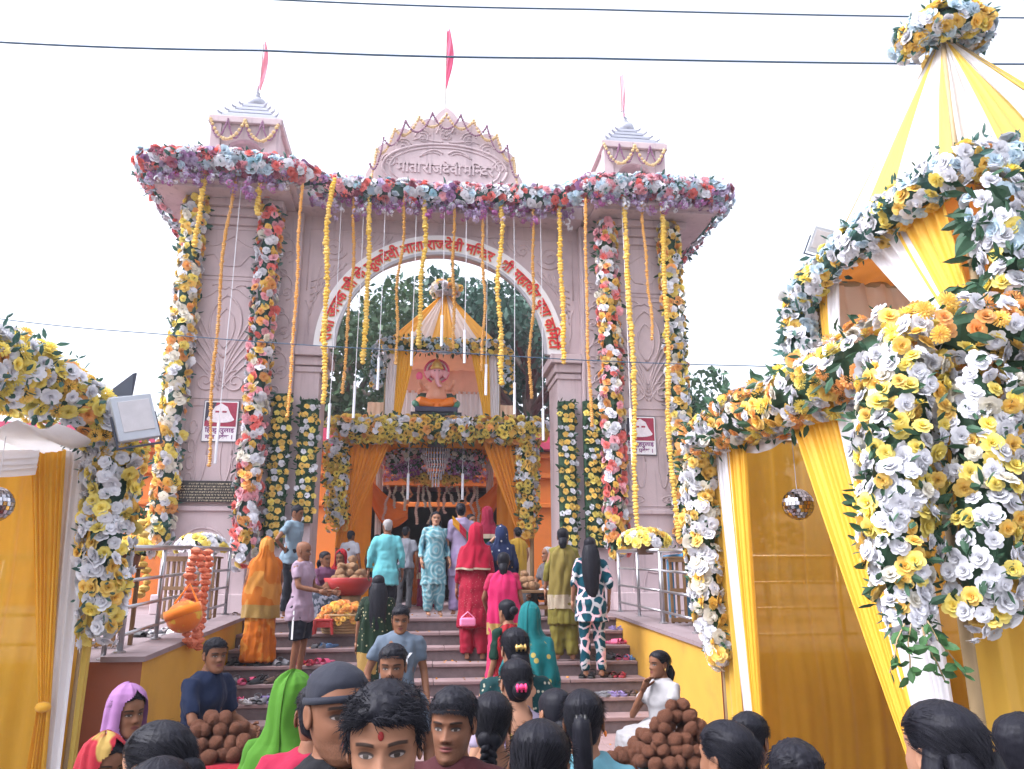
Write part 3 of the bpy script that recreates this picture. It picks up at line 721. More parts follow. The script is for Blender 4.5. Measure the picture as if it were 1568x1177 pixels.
def leaves_mesh(P, D, size, rg, mat, wid=.42):
    """P base points, D outward directions; one bent leaf at each"""
    n = len(P); D = D/np.linalg.norm(D,axis=1)[:,None]
    a = np.cross(D, rg.normal(size=(n,3))); a /= np.linalg.norm(a,axis=1)[:,None]; b = np.cross(D, a)
    s = size*rg.uniform(.6,1.35,n)[:,None]; w = s*wid*.5
    q = np.stack([P, P+D*s*.35+a*w+b*s*.06, P+D*s*.40-b*s*.03, P+D*s*.35-a*w+b*s*.06, P+D*s*.72+a*w*.75+b*s*.10, P+D*s*.75+b*s*.02, P+D*s*.72-a*w*.75+b*s*.10, P+D*s+b*s*.16], 1).reshape(-1,3)
    F = []
    for i in range(n):
        o = 8*i; F += [(o,o+1,o+2),(o,o+2,o+3),(o+1,o+4,o+5,o+2),(o+2,o+5,o+6,o+3),(o+4,o+7,o+5),(o+5,o+7,o+6)]
    me = bpy.data.meshes.new('leaves'); me.from_pydata(q.tolist(), [], F); me.materials.append(mat); me.update(); return me
def garland(name, label, path, rad, face, n, size, pal, meshes, group=None, nleaf=200, leaf=.09, spread=105, mat=None, seed=1, mind=.72, cluster=2.0, leafout=1.0, cat='garland', jitter=.35, core=True, flat=1.0):
    """flowers wired round a foliage core along a path; each flower is an object of its own"""
    rg = np.random.default_rng(seed); P = [Vector(p) for p in path]
    L = [0]; 
    for i in range(len(P)-1): L.append(L[-1]+(P[i+1]-P[i]).length)
    tot = L[-1]; mat = mat or LEAF
    def pt(s):
        for i in range(len(P)-1):
            if s <= L[i+1] or i == len(P)-2:
                f = (s-L[i])/max(1e-6, L[i+1]-L[i]); return P[i].lerp(P[i+1], f), (P[min(i+2,len(P)-1)]-P[max(i-1,0)]).normalized(), (rad if not hasattr(rad,'__len__') else rad[i]+(rad[i+1]-rad[i])*f)
    fc = [Vector(f).normalized() for f in (face if hasattr(face[0], '__len__') else [face])]
    def frame(s):
        p, t, r = pt(s)
        f = fc[0] if len(fc) == 1 else fc[0].lerp(fc[-1], s/tot)
        f = (f - t*f.dot(t)).normalized(); return p, t, f, t.cross(f), r
    g = thing(name, label, cat, P[0], group)
    if core:
        NS = max(3, int(tot/.12)); mb = MB(); n_ = 10; V = []; F = []
        for i in range(NS+1):
            p, t, f, s_, r = frame(tot*i/NS); e_ = min(i, NS-i); r *= (.18, .72)[e_] if e_ < 2 else 1.0
            for k in range(n_):
                a = 2*math.pi*k/n_; rr = r*.66*rg.uniform(.8,1.15); V.append(p+f*(rr*math.cos(a)*flat)+s_*(rr*math.sin(a)))
        for i in range(NS):
            for k in range(n_): F.append((i*n_+k, i*n_+(k+1)%n_, (i+1)*n_+(k+1)%n_, (i+1)*n_+k))
        F += [tuple(range(n_)), tuple(range(NS*n_, NS*n_+n_))]
        mb.add(V, F).build('foliage_core', mat, g, smooth=False)
    pts = np.zeros((0,3)); k = 0; tries = 0
    rest = MB()
    while k < n and tries < n*14:
        tries += 1; s = rg.random()*tot; a = R(spread)*rg.uniform(-1,1)
        p, t, f, sd_, r = frame(s); d = f*math.cos(a)*flat+sd_*math.sin(a)
        if s < r*.8 and rg.random() < .5: d = (d*rg.random() - t*.8)
        elif s > tot-r*.8 and rg.random() < .5: d = (d*rg.random() + t*.8)
        q = p+d*r*rg.uniform(.82,1.08); sz = size*rg.uniform(.78,1.2)
        if len(pts) and np.min(np.sum((pts-np.array(q))**2,1)) < (mind*2*size)**2*rg.uniform(.6,1): continue
        pts = np.vstack([pts, np.array(q)]); k += 1
        c = vnoise(np.array([[s*cluster*4+seed*7.3, a*1.6, seed]]))[0]*.5+.5 + rg.normal()*.16
        c = pal[int(np.clip(c,0,.999)*len(pal))]
        if isinstance(c, tuple) and len(c) == 2: c, ms = c
        else: ms = meshes
        nrm = (d.normalized() + Vector(rg.normal(size=3)*jitter)).normalized()
        qt = nrm.to_track_quat('Z','Y') @ Vector((0,0,1)).rotation_difference(Vector((0,0,1)))
        if k <= 300: put('flower', ms[rg.integers(len(ms))], g, q, tuple(qt), sz, c)
    if nleaf:
        S = rg.random(nleaf)*tot; A = R(min(170,spread+45))*rg.uniform(-1,1,nleaf); Q = np.zeros((nleaf,3)); D = np.zeros((nleaf,3))
        for i in range(nleaf):
            p, t, f, sd_, r = frame(S[i]); d = f*math.cos(A[i])*flat+sd_*math.sin(A[i])
            Q[i] = p+d*r*(rg.uniform(.65,1.05)*leafout); D[i] = np.array(d)*.8+rg.normal(size=3)*.6
        me = leaves_mesh(Q-np.array(g.location), D, leaf, rg, mat); put('leaves', me, g, g.location, kind='stuff')
    return g
def marigold_string(label, top, bot, r, col, group, sway=.012, seed=0):
    rd = random.Random(seed); top, bot = Vector(top), Vector(bot); L = (top-bot).length; n = int(L/(r*1.15)); mb = MB()
    for i in range(n):
        t = i/n; c = top.lerp(bot, t) + Vector((sway*(math.sin(t*5+seed*1.7)+.5*math.sin(t*13+seed))*(1.5+seed%3) + rd.gauss(0,r*.10), rd.gauss(0,r*.12), 0)); rr = r*rd.uniform(.76,1.16)
        m = 9; V = []; 
        for (f, z) in ((.35,.62),(1,.22),(.92,-.2),(.35,-.55)):
            o = rd.random()
            for k in range(m):
                w = 2*math.pi*k/m; q = rr*f*rd.uniform(.82,1.15); V.append((c.x+q*math.cos(w+o), c.y+q*math.sin(w+o), c.z+z*rr*1.15))
        F = [(j*m+k, j*m+(k+1)%m, (j+1)*m+(k+1)%m, (j+1)*m+k) for j in range(3) for k in range(m)] + [tuple(range(m)), tuple(range(3*m,4*m))]
        mb.add(V, F)
    me = mb.mesh('marigold_string', PETAL, False)
    o = put('marigold_string', me, None, (0,0,0), color=col, label=label, cat='garland', group=group); o['kind'] = 'thing'
    return o
def drape(mb, top, bot, nf, amp, nrm, nu=None, nv=20, gather=0.0, sag=0.0, seed=0, mi=0, belly=0.0):
    """pleated cloth hanging between two edges (pairs of points)"""
    rd = random.Random(seed); a0, a1 = Vector(top[0]), Vector(top[1]); b0, b1 = Vector(bot[0]), Vector(bot[1]); nrm = Vector(nrm).normalized()
    ph = [rd.uniform(0,6.28) for _ in range(4)]; nu = nu or max(8, int(nf*6))
    def fn(u, v):
        w = u + .012*math.sin(9*v+ph[0])*(1-u)*u*4
        p = a0.lerp(a1, w).lerp(b0.lerp(b1, w), v)
        f = math.sin(2*math.pi*nf*u+ph[1]+.5*math.sin(3*v+ph[2]))+.45*math.sin(2*math.pi*nf*2.3*u+ph[3])+.3*math.sin(2*math.pi*nf*.43*u+ph[2]+2*v)
        p = p + nrm*(amp*f*(.55+.45*math.sin(math.pi*min(1,v+.2))) + belly*math.sin(math.pi*v))
        p.z -= sag*math.sin(math.pi*u)*(1-abs(2*v-1)*.3)
        return p
    mb.grid(fn, nu, nv, mi)
    return mb
# ---- gateway: flower columns, panels, cornice
PAL_Y = [Y_, CR, W_, LY, W_, O_, Y_, LY, CR]; PAL_C = [CO, W_, CR, PK, Y_, W_, CO, O_, W_, PK, Y_]
def gcol(label, x, z0, z1, pal, seed, tilt=0.0, n=299, mat=None):
    garland('flower_column', label, [(x+tilt,12.86,z1),(x+tilt*.5,12.84,(z0+z1)/2),(x,12.86,z0)], .19, (0,-1,0), n, .072, pal, ROSE_LO, 'flower columns on the gateway pillars', 230, .12, 95, mat, seed, .54, 1.2, 1.1)
gcol('yellow and white flower column on outer edge of pillar with the plaque', at(272,600,12.86).x-.02, at(258,838,12.86).z, 8.45, PAL_Y, 31, mat=LEAF2)
gcol('coral, white and yellow flower column on inner edge of pillar with plaque', at(394,600,12.86).x, at(383,856,12.86).z, 8.45, PAL_C, 32, mat=LEAF2)
gcol('coral, white and yellow flower column on inner edge of far pillar', at(936,600,12.86).x, at(948,850,12.86).z, 8.4, PAL_C, 33)
gcol('yellow flower column on outer edge of far pillar above the blue table', at(1037,600,12.86).x, at(1050,838,12.86).z, 8.4, [Y_, LY, W_, O_, Y_, CR, W_, LY], 34)
def gpanel(label, px, py0, py1, Y, seed, w=.16):
    t, b = at(px,py0,Y), at(px,py1,Y); x = (t.x+b.x)/2; rg = np.random.default_rng(seed)
    g = thing('flower_screen', label, 'garland', (x,Y,b.z), 'spotted flower panels beside the arch')
    MB().tube([(x,Y+.06,b.z),(x,Y+.06,t.z)], [(w,.12),(w,.12)], 16, flat=(0,1,0)).build('backing', LEAF, g)
    nz = int((t.z-b.z)/.125)
    for j in range(nz):
        for i in range(3):
            xx = x-w+.06+ (2*w-.12)*i/2 + (.05 if j%2 else -.02)+rg.normal()*.012; z = b.z+.07+j*.125+rg.normal()*.015
            put('flower', ROSE_LO[rg.integers(4)], g, (xx,Y+.06-.135*math.sqrt(max(.1,1-((xx-x)/(w*1.15))**2)),z), tuple((Vector(((xx-x)*2.5,-1,.15))+Vector(rg.normal(size=3)*.2)).normalized().to_track_quat('Z','Y')), .050*rg.uniform(.85,1.15), [Y_,W_,LY,Y_][(i+j+rg.integers(2))%4])
    n = 500; Q = np.stack([rg.uniform(x-w,x+w,n), np.full(n,Y-.02), rg.uniform(b.z,t.z,n)],1)-np.array(g.location)
    put('leaves', leaves_mesh(Q, np.stack([rg.normal(size=n)*.6, np.full(n,-.5), rg.normal(size=n)*.6],1), .09, rg, LEAF), g, g.location, kind='stuff')
gpanel('spotted flower panel between coral column and arch, plaque side, wider one', 425, 603, 835, 13.16, 41)
gpanel('spotted flower panel on the jamb, plaque side', 469, 612, 800, 13.22, 42)
gpanel('spotted flower panel on the jamb of the far pillar', 870, 615, 838, 13.22, 43)
gpanel('spotted flower panel beside the coral column of the far pillar', 909, 614, 838, 13.16, 44)
PAL_T = [LB, BL, W_, PK, MA, LB, W_, CO, PK, LB, MA, W_, CO, LV, W_, PU]
RB = ROSE_LO
def gcor(label, path, seed, n, rad=.20, face=(0,-1,.25), nl=420):
    garland('cornice_garland', label, path, rad, face, n, .086, PAL_T, [*ROSE_LO, *ROSE_LO, *BUNCH], 'flower swags along the cornice', nl//3, .12, 125, LEAF2, seed, .60, .55, 1.1)
zc = 8.86
gcor('blue, coral and maroon flowers edging the cornice over pillar with the plaque', [(GX-5.05,12.3,zc),(GX-3.8,12.26,zc+.04),(GX-2.6,12.3,zc-.06)], 51, 230)
gcor('blue and maroon flowers edging the cornice under the name plate', [(GX-2.6,12.4,zc-.05),(GX-2.1,12.85,zc-.02),(GX,12.9,zc-.04),(GX+2.1,12.85,zc),(GX+2.6,12.4,zc-.02)], 52, 298)
gcor('blue, pink and coral flowers edging the cornice over the far pillar', [(GX+2.6,12.3,zc-.04),(GX+3.8,12.26,zc+.02),(GX+5.05,12.3,zc-.02)], 53, 230)
gcor('flowers along the side edge of the cornice over pillar with plaque', [(GX-5.08,12.4,zc-.1),(GX-5.08,15.2,zc-.12)], 54, 80, .2, (-.7,-.5,-.6), 260)
gcor('flowers along the side edge of the cornice over the far pillar', [(GX+5.08,12.4,zc-.1),(GX+5.08,15.2,zc-.12)], 55, 80, .2, (.7,-.5,-.6), 260)
for i, (x0, x1, y, lab) in enumerate(((GX-5.0,GX-2.6,12.34,'purple blossoms hanging in a fringe from cornice over pillar with plaque'),(GX-2.4,GX+2.4,12.95,'purple blossoms hanging in a fringe from the middle cornice'),(GX+2.6,GX+5.0,12.34,'purple blossoms hanging in a fringe from cornice over far pillar'))):
    rg = np.random.default_rng(60+i); g = thing('blossom_fringe', lab, 'garland', (x0,y,8.6), 'purple fringes under the cornice'); nn = int((x1-x0)*46); 
    for k in range(nn):
        x = rg.uniform(x0,x1); L = .12+.30*abs(vnoise(np.array([[x*3.1,i,0]]))[0])+.08*rg.random()
        put('flower', BUNCH[rg.integers(3)], g, (x, y-.1+rg.normal()*.05, 8.68-L*rg.random()), tuple(Vector(rg.normal(size=3)+[0,-1,-.5]).normalized().to_track_quat('Z','Y')), .07*rg.uniform(.8,1.3), [PU,LV,PU,MG,W_,LV][rg.integers(6)])
# ---- marigold strings and hanging light tubes in front of the gateway
YS = [((312,262),(294,380)),((402,250),(392,332)),((509,300),(489,622)),((568,300),(556,560)),((650,296),(637,532)),((767,300),(768,592)),((857,296),(866,560)),((955,300),(981,838)),((1009,300),(1046,830))]
OS = [((358,265),(312,716)),((464,290),(434,640)),((543,300),(527,604)),((617,305),(611,560)),((697,300),(697,536)),((740,300),(739,570)),((813,305),(819,612)),((895,300),(905,655)),((985,300),(995,522))]
plc = ['over the outer yellow column, plaque side','short one beside the coral column top','at the left end of the arch','third of the yellow ones from the plaque pillar','over the left slope of the shrine roof','down to the right corner of shrine roof','at the right end of the arch','down the middle of far pillar face','longest one, over the outer column of far pillar']
for i, (t, b) in enumerate(YS):
    Y = 12.32 if not 3 < i+1 < 8 else 12.82; a = at(*t,Y); marigold_string('thick yellow marigold string '+plc[i], (a.x,Y,8.7), (a.x+.0,Y,at(*b,Y).z), .050, (.92,.62,.03), 'yellow marigold strings on the gateway', seed=i)
plc = ['down the face of the pillar with the plaque','over the carved strip, plaque side','left of the shrine roof','at the left corner of the shrine roof','over the shrine roof, just past its peak','over the right slope of shrine roof','right of the shrine roof against the trees','over the carved strip of the far pillar','on the far pillar face, ending half way']
for i, (t, b) in enumerate(OS):
    Y = 12.34 if i in (0,1,7,8) else 12.84; a = at(*t,Y); marigold_string('thin orange marigold string '+plc[i], (a.x,Y,8.7), (a.x,Y,at(*b,Y).z), .031, (.84,.42,.03), 'orange marigold strings on the gateway', seed=20+i)
tube_m = plain('white_light_tube', (.78,.80,.86), .25, var=.03); wire_m = plain('white_wire', (.70,.70,.74), .5)
for i, (x, y0, y1, tp) in enumerate(((329,652,710,388),(502,622,672,525),(541,588,640,552),(578,552,597,590),(630,512,560,632),(676,487,530,678),(711,510,556,712),(744,562,605,742),(788,590,634,785),(832,630,674,832),(969,630,714,958))):
    Y = 12.38 if i in (0,10) else 12.88; t = at(tp,300,Y); b = at(x,y1,Y); a = at(x,y0,Y); xx = b.x
    g = thing('light_tube', ['white light tube hanging before the poster above the plaque','white light tube hanging beside the far pillar poster'][i//10] if i in (0,10) else 'white light tube hanging %s of the nine inside the arch, counted from the plaque side' % ['first','second','third','fourth','fifth','sixth','seventh','eighth','ninth'][i-1], 'light tube', (xx,Y,b.z), 'hanging light tubes')
    MB().tube([(xx,Y,b.z),(xx,Y,a.z)], .023, 10).tube([(xx,Y,a.z-.005),(xx,Y,a.z+.05)], .026, 10).build('tube', tube_m, g, smooth=False)
    MB().tube([(xx,Y,a.z+.05),(xx+.01,Y,(a.z+8.7)/2),(xx,Y,8.7)], .007, 5).build('wire', wire_m, g)
# ---- swags of thin garland on pediment and turrets
def swag(label, pts, r, col, seed, sag=.28):
    P = []
    for (a, b) in zip(pts[:-1], pts[1:]):
        a, b = Vector(a), Vector(b); n = 14
        for i in range(n+1):
            t = i/n; p = a.lerp(b, t); p.z -= sag*4*t*(1-t); P.append(p)
    rd = random.Random(seed); mb = MB(); d = 0
    for p, q in zip(P[:-1], P[1:]):
        k = max(1, int((q-p).length/(r*1.5)))
        for i in range(k): mb.ball(p.lerp(q, i/k), r*rd.uniform(.8,1.2), 6, 4)
    return put('garland_swag', mb.mesh('garland_swag', PETAL), None, color=col, label=label, cat='garland', group='thin swags on the gateway top')
def pedpt(t, y=13.12): a = math.pi*(1-t); return (GX+1.45*math.cos(a), y, 8.95+1.72*math.sin(a)**.85)
swag('thin golden swags looped along the pediment', [pedpt(t) for t in np.linspace(.03,.97,9)], .030, (.72,.50,.22), 1, .25)
swag('thin purple swags looped along the pediment', [pedpt(t,13.08) for t in np.linspace(.08,.92,8)], .022, (.25,.07,.16), 2, .32)
for s, lab in ((-1,'turret over the plaque pillar'),(1,'turret over the far pillar')):
    tx = GX+s*3.84; xs = np.linspace(tx-.64, tx+.64, 5)
    swag('golden swags on the '+lab, [(x,13.55,10.52) for x in xs[::2]], .035, (.74,.52,.20), 3, .42); swag('purple swags on the '+lab, [(x,13.56,10.54) for x in xs], .020, (.27,.06,.2), 4, .40)
    MB().grid(lambda u,v: (tx+(u-.5)*.78, 14.0+.06*math.sin(u*19)*v, 9.0+1.0*v*math.sin(math.pi*(.15+.7*u))), 20, 8).build('niche_cloth', cloth('violet_niche_cloth' if s < 0 else 'brown_niche_cloth', (.42,.20,.60) if s < 0 else (.30,.17,.16), transl=.3), smooth=True, label='violet cloth in the arch of the turret over plaque pillar' if s < 0 else 'brown cloth in the arch of the far turret', cat='cloth')
# ------------------------------------------------------------------ decorated tents
YC = cloth('yellow_satin', (.88,.50,.045), .55, var=.08, transl=.32, sheen=.3, spec=.35, weave=False)
OC = cloth('orange_satin', (.80,.31,.02), .55, var=.10, transl=.30, sheen=.3, spec=.35, weave=False)
WC = cloth('white_satin', (.78,.77,.80), .55, var=.04, transl=.30, sheen=.2, spec=.3, weave=False)
MC = cloth('mustard_cloth', (.70,.42,.06), .7, var=.1, transl=.3, weave=False)
SHEER = cloth('sheer_mustard_curtain', (.80,.45,.045), .6, var=.10, transl=.42, sheer=.11, sheen=.3, weave=False)
PALEY = cloth('pale_yellow_voile', (.86,.66,.16), .6, var=.05, transl=.5, sheer=.06, weave=False)
CRM = cloth('cream_cloth', (.72,.55,.42), .7, var=.06, transl=.25, weave=False)
BAM = plain('bamboo_pole', (.36,.25,.13), .6, var=.2, vscale=9)
STEEL = plain('steel_rail', (.42,.41,.43), .32, metal=.85, var=.12, vscale=12)
NAME = {}
def V3(p, z): return Vector((p[0], p[1], z))
# ---- right tent: square lower tier, smaller upper tier, pyramid roof
A, B, C, D = (3.0,4.1), (2.68,6.8), (5.6,7.05), (5.75,4.25); ZT = 3.22
a, b, c, d = (3.45,4.15), (3.42,5.95), (5.08,5.9), (5.08,4.1); Z2 = 4.45; APX = Vector((4.24,5.03,6.32))
rt = thing('pyramid_tent', 'tall two-tier tent of yellow and white cloth with pyramid roof', 'tent', (4.3,5.5,0))
def part(mb, nm, mt, par=None, **k): return mb.build(nm, mt, par or rt, smooth=True, **k)
for p in (A, B, C, D): part(MB().tube([V3(p,0),V3(p,ZT)], .035, 8), 'post', BAM)
for p in (a, b, c, d): part(MB().tube([V3(p,ZT-.05),V3(p,Z2)], .03, 8), 'post', BAM)
for q in ((A,B),(B,C),(C,D),(D,A)): part(MB().tube([V3(q[0],ZT),V3(q[1],ZT)], .03, 6), 'beam', BAM)
for q in ((a,b),(b,c),(c,d),(d,a)): part(MB().tube([V3(q[0],Z2),V3(q[1],Z2)], .03, 6), 'beam', BAM)
part(drape(MB(), (V3(B,ZT),V3(C,ZT)), (V3(B,.05),V3(C,.05)), 9, .035, (0,-1,0), seed=1, nu=110, nv=26), 'back_curtain', SHEER)
part(drape(MB(), (V3(D,ZT),V3(C,ZT)), (V3(D,.05),V3(C,.05)), 9, .035, (-1,0,0), seed=2), 'side_curtain', MC)
fr = lambda u, z, o=0.0: Vector((A[0]+(D[0]-A[0])*u, A[1]+(D[1]-A[1])*u-o, z))
part(drape(MB(), (fr(.0,ZT),fr(.42,ZT)), (fr(.02,.05),fr(.34,.05)), 5, .03, (0,-1,0), seed=3), 'front_curtain', MC)
part(drape(MB(), (fr(.14,ZT,.06),fr(.34,ZT,.06)), (fr(.26,.05,.06),fr(.36,.05,.06)), 4, .03, (0,-1,0), seed=4), 'front_drape', WC)
part(drape(MB(), (fr(.36,ZT,.07),fr(1,ZT,.07)), (fr(.36,.05,.07),fr(1,.05,.07)), 9, .035, (0,-1,0), seed=5), 'front_curtain', OC)
lf = lambda u, z, o=0.0: Vector((A[0]+(B[0]-A[0])*u-o, A[1]+(B[1]-A[1])*u, z))
part(drape(MB(), (lf(.93,ZT,.02),lf(.99,ZT,.02)), (lf(.90,.05,.02),lf(.985,.05,.02)), 2.5, .02, (-1,0,0), seed=6), 'corner_cloth', MC)
part(drape(MB(), (lf(.84,ZT,.05),lf(.925,ZT,.05)), (lf(.80,.05,.05),lf(.84,.05,.05)), 4, .022, (-1,-.3,0), seed=7, nu=40), 'white_drape', WC)
part(drape(MB(), (lf(.73,ZT,.06),lf(.845,ZT,.06)), (lf(.775,.05,.06),lf(.80,.05,.06)), 5, .022, (-1,-.3,0), seed=8, nu=44), 'yellow_drape', YC)
part(drape(MB(), (lf(.30,ZT,.07),lf(.50,ZT,.07)), (lf(.075,.35,.07),lf(.10,.35,.07)), 7, .022, (-1,-.3,0), seed=9, nu=56), 'yellow_drape', YC)
part(drape(MB(), (lf(.06,ZT,.06),lf(.30,ZT,.06)), (lf(.02,.05,.06),lf(.09,.05,.06)), 7, .022, (-1,-.3,0), seed=10, nu=56), 'white_drape', WC)
part(drape(MB(), (V3(A,ZT-.02),V3(D,ZT-.02)), (V3(B,ZT-.02),V3(C,ZT-.02)), 8, .03, (0,0,-1), seed=11, belly=.0, sag=.0), 'ceiling_cloth', WC)
def lf2(u, z, o=0.0): return Vector((A[0]+(B[0]-A[0])*u-o, A[1]+(B[1]-A[1])*u, z))
for k in range(3):
    mb = MB(); drape(mb, (lf2(.45,ZT-.02-.06*k,.01),lf2(.86,ZT-.02-.06*k,.01)), (lf2(.45,ZT-.10-.06*k,.03),lf2(.86,ZT-.10-.06*k,.03)), 2, .012, (0,0,1), seed=12+k, sag=.10, nu=30, nv=6); part(mb, 'white_swag', WC)
# upper tier
part(drape(MB(), (V3(a,Z2),V3(d,Z2)), (V3(b,Z2),V3(c,Z2)), 6, .03, (0,0,-1), seed=20), 'ceiling_cloth', cloth('orange_ceiling', (.72,.28,.05), .7, transl=.35, weave=False))
part(drape(MB(), (V3(b,Z2),V3(c,Z2)), (V3(b,ZT),V3(c,ZT)), 8, .03, (0,-1,0), seed=26), 'back_curtain', CRM)
part(drape(MB(), (V3(d,Z2),V3(c,Z2)), (V3(d,ZT),V3(c,ZT)), 8, .03, (-1,0,0), seed=27), 'side_curtain', YC)
up_ = lambda u, z, o=.03: Vector((a[0]+(b[0]-a[0])*u-o, a[1]+(b[1]-a[1])*u, z))
part(drape(MB(), (up_(.30,Z2),up_(.60,Z2)), (up_(.02,ZT+.05),up_(.10,ZT+.05)), 4, .02, (-1,0,0), seed=21, nu=36), 'white_drape', WC)
part(drape(MB(), (up_(.06,Z2,.04),up_(.36,Z2,.04)), (up_(-.02,ZT+.05,.04),up_(.05,ZT+.05,.04)), 5, .02, (-1,0,0), seed=22, nu=40), 'yellow_drape', YC)
part(drape(MB(), (up_(.88,Z2),up_(.97,Z2)), (up_(.94,ZT),up_(.98,ZT)), 3, .02, (-1,0,0), seed=23), 'yellow_drape', YC)
part(drape(MB(), (up_(.78,Z2),up_(.88,Z2)), (up_(.90,ZT),up_(.94,ZT)), 3, .02, (-1,0,0), seed=24), 'white_drape', WC)
uf = lambda u, z, o=.03: Vector((a[0]+(d[0]-a[0])*u, a[1]+(d[1]-a[1])*u-o, z))
part(drape(MB(), (uf(.05,Z2),uf(.28,Z2)), (uf(.03,ZT),uf(.14,ZT)), 5, .02, (0,-1,0), seed=25, nu=36), 'yellow_drape', YC)
part(drape(MB(), (uf(.28,Z2),uf(.5,Z2)), (uf(.24,ZT),uf(.30,ZT)), 5, .02, (0,-1,0), seed=28, nu=36), 'white_drape', WC)
part(drape(MB(), (uf(.5,Z2),uf(.98,Z2)), (uf(.6,ZT),uf(.98,ZT)), 6, .02, (0,-1,0), seed=29, nu=36), 'yellow_drape', YC)
# pyramid roof: striped cloth panels from a ring under the peak
def roof(par, corners, zb, apex, stripes, seed=0, rtop=.12, mats=None, sag=.10, ov=0.0):
    n = len(corners); cen = apex
    for i in range(n):
        p, q = Vector((*corners[i], zb)), Vector((*corners[(i+1) % n], zb)); s = 0
        tot = sum(w for w, _ in stripes)
        tp = [apex + (p-apex).normalized()*rtop, apex + (q-apex).normalized()*rtop]
        for k, (w, mt) in enumerate(stripes):
            u0, u1 = s/tot, (s+w)/tot; s += w
            nr = (q-p).cross(apex-p).normalized()
            mb = MB(); drape(mb, (tp[0].lerp(tp[1],u0), tp[0].lerp(tp[1],u1)), (p.lerp(q,u0), p.lerp(q,u1)), max(1.5, 3*w), .012, nr, seed=seed+7*i+k, nv=16, belly=-sag, nu=max(10,int(w*26)))
            mb.build('roof_cloth', mt, par, smooth=True)
part(MB().tube([V3(a,Z2),APX],.02,6), 'rafter', BAM); part(MB().tube([V3(b,Z2),APX],.02,6), 'rafter', BAM); part(MB().tube([V3(c,Z2),APX],.02,6), 'rafter', BAM); part(MB().tube([V3(d,Z2),APX],.02,6), 'rafter', BAM)
VW = cloth('white_voile', (.80,.79,.80), .6, var=.03, transl=.5, sheer=.05, weave=False)
roof(rt, [a,b,c,d], Z2, APX, [(.35,PALEY),(1.2,VW),(.9,PALEY),(.8,VW)], 40, .16, sag=.015)
GG = 'flower garlands on the pyramid tent'
PW = [W_, (Y_,POM), W_, (LY,MUM), W_, (O_,POM), (Y_,ROSE_HI), W_, CR, (O_,ROSE_HI), W_]
HR = ROSE_HI
garland('flower_garland', 'thick white and yellow garland along the mirror ball side of tent', [lf(.02,ZT+.06,.08),lf(.25,ZT+.05,.1),lf(.5,ZT+.0,.1),lf(.75,ZT+.02,.1),lf(1.02,ZT-.05,.1)], [.25,.24,.22,.21,.19], (-1,-.35,.25), 300, .054, PW, HR, GG, 260, .095, 120, LEAF, 71, .62, .8, 1.15)
garland('flower_garland', 'orange and yellow garland along the front of the tent above its lower curtain', [fr(-.02,ZT+.08,.12),fr(.3,ZT+.1,.14),fr(.6,ZT+.06,.14),fr(1.0,ZT+.08,.14)], [.24,.22,.21,.21], (0,-1,.3), 230, .055, [(Y_,MUM),(O_,POM),W_,(O_,HR),(Y_,MUM),W_,(O_,POM)], HR, GG, 300, .115, 120, LEAF, 72, .62, .7, 1.2)
garland('flower_cascade', 'broad hanging cascade of white and yellow roses at the near corner', [at(1390,550,4.05),at(1375,690,4.02),at(1370,840,4.0),at(1392,965,3.98)], [.23,.22,.17,.09], (-.45,-1,.1), 220, .050, [W_,W_,(LY,HR),CR,(Y_,HR),W_,W_,(LY,HR),W_,(Y_,HR),W_], HR, GG, 260, .085, 110, LEAF, 73, .62, 1.0, 1.15)
garland('flower_cascade', 'hanging cascade of white and orange roses on the tent front, beside broad one', [at(1490,570,3.92),at(1506,740,3.88),at(1506,870,3.88),at(1498,948,3.9)], [.23,.21,.20,.12], (-.1,-1,.1), 170, .050, [W_,W_,(Y_,HR),W_,(LY,HR),W_,CR,(Y_,HR),W_], HR, GG, 200, .085, 110, LEAF, 74, .62, 1.0, 1.15)
garland('flower_column', 'slim column of white and yellow roses on the far post of tent', [lf(1.0,ZT-.1,.12),lf(1.0,2.4,.13),lf(1.0,1.75,.12),at(1105,1010,6.72)], [.15,.16,.14,.09], (-.5,-1,0), 150, .058, [W_,W_,(Y_,HR),W_,CR,(Y_,HR),W_], ROSE_LO, GG, 160, .075, 110, LEAF, 75, .62, 1.2, 1.1)
garland('flower_garland', 'white and yellow garland along the roof edge of upper tent tier', [up_(-.05,Z2+.02,.08),up_(.3,Z2+.04,.1),up_(.65,Z2+.02,.1),up_(1.06,Z2-.12,.12)], [.15,.14,.14,.14], (-1,-.3,.2), 170, .048, [W_,W_,(Y_,HR),LB,W_,(LY,HR),W_,LB], ROSE_LO, GG, 170, .075, 115, LEAF2, 76, .62, .8, 1.2)
garland('flower_garland', 'white and orange garland along the roof front of upper tent tier', [uf(-.05,Z2+.03,.1),uf(.3,Z2+.05,.12),uf(.6,Z2+.05,.12),uf(1,Z2+.05,.12)], .155, (0,-1,.2), 140, .048, [W_,LB,(O_,HR),(Y_,HR),W_,W_,LB], ROSE_LO, GG, 160, .075, 115, LEAF2, 77, .62, .8, 1.2)
garland('flower_column', 'yellow then white roses hanging at the corner of upper tent tier', [uf(.04,Z2-.12,.16),uf(.06,Z2-.5,.18),uf(.05,3.62,.18)], [.15,.15,.11], (-.3,-1,0), 62, .058, [(LY,HR),(LY,HR),W_,LB,W_], ROSE_HI, GG, 110, .14, 105, LEAF, 78, .62, .55, 1.3)
garland('flower_column', 'short column of white and yellow roses at far corner of upper tier', [up_(1.05,Z2-.2,.14),up_(1.05,3.9,.15),up_(1.05,3.45,.15)], [.15,.14,.12], (-.6,-1,0), 70, .052, [(Y_,HR),W_,LB,W_,(LY,HR)], ROSE_LO, GG, 140, .13, 110, LEAF2, 79, .62, 1.0, 1.2)
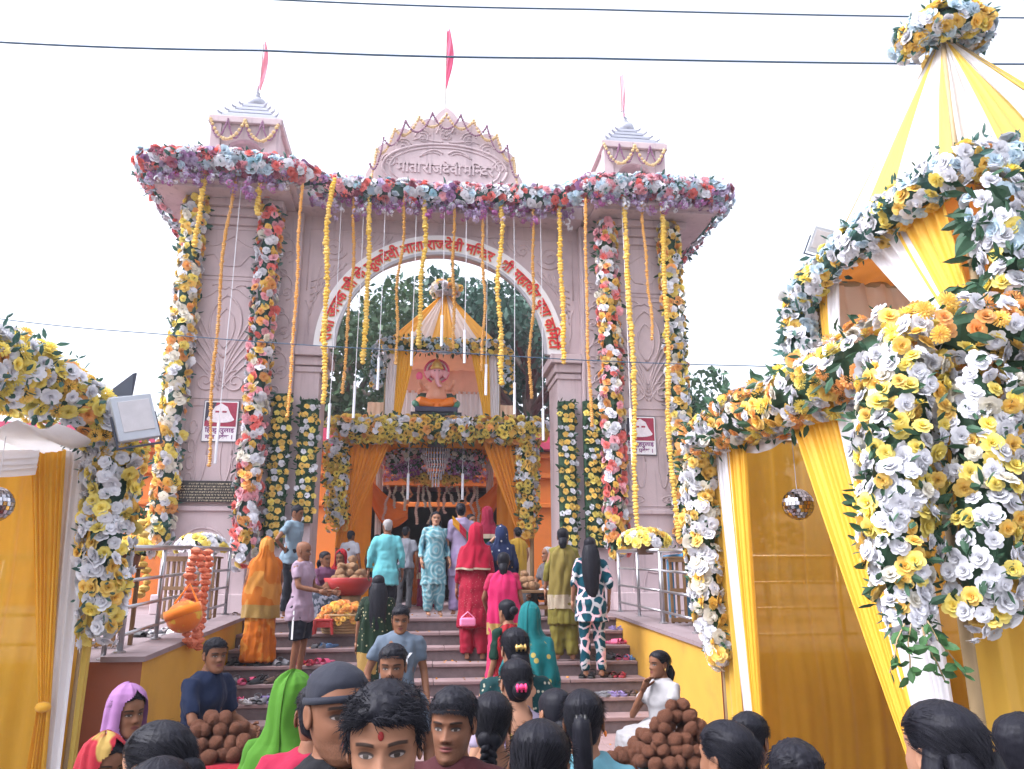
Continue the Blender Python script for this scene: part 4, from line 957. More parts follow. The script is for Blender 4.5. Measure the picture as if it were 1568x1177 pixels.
ringp = [(APX.x+.24*math.cos(t), APX.y+.24*math.sin(t), APX.z-.02) for t in np.linspace(R(-210),R(60),14)]
garland('crown_garland', 'round flower crown at the peak of the pyramid tent', ringp, .12, (-.2,-1,-.1), 190, .055, [W_,LB,(Y_,HR),W_,(LY,HR),LB], ROSE_LO, GG, 200, .075, 150, LEAF2, 80, .48, 1.0, 1.1)
# trailing leaf sprays under the cascade
def spray(name, label, pts, n, leaf, seed, mat):
    rg = np.random.default_rng(seed); g = thing(name, label, 'foliage', pts[0], 'trailing leaf sprays on the tents')
    MB().tube(pts, .004, 5).build('stem', BAM, g)
    P = [Vector(p) for p in pts]
    for i in range(n):
        s = (i+.5)/n*(len(P)-1); k = min(int(s),len(P)-2); p = P[k].lerp(P[k+1], s-k)
        dv = np.array([[rg.normal()*.8,-.3+rg.normal()*.4,-.35+rg.normal()*.35]])
        put('leaf', leaves_mesh(np.zeros((1,3)), dv, leaf, rg, mat, .55), g, p)
for i, (x0,y0,x1,y1) in enumerate(((1385,955,1362,1030),(1412,960,1448,1045),(1395,955,1393,1040),(1420,950,1478,1035))):
    spray('leaf_spray', 'trailing green leaf spray under the broad rose cascade, %s from the mirror ball side' % ['first','third','second','last'][i], [at(x0,y0,3.8),at((x0*2+x1)/3-4,(y0*2+y1)/3,3.76),at((x0+2*x1)/3,(y0+2*y1)/3,3.75),at(x1,y1,3.77)], 11, .075, 300+i, leaf_mat('fresh_leaf',(.04,.115,.035)))
# ---- left tent (near side out of the picture)
A2, B2, C2, D2 = (-2.52,5.6), (-2.62,6.8), (-5.2,6.95), (-5.1,5.6); ZL = 2.98
lt = thing('flower_tent', 'yellow and white cloth tent at the left edge with flower top', 'tent', (-3.7,5.5,0))
def lpart(mb, nm, mt, **k): return mb.build(nm, mt, lt, smooth=True, **k)
for p in (B2,C2): lpart(MB().tube([V3(p,0),V3(p,ZL)],.035,8),'post',BAM)
for q in ((B2,C2),(C2,D2)): lpart(MB().tube([V3(q[0],ZL),V3(q[1],ZL)],.03,6),'beam',BAM)
lpart(drape(MB(), (V3(B2,ZL),V3(C2,ZL)), (V3(B2,.05),V3(C2,.05)), 8, .035, (0,-1,0), seed=51, nu=100), 'back_curtain', SHEER)
lpart(drape(MB(), (V3(D2,ZL),V3(C2,ZL)), (V3(D2,.05),V3(C2,.05)), 8, .035, (1,0,0), seed=52), 'side_curtain', MC)
lpart(drape(MB(), (V3(A2,ZL-.01),V3(D2,ZL-.01)), (V3(B2,ZL-.01),V3(C2,ZL-.01)), 8, .03, (0,0,-1), seed=53), 'ceiling_cloth', WC)
l2 = lambda u, z, o=0.0: Vector((A2[0]+(B2[0]-A2[0])*u+o, A2[1]+(B2[1]-A2[1])*u, z))
bk = lambda u, z, o=0.0: Vector((B2[0]+(C2[0]-B2[0])*u, B2[1]+(C2[1]-B2[1])*u-o, z))
lpart(drape(MB(), (bk(.02,ZL,.10),bk(.115,ZL,.10)), (bk(.0,.05,.10),bk(.06,.05,.10)), 3, .02, (0,-1,0), seed=54), 'white_drape', WC)
lpart(drape(MB(), (bk(.11,ZL,.14),bk(.22,ZL,.14)), (bk(.05,1.0,.14),bk(.085,1.0,.14)), 6, .022, (0,-1,0), seed=55, nu=44), 'yellow_drape', YC)
lpart(drape(MB(), (bk(.05,1.0,.14),bk(.085,1.0,.14)), (bk(.03,.05,.14),bk(.10,.05,.14)), 5, .022, (0,-1,0), seed=57, nu=44), 'yellow_drape', YC)
lpart(MB().ball(bk(.067,1.0,.16),(.06,.05,.04),10,6), 'tie_knot', YC)
lpart(drape(MB(), (l2(.96,ZL,.02),l2(1.0,ZL,.05)), (l2(.97,.05,.02),l2(1.0,.05,.06)), 2, .015, (1,0,0), seed=56), 'corner_cloth', PALEY)
for k in range(4): lpart(drape(MB(), (bk(.16,ZL-.02-.05*k,.3),bk(1,ZL-.02-.05*k,.3)), (bk(.16,ZL-.09-.05*k,.32),bk(1,ZL-.09-.05*k,.32)), 2, .012, (0,0,1), seed=60+k, sag=.05, nu=30, nv=5), 'white_swag', WC)
GL = 'flower garlands on the left tent'
garland('flower_garland', 'thick yellow and white garland along the top of the left tent', [at(-90,550,5.3),at(0,560,5.8),at(70,590,6.2),at(140,640,6.5),at(190,690,6.66)], [.27,.27,.25,.21,.15], (.75,-.8,.25), 300, .062, [(LY,MUM),W_,(Y_,POM),(LY,ROSE_HI),W_,(LY,MUM),W_,(O_,ROSE_HI),(LY,POM)], HR, GL, 260, .08, 125, LEAF2, 91, .62, .9, 1.25)
garland('flower_column', 'column of white and yellow roses on the post of the left tent', [at(178,690,6.68),at(168,780,6.66),at(160,880,6.66),at(152,965,6.68)], [.22,.19,.18,.13], (.2,-1,0), 170, .058, [W_,W_,(Y_,HR),W_,(LY,HR),W_,(Y_,HR),W_], ROSE_LO, GL, 170, .07, 115, LEAF2, 92, .62, 1.1, 1.15)
# ---- mirror balls
mir = plain('mirror_tile', (.62,.60,.64), .10, metal=1.0, var=.3, vscale=24)
mb = MB(); rr = 1.0; nr = 13
for j in range(nr):
    t0, t1 = math.pi*j/nr+.012, math.pi*(j+1)/nr-.012; nn = max(4, int(26*math.sin((t0+t1)/2)))
    for k in range(nn):
        w0, w1 = 2*math.pi*k/nn+.02, 2*math.pi*(k+1)/nn-.02
        o = rng.uniform(.985,1.015)
        mb.add([(o*math.sin(t)*math.cos(w), o*math.sin(t)*math.sin(w), math.cos(t)*rng.uniform(.99,1.01)) for t, w in ((t0,w0),(t1,w0),(t1,w1),(t0,w1))], [(0,1,2,3)])
tiles = mb.mesh('mirror_tiles', mir); corem = MB().ball((0,0,0),.97,18,12).mesh('ball_core', plain('ball_core',(.06,.06,.07),.5), True)
for (x,y,Y,r,zt,lab) in ((1222,772,5.9,.125,ZT,'mirror ball hanging in the opening of the pyramid tent'),(-8,772,5.9,.125,ZL,'mirror ball cut by the left edge of the picture')):
    p = at(x,y,Y); g = thing('mirror_ball', lab, 'mirror ball', p, 'mirror balls in the tents')
    o = put('tiles', tiles, g, p, scale=r); o['kind'] = 'stuff'; put('core', corem, g, p, scale=r)
    MB().tube([(p.x,p.y,p.z+r*.95),(p.x,p.y,zt)],.003,5).build('cord', wire_m, g)
# ---- floodlights on the tents
lampg = plain('grey_lamp_case', (.44,.47,.52), .45, var=.1); lampf = plain('lamp_glass', (.52,.50,.52), .25, var=.15, vscale=14); lampd = plain('lamp_dark', (.05,.06,.09), .5)
def flood(label, p, w, h, rz, rx, ry=0.0):
    g = thing('floodlight', label, 'floodlight', p); M4 = Matrix.Translation(p) @ Matrix.Rotation(rz,4,'Z') @ Matrix.Rotation(rx,4,'X') @ Matrix.Rotation(ry,4,'Y')
    def bx(nm, c, d_, mt, bev=.006):
        MB().box(c, d_, M=M4).build(nm, mt, g, bevel=bev)
    bx('case', (0,0,0), (w,.07,h), lampg); bx('glass', (.03*w,-.037,.03*h), (w*.78,.006,h*.70), lampf)
    for k in range(9): bx('fin', (-.4*w+.1*w*k,.055,0), (.008,.04,h*.8), lampd, 0)
    for sx in (-1,1): bx('bracket_arm', (sx*(w/2+.012),.02,-h*.25), (.012,.03,h*.7), lampd, 0)
    bx('bracket_foot', (0,.02,-h*.62), (w+.04,.03,.012), lampd, 0)
flood('grey floodlight tilted on the flower top of left tent', at(206,640,6.25), .30, .36, R(30), R(-8), R(-16))
pnl = at(182,598,6.7); MB().add([pnl+Vector(v) for v in ((-.14,0,-.08),(.10,.02,-.03),(.11,.03,.17),(.09,.02,.16),(-.14,.01,-.06))]+[pnl+Vector(v)+Vector((0,.025,0)) for v in ((-.14,0,-.08),(.10,.02,-.03),(.11,.03,.17),(.09,.02,.16),(-.14,.01,-.06))], [(0,1,2,3,4),(9,8,7,6,5),(0,5,6,1),(1,6,7,2),(2,7,8,3),(3,8,9,4),(4,9,5,0)]).build('loudspeaker_flap', lampd, label='dark flap sticking up behind the grey floodlight', cat='flap')
flood('dark floodlight on the far corner of the upper tent tier', at(1256,368,6.2), .17, .24, R(-30), R(25), R(25))
# ---- cables across the sky
cab = plain('blue_black_cable', (.05,.10,.16), .5)
def cable(label, P, r):
    pts = []
    for (p, q) in zip(P[:-1], P[1:]):
        for i in range(12):
            t = i/12; v = Vector(p).lerp(Vector(q), t); v.z -= .03*math.sin(math.pi*t); pts.append(v)
    pts.append(Vector(P[-1])); MB().tube(pts, r, 6).build('overhead_cable', cab, label=label, cat='cable', group='overhead cables')
cable('lower of the two overhead cables across the sky', [at(-60,61,9.0),at(400,77,9.0),at(900,89,9.0),at(1700,98,9.0)], .014)
cable('upper of the two overhead cables across the sky', [at(380,-3,9.0),at(900,14,9.0),at(1700,28,9.0)], .012)
cable('thin cable sagging across the gateway pillars at arch height', [at(-60,480,11.8),at(230,510,11.8),at(700,540,11.8),at(1150,560,11.8),at(1400,562,11.8)], .008)
# ------------------------------------------------------------------ two-tier shrine canopy behind the arch
SY = 14.75; sx0, sx1 = GX-1.80, GX+1.82; SZ = 4.72; syb = 17.6
sc_ = thing('shrine_canopy', 'orange and cream cloth canopy with striped pyramid roof under the arch', 'canopy', (GX, SY, 1.45))
def sp(mb, nm, mt, **k): return mb.build(nm, mt, sc_, smooth=k.pop('smooth', True), **k)
for x in (sx0, sx1):
    for y in (SY, syb): sp(MB().tube([(x,y,1.45),(x,y,SZ)], .04, 8), 'post', BAM)
for q in (((sx0,SY),(sx1,SY)),((sx1,SY),(sx1,syb)),((sx1,syb),(sx0,syb)),((sx0,syb),(sx0,SY))): sp(MB().tube([(*q[0],SZ),(*q[1],SZ)], .04, 6), 'beam', BAM)
OCL = cloth('orange_canopy_ceiling', (.78,.27,.02), .6, transl=.4, weave=False)
sp(drape(MB(), ((sx0,SY,SZ-.02),(sx1,SY,SZ-.02)), ((sx0,syb,SZ-.02),(sx1,syb,SZ-.02)), 9, .03, (0,0,-1), seed=101), 'ceiling_cloth', OCL)
for i in range(5): sp(drape(MB(), ((sx0+.1,SY+.25+.5*i,SZ-.06),(sx1-.1,SY+.25+.5*i,SZ-.06)), ((sx0+.1,SY+.27+.5*i,SZ-.24),(sx1-.1,SY+.27+.5*i,SZ-.24)), 6, .012, (0,-1,0), seed=102+i, nv=4), 'ceiling_band', OC)
XL = lambda px, py, o=0.0: at(px, py, SY-.08-o)
sp(drape(MB(), (XL(532,672),XL(600,672)), (XL(513,838),XL(527,842)), 8, .03, (0,-1,0), seed=111, nu=70, nv=28), 'orange_drape', OC)
sp(drape(MB(), (XL(738,674),XL(797,674)), (XL(801,838),XL(812,838)), 8, .03, (0,-1,0), seed=112, nu=70, nv=28), 'orange_drape', OC)
def wav(y0, y1, x, seed, mt):
    return drape(MB(), ((x,y0,SZ-.3),(x,y1,SZ-.3)), ((x,y0,1.47),(x,y1,1.47)), 5, .02, (1,0,0), seed=seed)
WAVE = cloth('cream_and_yellow_wave_cloth', (.80,.62,.46), .7, pattern='stripes', col2=(.80,.48,.06), pscale=.9, transl=.25, weave=False, thr=.45)
sp(wav(SY+.1, syb, sx0+.02, 113, 0), 'side_cloth', WAVE); sp(wav(SY+.1, syb, sx1-.02, 114, 0), 'side_cloth', WAVE)
for s in (-1, 1):                             # strips of cloth either side of the way in
    x = GX+s*1.55
    sp(drape(MB(), ((x-.28,SY+1.2,SZ-.3),(x+.28,SY+1.2,SZ-.3)), ((x-.28,SY+1.2,1.47),(x+.28,SY+1.2,1.47)), 3, .02, (0,-1,0), seed=115+s), 'inner_cloth', OC)
    x = GX+s*1.16
    sp(drape(MB(), ((x-.08,SY+1.6,SZ-.3),(x+.08,SY+1.6,SZ-.3)), ((x-.05,SY+1.6,1.47),(x+.05,SY+1.6,1.47)), 2, .02, (0,-1,0), seed=118+s), 'white_strip', WC)
    # orange swags over the doorway
    def fn(u, v, s=s): return (GX+s*(.55+.95*u), SY+1.5-.12*math.sin(math.pi*v), 3.72+.55*u*u - .62*math.sin(math.pi*(.5+.5*u))*.4 - v*(.28+.34*math.sin(math.pi*u)) + .02*math.sin(26*v+4*u))
    sp(MB().grid(fn, 16, 18), 'door_swag', cloth('deep_orange_cloth', (.76,.20,.03), .6, transl=.3, weave=False))
# upper tier
UY = 14.95; ux0, ux1 = at(592,560,UY).x, at(764,560,UY).x; uyb = 16.6; UZ = at(680,532,UY).z; uzb = SZ+.02
uc = (ux0+ux1)/2
sp(MB().bbox(ux0-.35, ux1+.35, SY+.05, syb-.1, SZ+.03, SZ+.1), 'upper_floor', CRM, smooth=False)
for x in (ux0, ux1):
    for y in (UY, uyb): sp(MB().tube([(x,y,uzb),(x,y,UZ)], .03, 8), 'post', BAM)
sp(drape(MB(), ((ux0,UY,UZ-.02),(ux1,UY,UZ-.02)), ((ux0,uyb,UZ-.02),(ux1,uyb,UZ-.02)), 5, .02, (0,0,-1), seed=120), 'ceiling_cloth', cloth('salmon_cloth', (.74,.42,.30), .7, transl=.35, weave=False))
sp(drape(MB(), ((ux0,uyb,UZ),(ux1,uyb,UZ)), ((ux0,uyb,UZ-.55),(ux1,uyb,UZ-.55)), 6, .015, (0,-1,0), seed=121, nv=6), 'back_valance', cloth('salmon_cloth', (.74,.42,.30)))
sp(drape(MB(), ((uc+.35,uyb,UZ-.5),(ux1,uyb,UZ-.5)), ((uc+.35,uyb,uzb),(ux1,uyb,uzb)), 7, .02, (0,-1,0), seed=122), 'back_curtain', WC)
sp(drape(MB(), ((ux0,uyb,UZ-.5),(uc-.5,uyb,UZ-.5)), ((ux0,uyb,uzb),(uc-.5,uyb,uzb)), 5, .02, (0,-1,0), seed=123), 'back_curtain', WC)
for s, e in ((-1,ux0),(1,ux1)):
    p = lambda x, z, o=.05: Vector((e-s*x, UY-o, z))
    sp(drape(MB(), (p(.0,UZ),p(.28,UZ)), (p(-.0,uzb),p(.14,uzb)), 4, .015, (0,-1,0), seed=124+s, nu=36), 'white_drape', WC)
    sp(drape(MB(), (p(.22,UZ,.08),p(.60,UZ,.08)), (p(.16,uzb,.08),p(.24,uzb,.08)), 5, .015, (0,-1,0), seed=127+s, nu=40), 'yellow_drape', YC)
    sp(drape(MB(), ((e+s*.0,UY,uzb+.62),(e+s*.34,UY,uzb+.62)), ((e+s*.0,UY,uzb),(e+s*.36,UY,uzb)), 3, .015, (0,-1,0), seed=130+s, nv=8), 'corner_skirt', cloth('peach_cloth', (.82,.60,.44), transl=.3, weave=False))
    sp(drape(MB(), ((uc+s*.32,uyb-.1,uzb+.62),(uc+s*.45,uyb-.1,uzb+.62)), ((uc+s*.42,uyb-.1,uzb),(uc+s*.62,uyb-.1,uzb)), 3, .015, (0,-1,0), seed=133+s, nv=8), 'orange_strip', OC)
SRY = cloth('shrine_roof_yellow', (.88,.54,.10), .6, var=.05, transl=.5, weave=False); SRW = cloth('shrine_roof_white', (.84,.83,.85), .6, var=.03, transl=.5, weave=False)
apx2 = Vector((at(682,436,15.7).x, 15.75, at(682,446,15.7).z))
roof(sc_, [(ux0-.12,UY-.05),(ux0-.12,uyb+.05),(ux1+.12,uyb+.05),(ux1+.12,UY-.05)][::-1], UZ-.02, apx2, [(.8,SRY),(1.0,SRW),(1.1,SRY),(1.0,SRW),(.8,SRY)], 140, .14, sag=.01)
GS = 'flower garlands on the shrine canopy'
PS = [(LY,POM),W_,(LY,POM),(Y_,POM),(O_,ROSE_LO),(LY,POM),W_,(LY,POM),(Y_,ROSE_LO)]
garland('flower_garland', 'wide yellow and white garland across the front of the shrine canopy', [(sx0-.12,SY-.15,SZ+.02),(GX-.6,SY-.2,SZ+.03),(GX+.6,SY-.2,SZ+.05),(sx1+.12,SY-.15,SZ+.06)], .235, (0,-1,.2), 290, .075, PS, ROSE_LO, GS, 330, .12, 110, LEAF, 151, .62, .8, 1.15)
for px, y0, y1, lab, sd_ in ((515,675,800,'yellow and white flower column on shrine canopy post nearer the plaque pillar',152),(808,675,810,'yellow and white flower column on shrine canopy post nearer the far pillar',153)):
    garland('flower_column', lab, [at(px,y0,SY-.12),at(px,(y0+y1)/2,SY-.14),at(px,y1,SY-.12)], [.20,.19,.17], (0,-1,0), 130, .068, [(LY,POM),W_,(Y_,POM),W_,(LY,POM),(Y_,ROSE_LO)], ROSE_LO, GS, 200, .11, 105, LEAF, sd_, .62, 1.0, 1.15)
garland('flower_garland', 'spotted yellow and white garland under the striped roof of the shrine', [(ux0-.1,UY-.12,UZ),(uc,UY-.14,UZ-.01),(ux1+.1,UY-.12,UZ)], .14, (0,-1,0), 130, .055, [(Y_,ROSE_LO),LB,W_,(LY,ROSE_LO),LB,(Y_,ROSE_LO)], ROSE_LO, GS, 180, .10, 95, LEAF, 154, .66, .9, 1.15)
for s, e, lab in ((-1,ux0,'short white flower drop at the upper shrine corner, plaque side'),(1,ux1,'short white and yellow flower drop at the upper shrine corner, far side')):
    garland('flower_drop', lab, [(e+s*.14,UY-.1,UZ-.1),(e+s*.16,UY-.1,UZ-.5),(e+s*.18,UY-.1,UZ-.85)], [.13,.13,.10], (0,-1,0), 46, .055, [(Y_,ROSE_LO),LB,W_,LB] if s < 0 else [(Y_,ROSE_LO),(Y_,ROSE_LO),LB,W_], ROSE_LO, GS, 90, .10, 100, LEAF, 156+s, .66, .8, 1.2)
garland('crown_garland', 'flower crown at the peak of the striped shrine roof', [apx2+Vector((.16*math.cos(t),.16*math.sin(t),.05)) for t in np.linspace(0,2*math.pi,10)], .14, (0,-1,.2), 70, .075, [W_,(O_,ROSE_LO),CR,(Y_,POM),W_,(O_,POM)], ROSE_LO, GS, 70, .1, 160, LEAF, 160, .6, 1.0, 1.1)
# chandelier with flower arcs
ch = thing('chandelier', 'tiered crystal chandelier narrowing downwards inside the shrine canopy', 'chandelier', (at(668,690,SY+.5).x, SY+.5, at(668,690,SY+.5).z))
cx_, cz_ = ch.location.x, ch.location.z; crys = plain('crystal_strips', (.62,.60,.66), .2, var=.2, vscale=20, spec=.8); drk = plain('chandelier_frame', (.10,.09,.12), .4)
MB().lathe([(.24,.02),(.30,.03),(.30,.12),(.24,.14)],24,(cx_,SY+.5,cz_+.0)).build('top_frame', drk, ch, smooth=False)
for k, (rr, z0, z1) in enumerate(((.27,.03,-.13),(.235,-.11,-.25),(.20,-.22,-.36),(.16,-.33,-.47),(.115,-.44,-.58),(.07,-.55,-.72))):
    MB().lathe([(rr+.012,z0),(rr+.012,z0+.015)],24,(cx_,SY+.5,cz_)).build('ring', drk, ch)
    m = MB(); n = max(8,int(rr*110))
    for i in range(n):
        w = 2*math.pi*i/n; m.box((cx_+rr*math.cos(w),SY+.5+rr*math.sin(w),cz_+(z0+z1)/2),(.016,.008,abs(z1-z0)),w+math.pi/2)
    o = m.build('crystals', crys, ch); o['kind'] = 'stuff'
MB().tube([(cx_,SY+.5,cz_+.14),(cx_,SY+.5,SZ-.02)],.01,6).build('rod', drk, ch)
GI = 'flower arcs round the chandelier'
for s in (-1, 1):
    nm = 'plaque side' if s < 0 else 'far side'
    arcp = lambda z, r0: [(cx_+s*(r0+.10*k), SY+.75, z-.03*k) for k in range(8)]
    garland('flower_arc', 'white and pink flower arc with leaves beside chandelier, '+nm, arcp(cz_+.02,.28), .15, (0,-1,-.1), 90, .05, [W_,CR,PK,W_,LV], ROSE_LO, GI, 160, .1, 150, LEAF, 170+s, .62, 1, 1.25)
    garland('flower_arc', 'purple orchid arc beside the chandelier, '+nm, arcp(cz_-.22,.22), .14, (0,-1,-.1), 110, .055, [MG,PU,MG,LV,(.45,.04,.32)], BUNCH, GI, 30, .08, 150, LEAF, 174+s, .55, 1, 1.0)
    garland('flower_arc', 'yellow marigold arc under the chandelier, '+nm, [(cx_+s*(.12+.09*k), SY+.95, cz_-.50+.02*k) for k in range(7)], .12, (0,-1,-.1), 70, .055, [(Y_,POM),(LY,POM),(Y_,POM),(O_,POM)], POM, GI, 80, .08, 150, LEAF, 178+s, .62, 1, 1.1)
# strings of pale flowers hanging in the doorway
rg = np.random.default_rng(5)
for i in range(14):
    x = cx_-.95+1.9*i/13+rg.normal()*.03; L = rg.uniform(.35,.8); col = [(.62,.40,.34),(.55,.45,.38),(.72,.60,.50),(.70,.22,.05)][i%4]
    marigold_string('thin pale flower string in the shrine doorway, number %d from the plaque side' % (i+1) if False else 'pale flower string hanging in the shrine doorway', (x,SY+1.3,cz_-.62), (x,SY+1.3,cz_-.62-L), .035, col, 'pale flower strings in the doorway', seed=200+i)
for i, px in enumerate((624,708)):
    p = at(px,765,SY+.2); q = at(px,725,SY+.2); g = thing('light_tube', 'white light tube inside the shrine canopy, '+('plaque side' if i == 0 else 'far side'), 'light tube', p, 'light tubes in the shrine')
    MB().tube([p,(p.x,p.y,q.z)], .026, 10).build('tube', tube_m, g); MB().tube([(p.x,p.y,q.z),(p.x,p.y,SZ-.05)], .006, 5).build('wire', wire_m, g)
# ------------------------------------------------------------------ elephant-headed idol in the upper tier
ip = Vector((at(668,600,15.35).x, 15.2, SZ+.46)); idol = thing('deity_idol', 'seated elephant-headed idol with pink halo in the upper shrine', 'idol', ip)
def remesh(mb, voxel, smooth=3):
    me = bpy.data.meshes.new('tmp'); me.from_pydata(mb.v, [], mb.f); me.update(); o = bpy.data.objects.new('tmp', me); COL.objects.link(o)
    r = o.modifiers.new('r', 'REMESH'); r.mode = 'VOXEL'; r.voxel_size = voxel
    if smooth: s = o.modifiers.new('s', 'SMOOTH'); s.iterations = smooth; s.factor = .5
    JOBS.append(o); return o
JOBS = []
def remesh_now(mb, voxel, smooth=3):
    o = remesh(mb, voxel, smooth); dg = bpy.context.evaluated_depsgraph_get(); me = bpy.data.meshes.new_from_object(o.evaluated_get(dg)); bpy.data.objects.remove(o); JOBS.clear(); return me
isk = plain('idol_pink_skin', (.72,.34,.22), .4, var=.08); ior = plain('idol_orange_cloth', (.80,.20,.01), .45, var=.15); igold = plain('idol_gold', (.72,.48,.14), .3, metal=.5); ipink = plain('idol_halo_pink', (.80,.12,.25), .4, var=.1); igr = plain('idol_seat_green', (.06,.22,.14), .5, var=.6, vscale=9); iface = plain('idol_face_pink', (.80,.40,.44), .4, var=.08)
X, Yi, Zi = ip
zi = lambda z: Zi+.10+z
m = MB().rings([(X,Yi,zi(.12),.20,.15),(X,Yi-.02,zi(.25),.22,.18),(X,Yi-.02,zi(.38),.19,.16),(X,Yi,zi(.50),.18,.12),(X,Yi,zi(.58),.10,.08),(X,Yi,zi(.64),.08,.08)],16)
for s in (-1,1):
    m.tube([(X+s*.15,Yi,zi(.54)),(X+s*.26,Yi-.02,zi(.42)),(X+s*.33,Yi-.14,zi(.52))],[.06,.05,.04],8); m.tube([(X+s*.33,Yi-.14,zi(.5)),(X+s*.35,Yi-.15,zi(.6))],[.04,.045],8)
    m.tube([(X+s*.15,Yi+.03,zi(.52)),(X+s*.34,Yi+.02,zi(.40)),(X+s*.36,Yi-.1,zi(.32))],[.055,.05,.04],8)
o = bpy.data.objects.new('body', remesh_now(m, .022)); COL.objects.link(o); o.data.materials.append(isk); o.parent = idol; o.location = -idol.location; o.data.polygons.foreach_set('use_smooth',[True]*len(o.data.polygons))
m = MB().ball((X,Yi-.03,zi(.76)),(.12,.11,.13),14,10)
m.tube([(X,Yi-.12,zi(.76)),(X,Yi-.18,zi(.66)),(X+.01,Yi-.19,zi(.54)),(X+.05,Yi-.21,zi(.45)),(X+.10,Yi-.22,zi(.46))],[.06,.052,.042,.034,.026],10)
for s in (-1,1): m.tube([(X+s*.09,Yi,zi(.80)),(X+s*.19,Yi+.0,zi(.76)),(X+s*.17,Yi,zi(.66))],[(.03,.06),(.03,.09),(.02,.03)],8)
o = bpy.data.objects.new('head', remesh_now(m, .014)); COL.objects.link(o); o.data.materials.append(iface); o.parent = idol; o.location = -idol.location; o.data.polygons.foreach_set('use_smooth',[True]*len(o.data.polygons))
m = MB()
for s in (-1,1): m.tube([(X+s*.10,Yi,zi(.10)),(X+s*.34,Yi-.12,zi(.14)),(X+s*.30,Yi-.26,zi(.10)),(X+s*.06,Yi-.28,zi(.04))],[.13,.12,.09,.06],10)
m.rings([(X,Yi-.05,zi(.0),.34,.24),(X,Yi-.05,zi(.1),.24,.2),(X,Yi-.02,zi(.2),.2,.17)],16)
o = bpy.data.objects.new('dhoti', remesh_now(m, .02)); COL.objects.link(o); o.data.materials.append(ior); o.parent = idol; o.location = -idol.location; o.data.polygons.foreach_set('use_smooth',[True]*len(o.data.polygons))
MB().lathe([(.125,.84),(.135,.88),(.10,.93),(.11,.95),(.06,1.02),(.02,1.07)],14,(X,Yi-.02,Zi+.10)).build('headdress', igold, idol, smooth=True)
for r0, mt, nm in ((.245,ipink,'halo_ring'),(.20,plain('idol_halo_pale',(.85,.62,.66),.4),'halo_ring'),(.155,ipink,'halo_ring')):
    MB().tube([(X+r0*math.cos(t),Yi+.06,zi(.83)+r0*math.sin(t)) for t in np.linspace(0,2*math.pi,33)],.022,8).build(nm, mt, idol, smooth=True)
MB().lathe([(.24,0),(.24,.02)],28,(0,0,0)).mesh
m = MB(); n = 28; m.prism([(X+.24*math.cos(2*math.pi*k/n), zi(.83)+.24*math.sin(2*math.pi*k/n)) for k in range(n)], Yi+.07, Yi+.09); m.build('halo_disc', plain('idol_halo_disc',(.62,.16,.24),.5), idol)
MB().bbox(X-.5,X+.5,Yi-.3,Yi+.35,SZ+.1,Zi-.002).build('pedestal', plain('dark_pedestal_cloth',(.04,.045,.06),.7), idol)
MB().bbox(X-.42,X+.42,Yi-.34,Yi+.2,Zi,Zi+.10).build('seat', plain('idol_seat_dark',(.05,.05,.10),.5), idol, bevel=.01)
MB().bbox(X-.40,X+.40,Yi+.10,Yi+.2,Zi+.1,Zi+.42).build('seat_back', igr, idol, bevel=.02)
for s in (-1,1): MB().tube([(X+s*.38,Yi-.28,Zi+.12),(X+s*.42,Yi+.0,Zi+.24),(X+s*.38,Yi+.1,Zi+.3)],[.06,.07,.06],10).build('cushion', igr, idol, smooth=True)
for s in (-1,1):
    for q in range(2): MB().ball((X+s*.045, Yi-.135, zi(.79)),(.016,.01,.010),8,6).build('eye', plain('idol_eye',(.02,.02,.02),.3), idol) if q == 0 else None
MB().ball((X-.35,Yi-.16,zi(.66)),(.07,.03,.09),10,8).build('lotus', ipink, idol, smooth=True)
# ------------------------------------------------------------------ railings, tables, bouquets on the platforms
def pz(y): return 1.28+.045*0 + (min(max(y,7.1),10.85)-7.1)/3.75*.169 + .045*0
def railing(label, pts, h, bars, posts):
    g = thing('railing', label, 'railing', pts[0], 'steel railings on the platforms')
    P = [Vector(p) for p in pts]
    for k in range(len(P)-1):
        n = posts[k]; 
        for i in range(n+(1 if k == len(P)-2 else 0)):
            q = P[k].lerp(P[k+1], i/n); MB().tube([q,q+Vector((0,0,h))], .03 if i == 0 else .022, 10).build('post', STEEL, g, smooth=True); MB().lathe([(.055,0),(.055,.012),(.035,.02)],12,q).build('flange', STEEL, g)
    for b_ in bars:
        for k in range(len(P)-1): MB().tube([P[k]+Vector((0,0,h*b_)),P[k+1]+Vector((0,0,h*b_))], .026 if b_ == 1 else .016, 8).build('bar', STEEL, g, smooth=True)
    return g
railing('steel railing with orange marigolds slung on it', [(-2.52,7.32,pz(7.3)+.045),(-2.55,9.3,pz(9.3)+.045),(-2.6,11.4,1.495)], .88, (1,.68,.42,.16), (2,2))
railing('steel railing on the platform front behind the left tent', [(-8,7.25,1.28),(-2.62,7.25,1.28)], .85, (1,.72,.44,.16), (6,))
railing('steel railing in front of the blue table', [(3.0,7.35,pz(7.35)+.045),(2.98,8.3,pz(8.3)+.045),(2.96,9.4,pz(9.4)+.045),(2.95,11.4,1.495)], .86, (1,.72,.44,.16), (1,1,2))
railing('steel railing seen through the sheer curtain of the pyramid tent', [(3.1,7.3,1.29),(8,7.3,1.29)], .85, (1,.72,.44,.16), (5,))
wood = plain('brown_wood', (.22,.125,.06), .6, var=.3, vscale=8, bstr=.3, bscale=30); blue = plain('blue_table_paint', (.05,.20,.36), .5, var=.15, dirt=(.12,.16,.2), damt=.4)
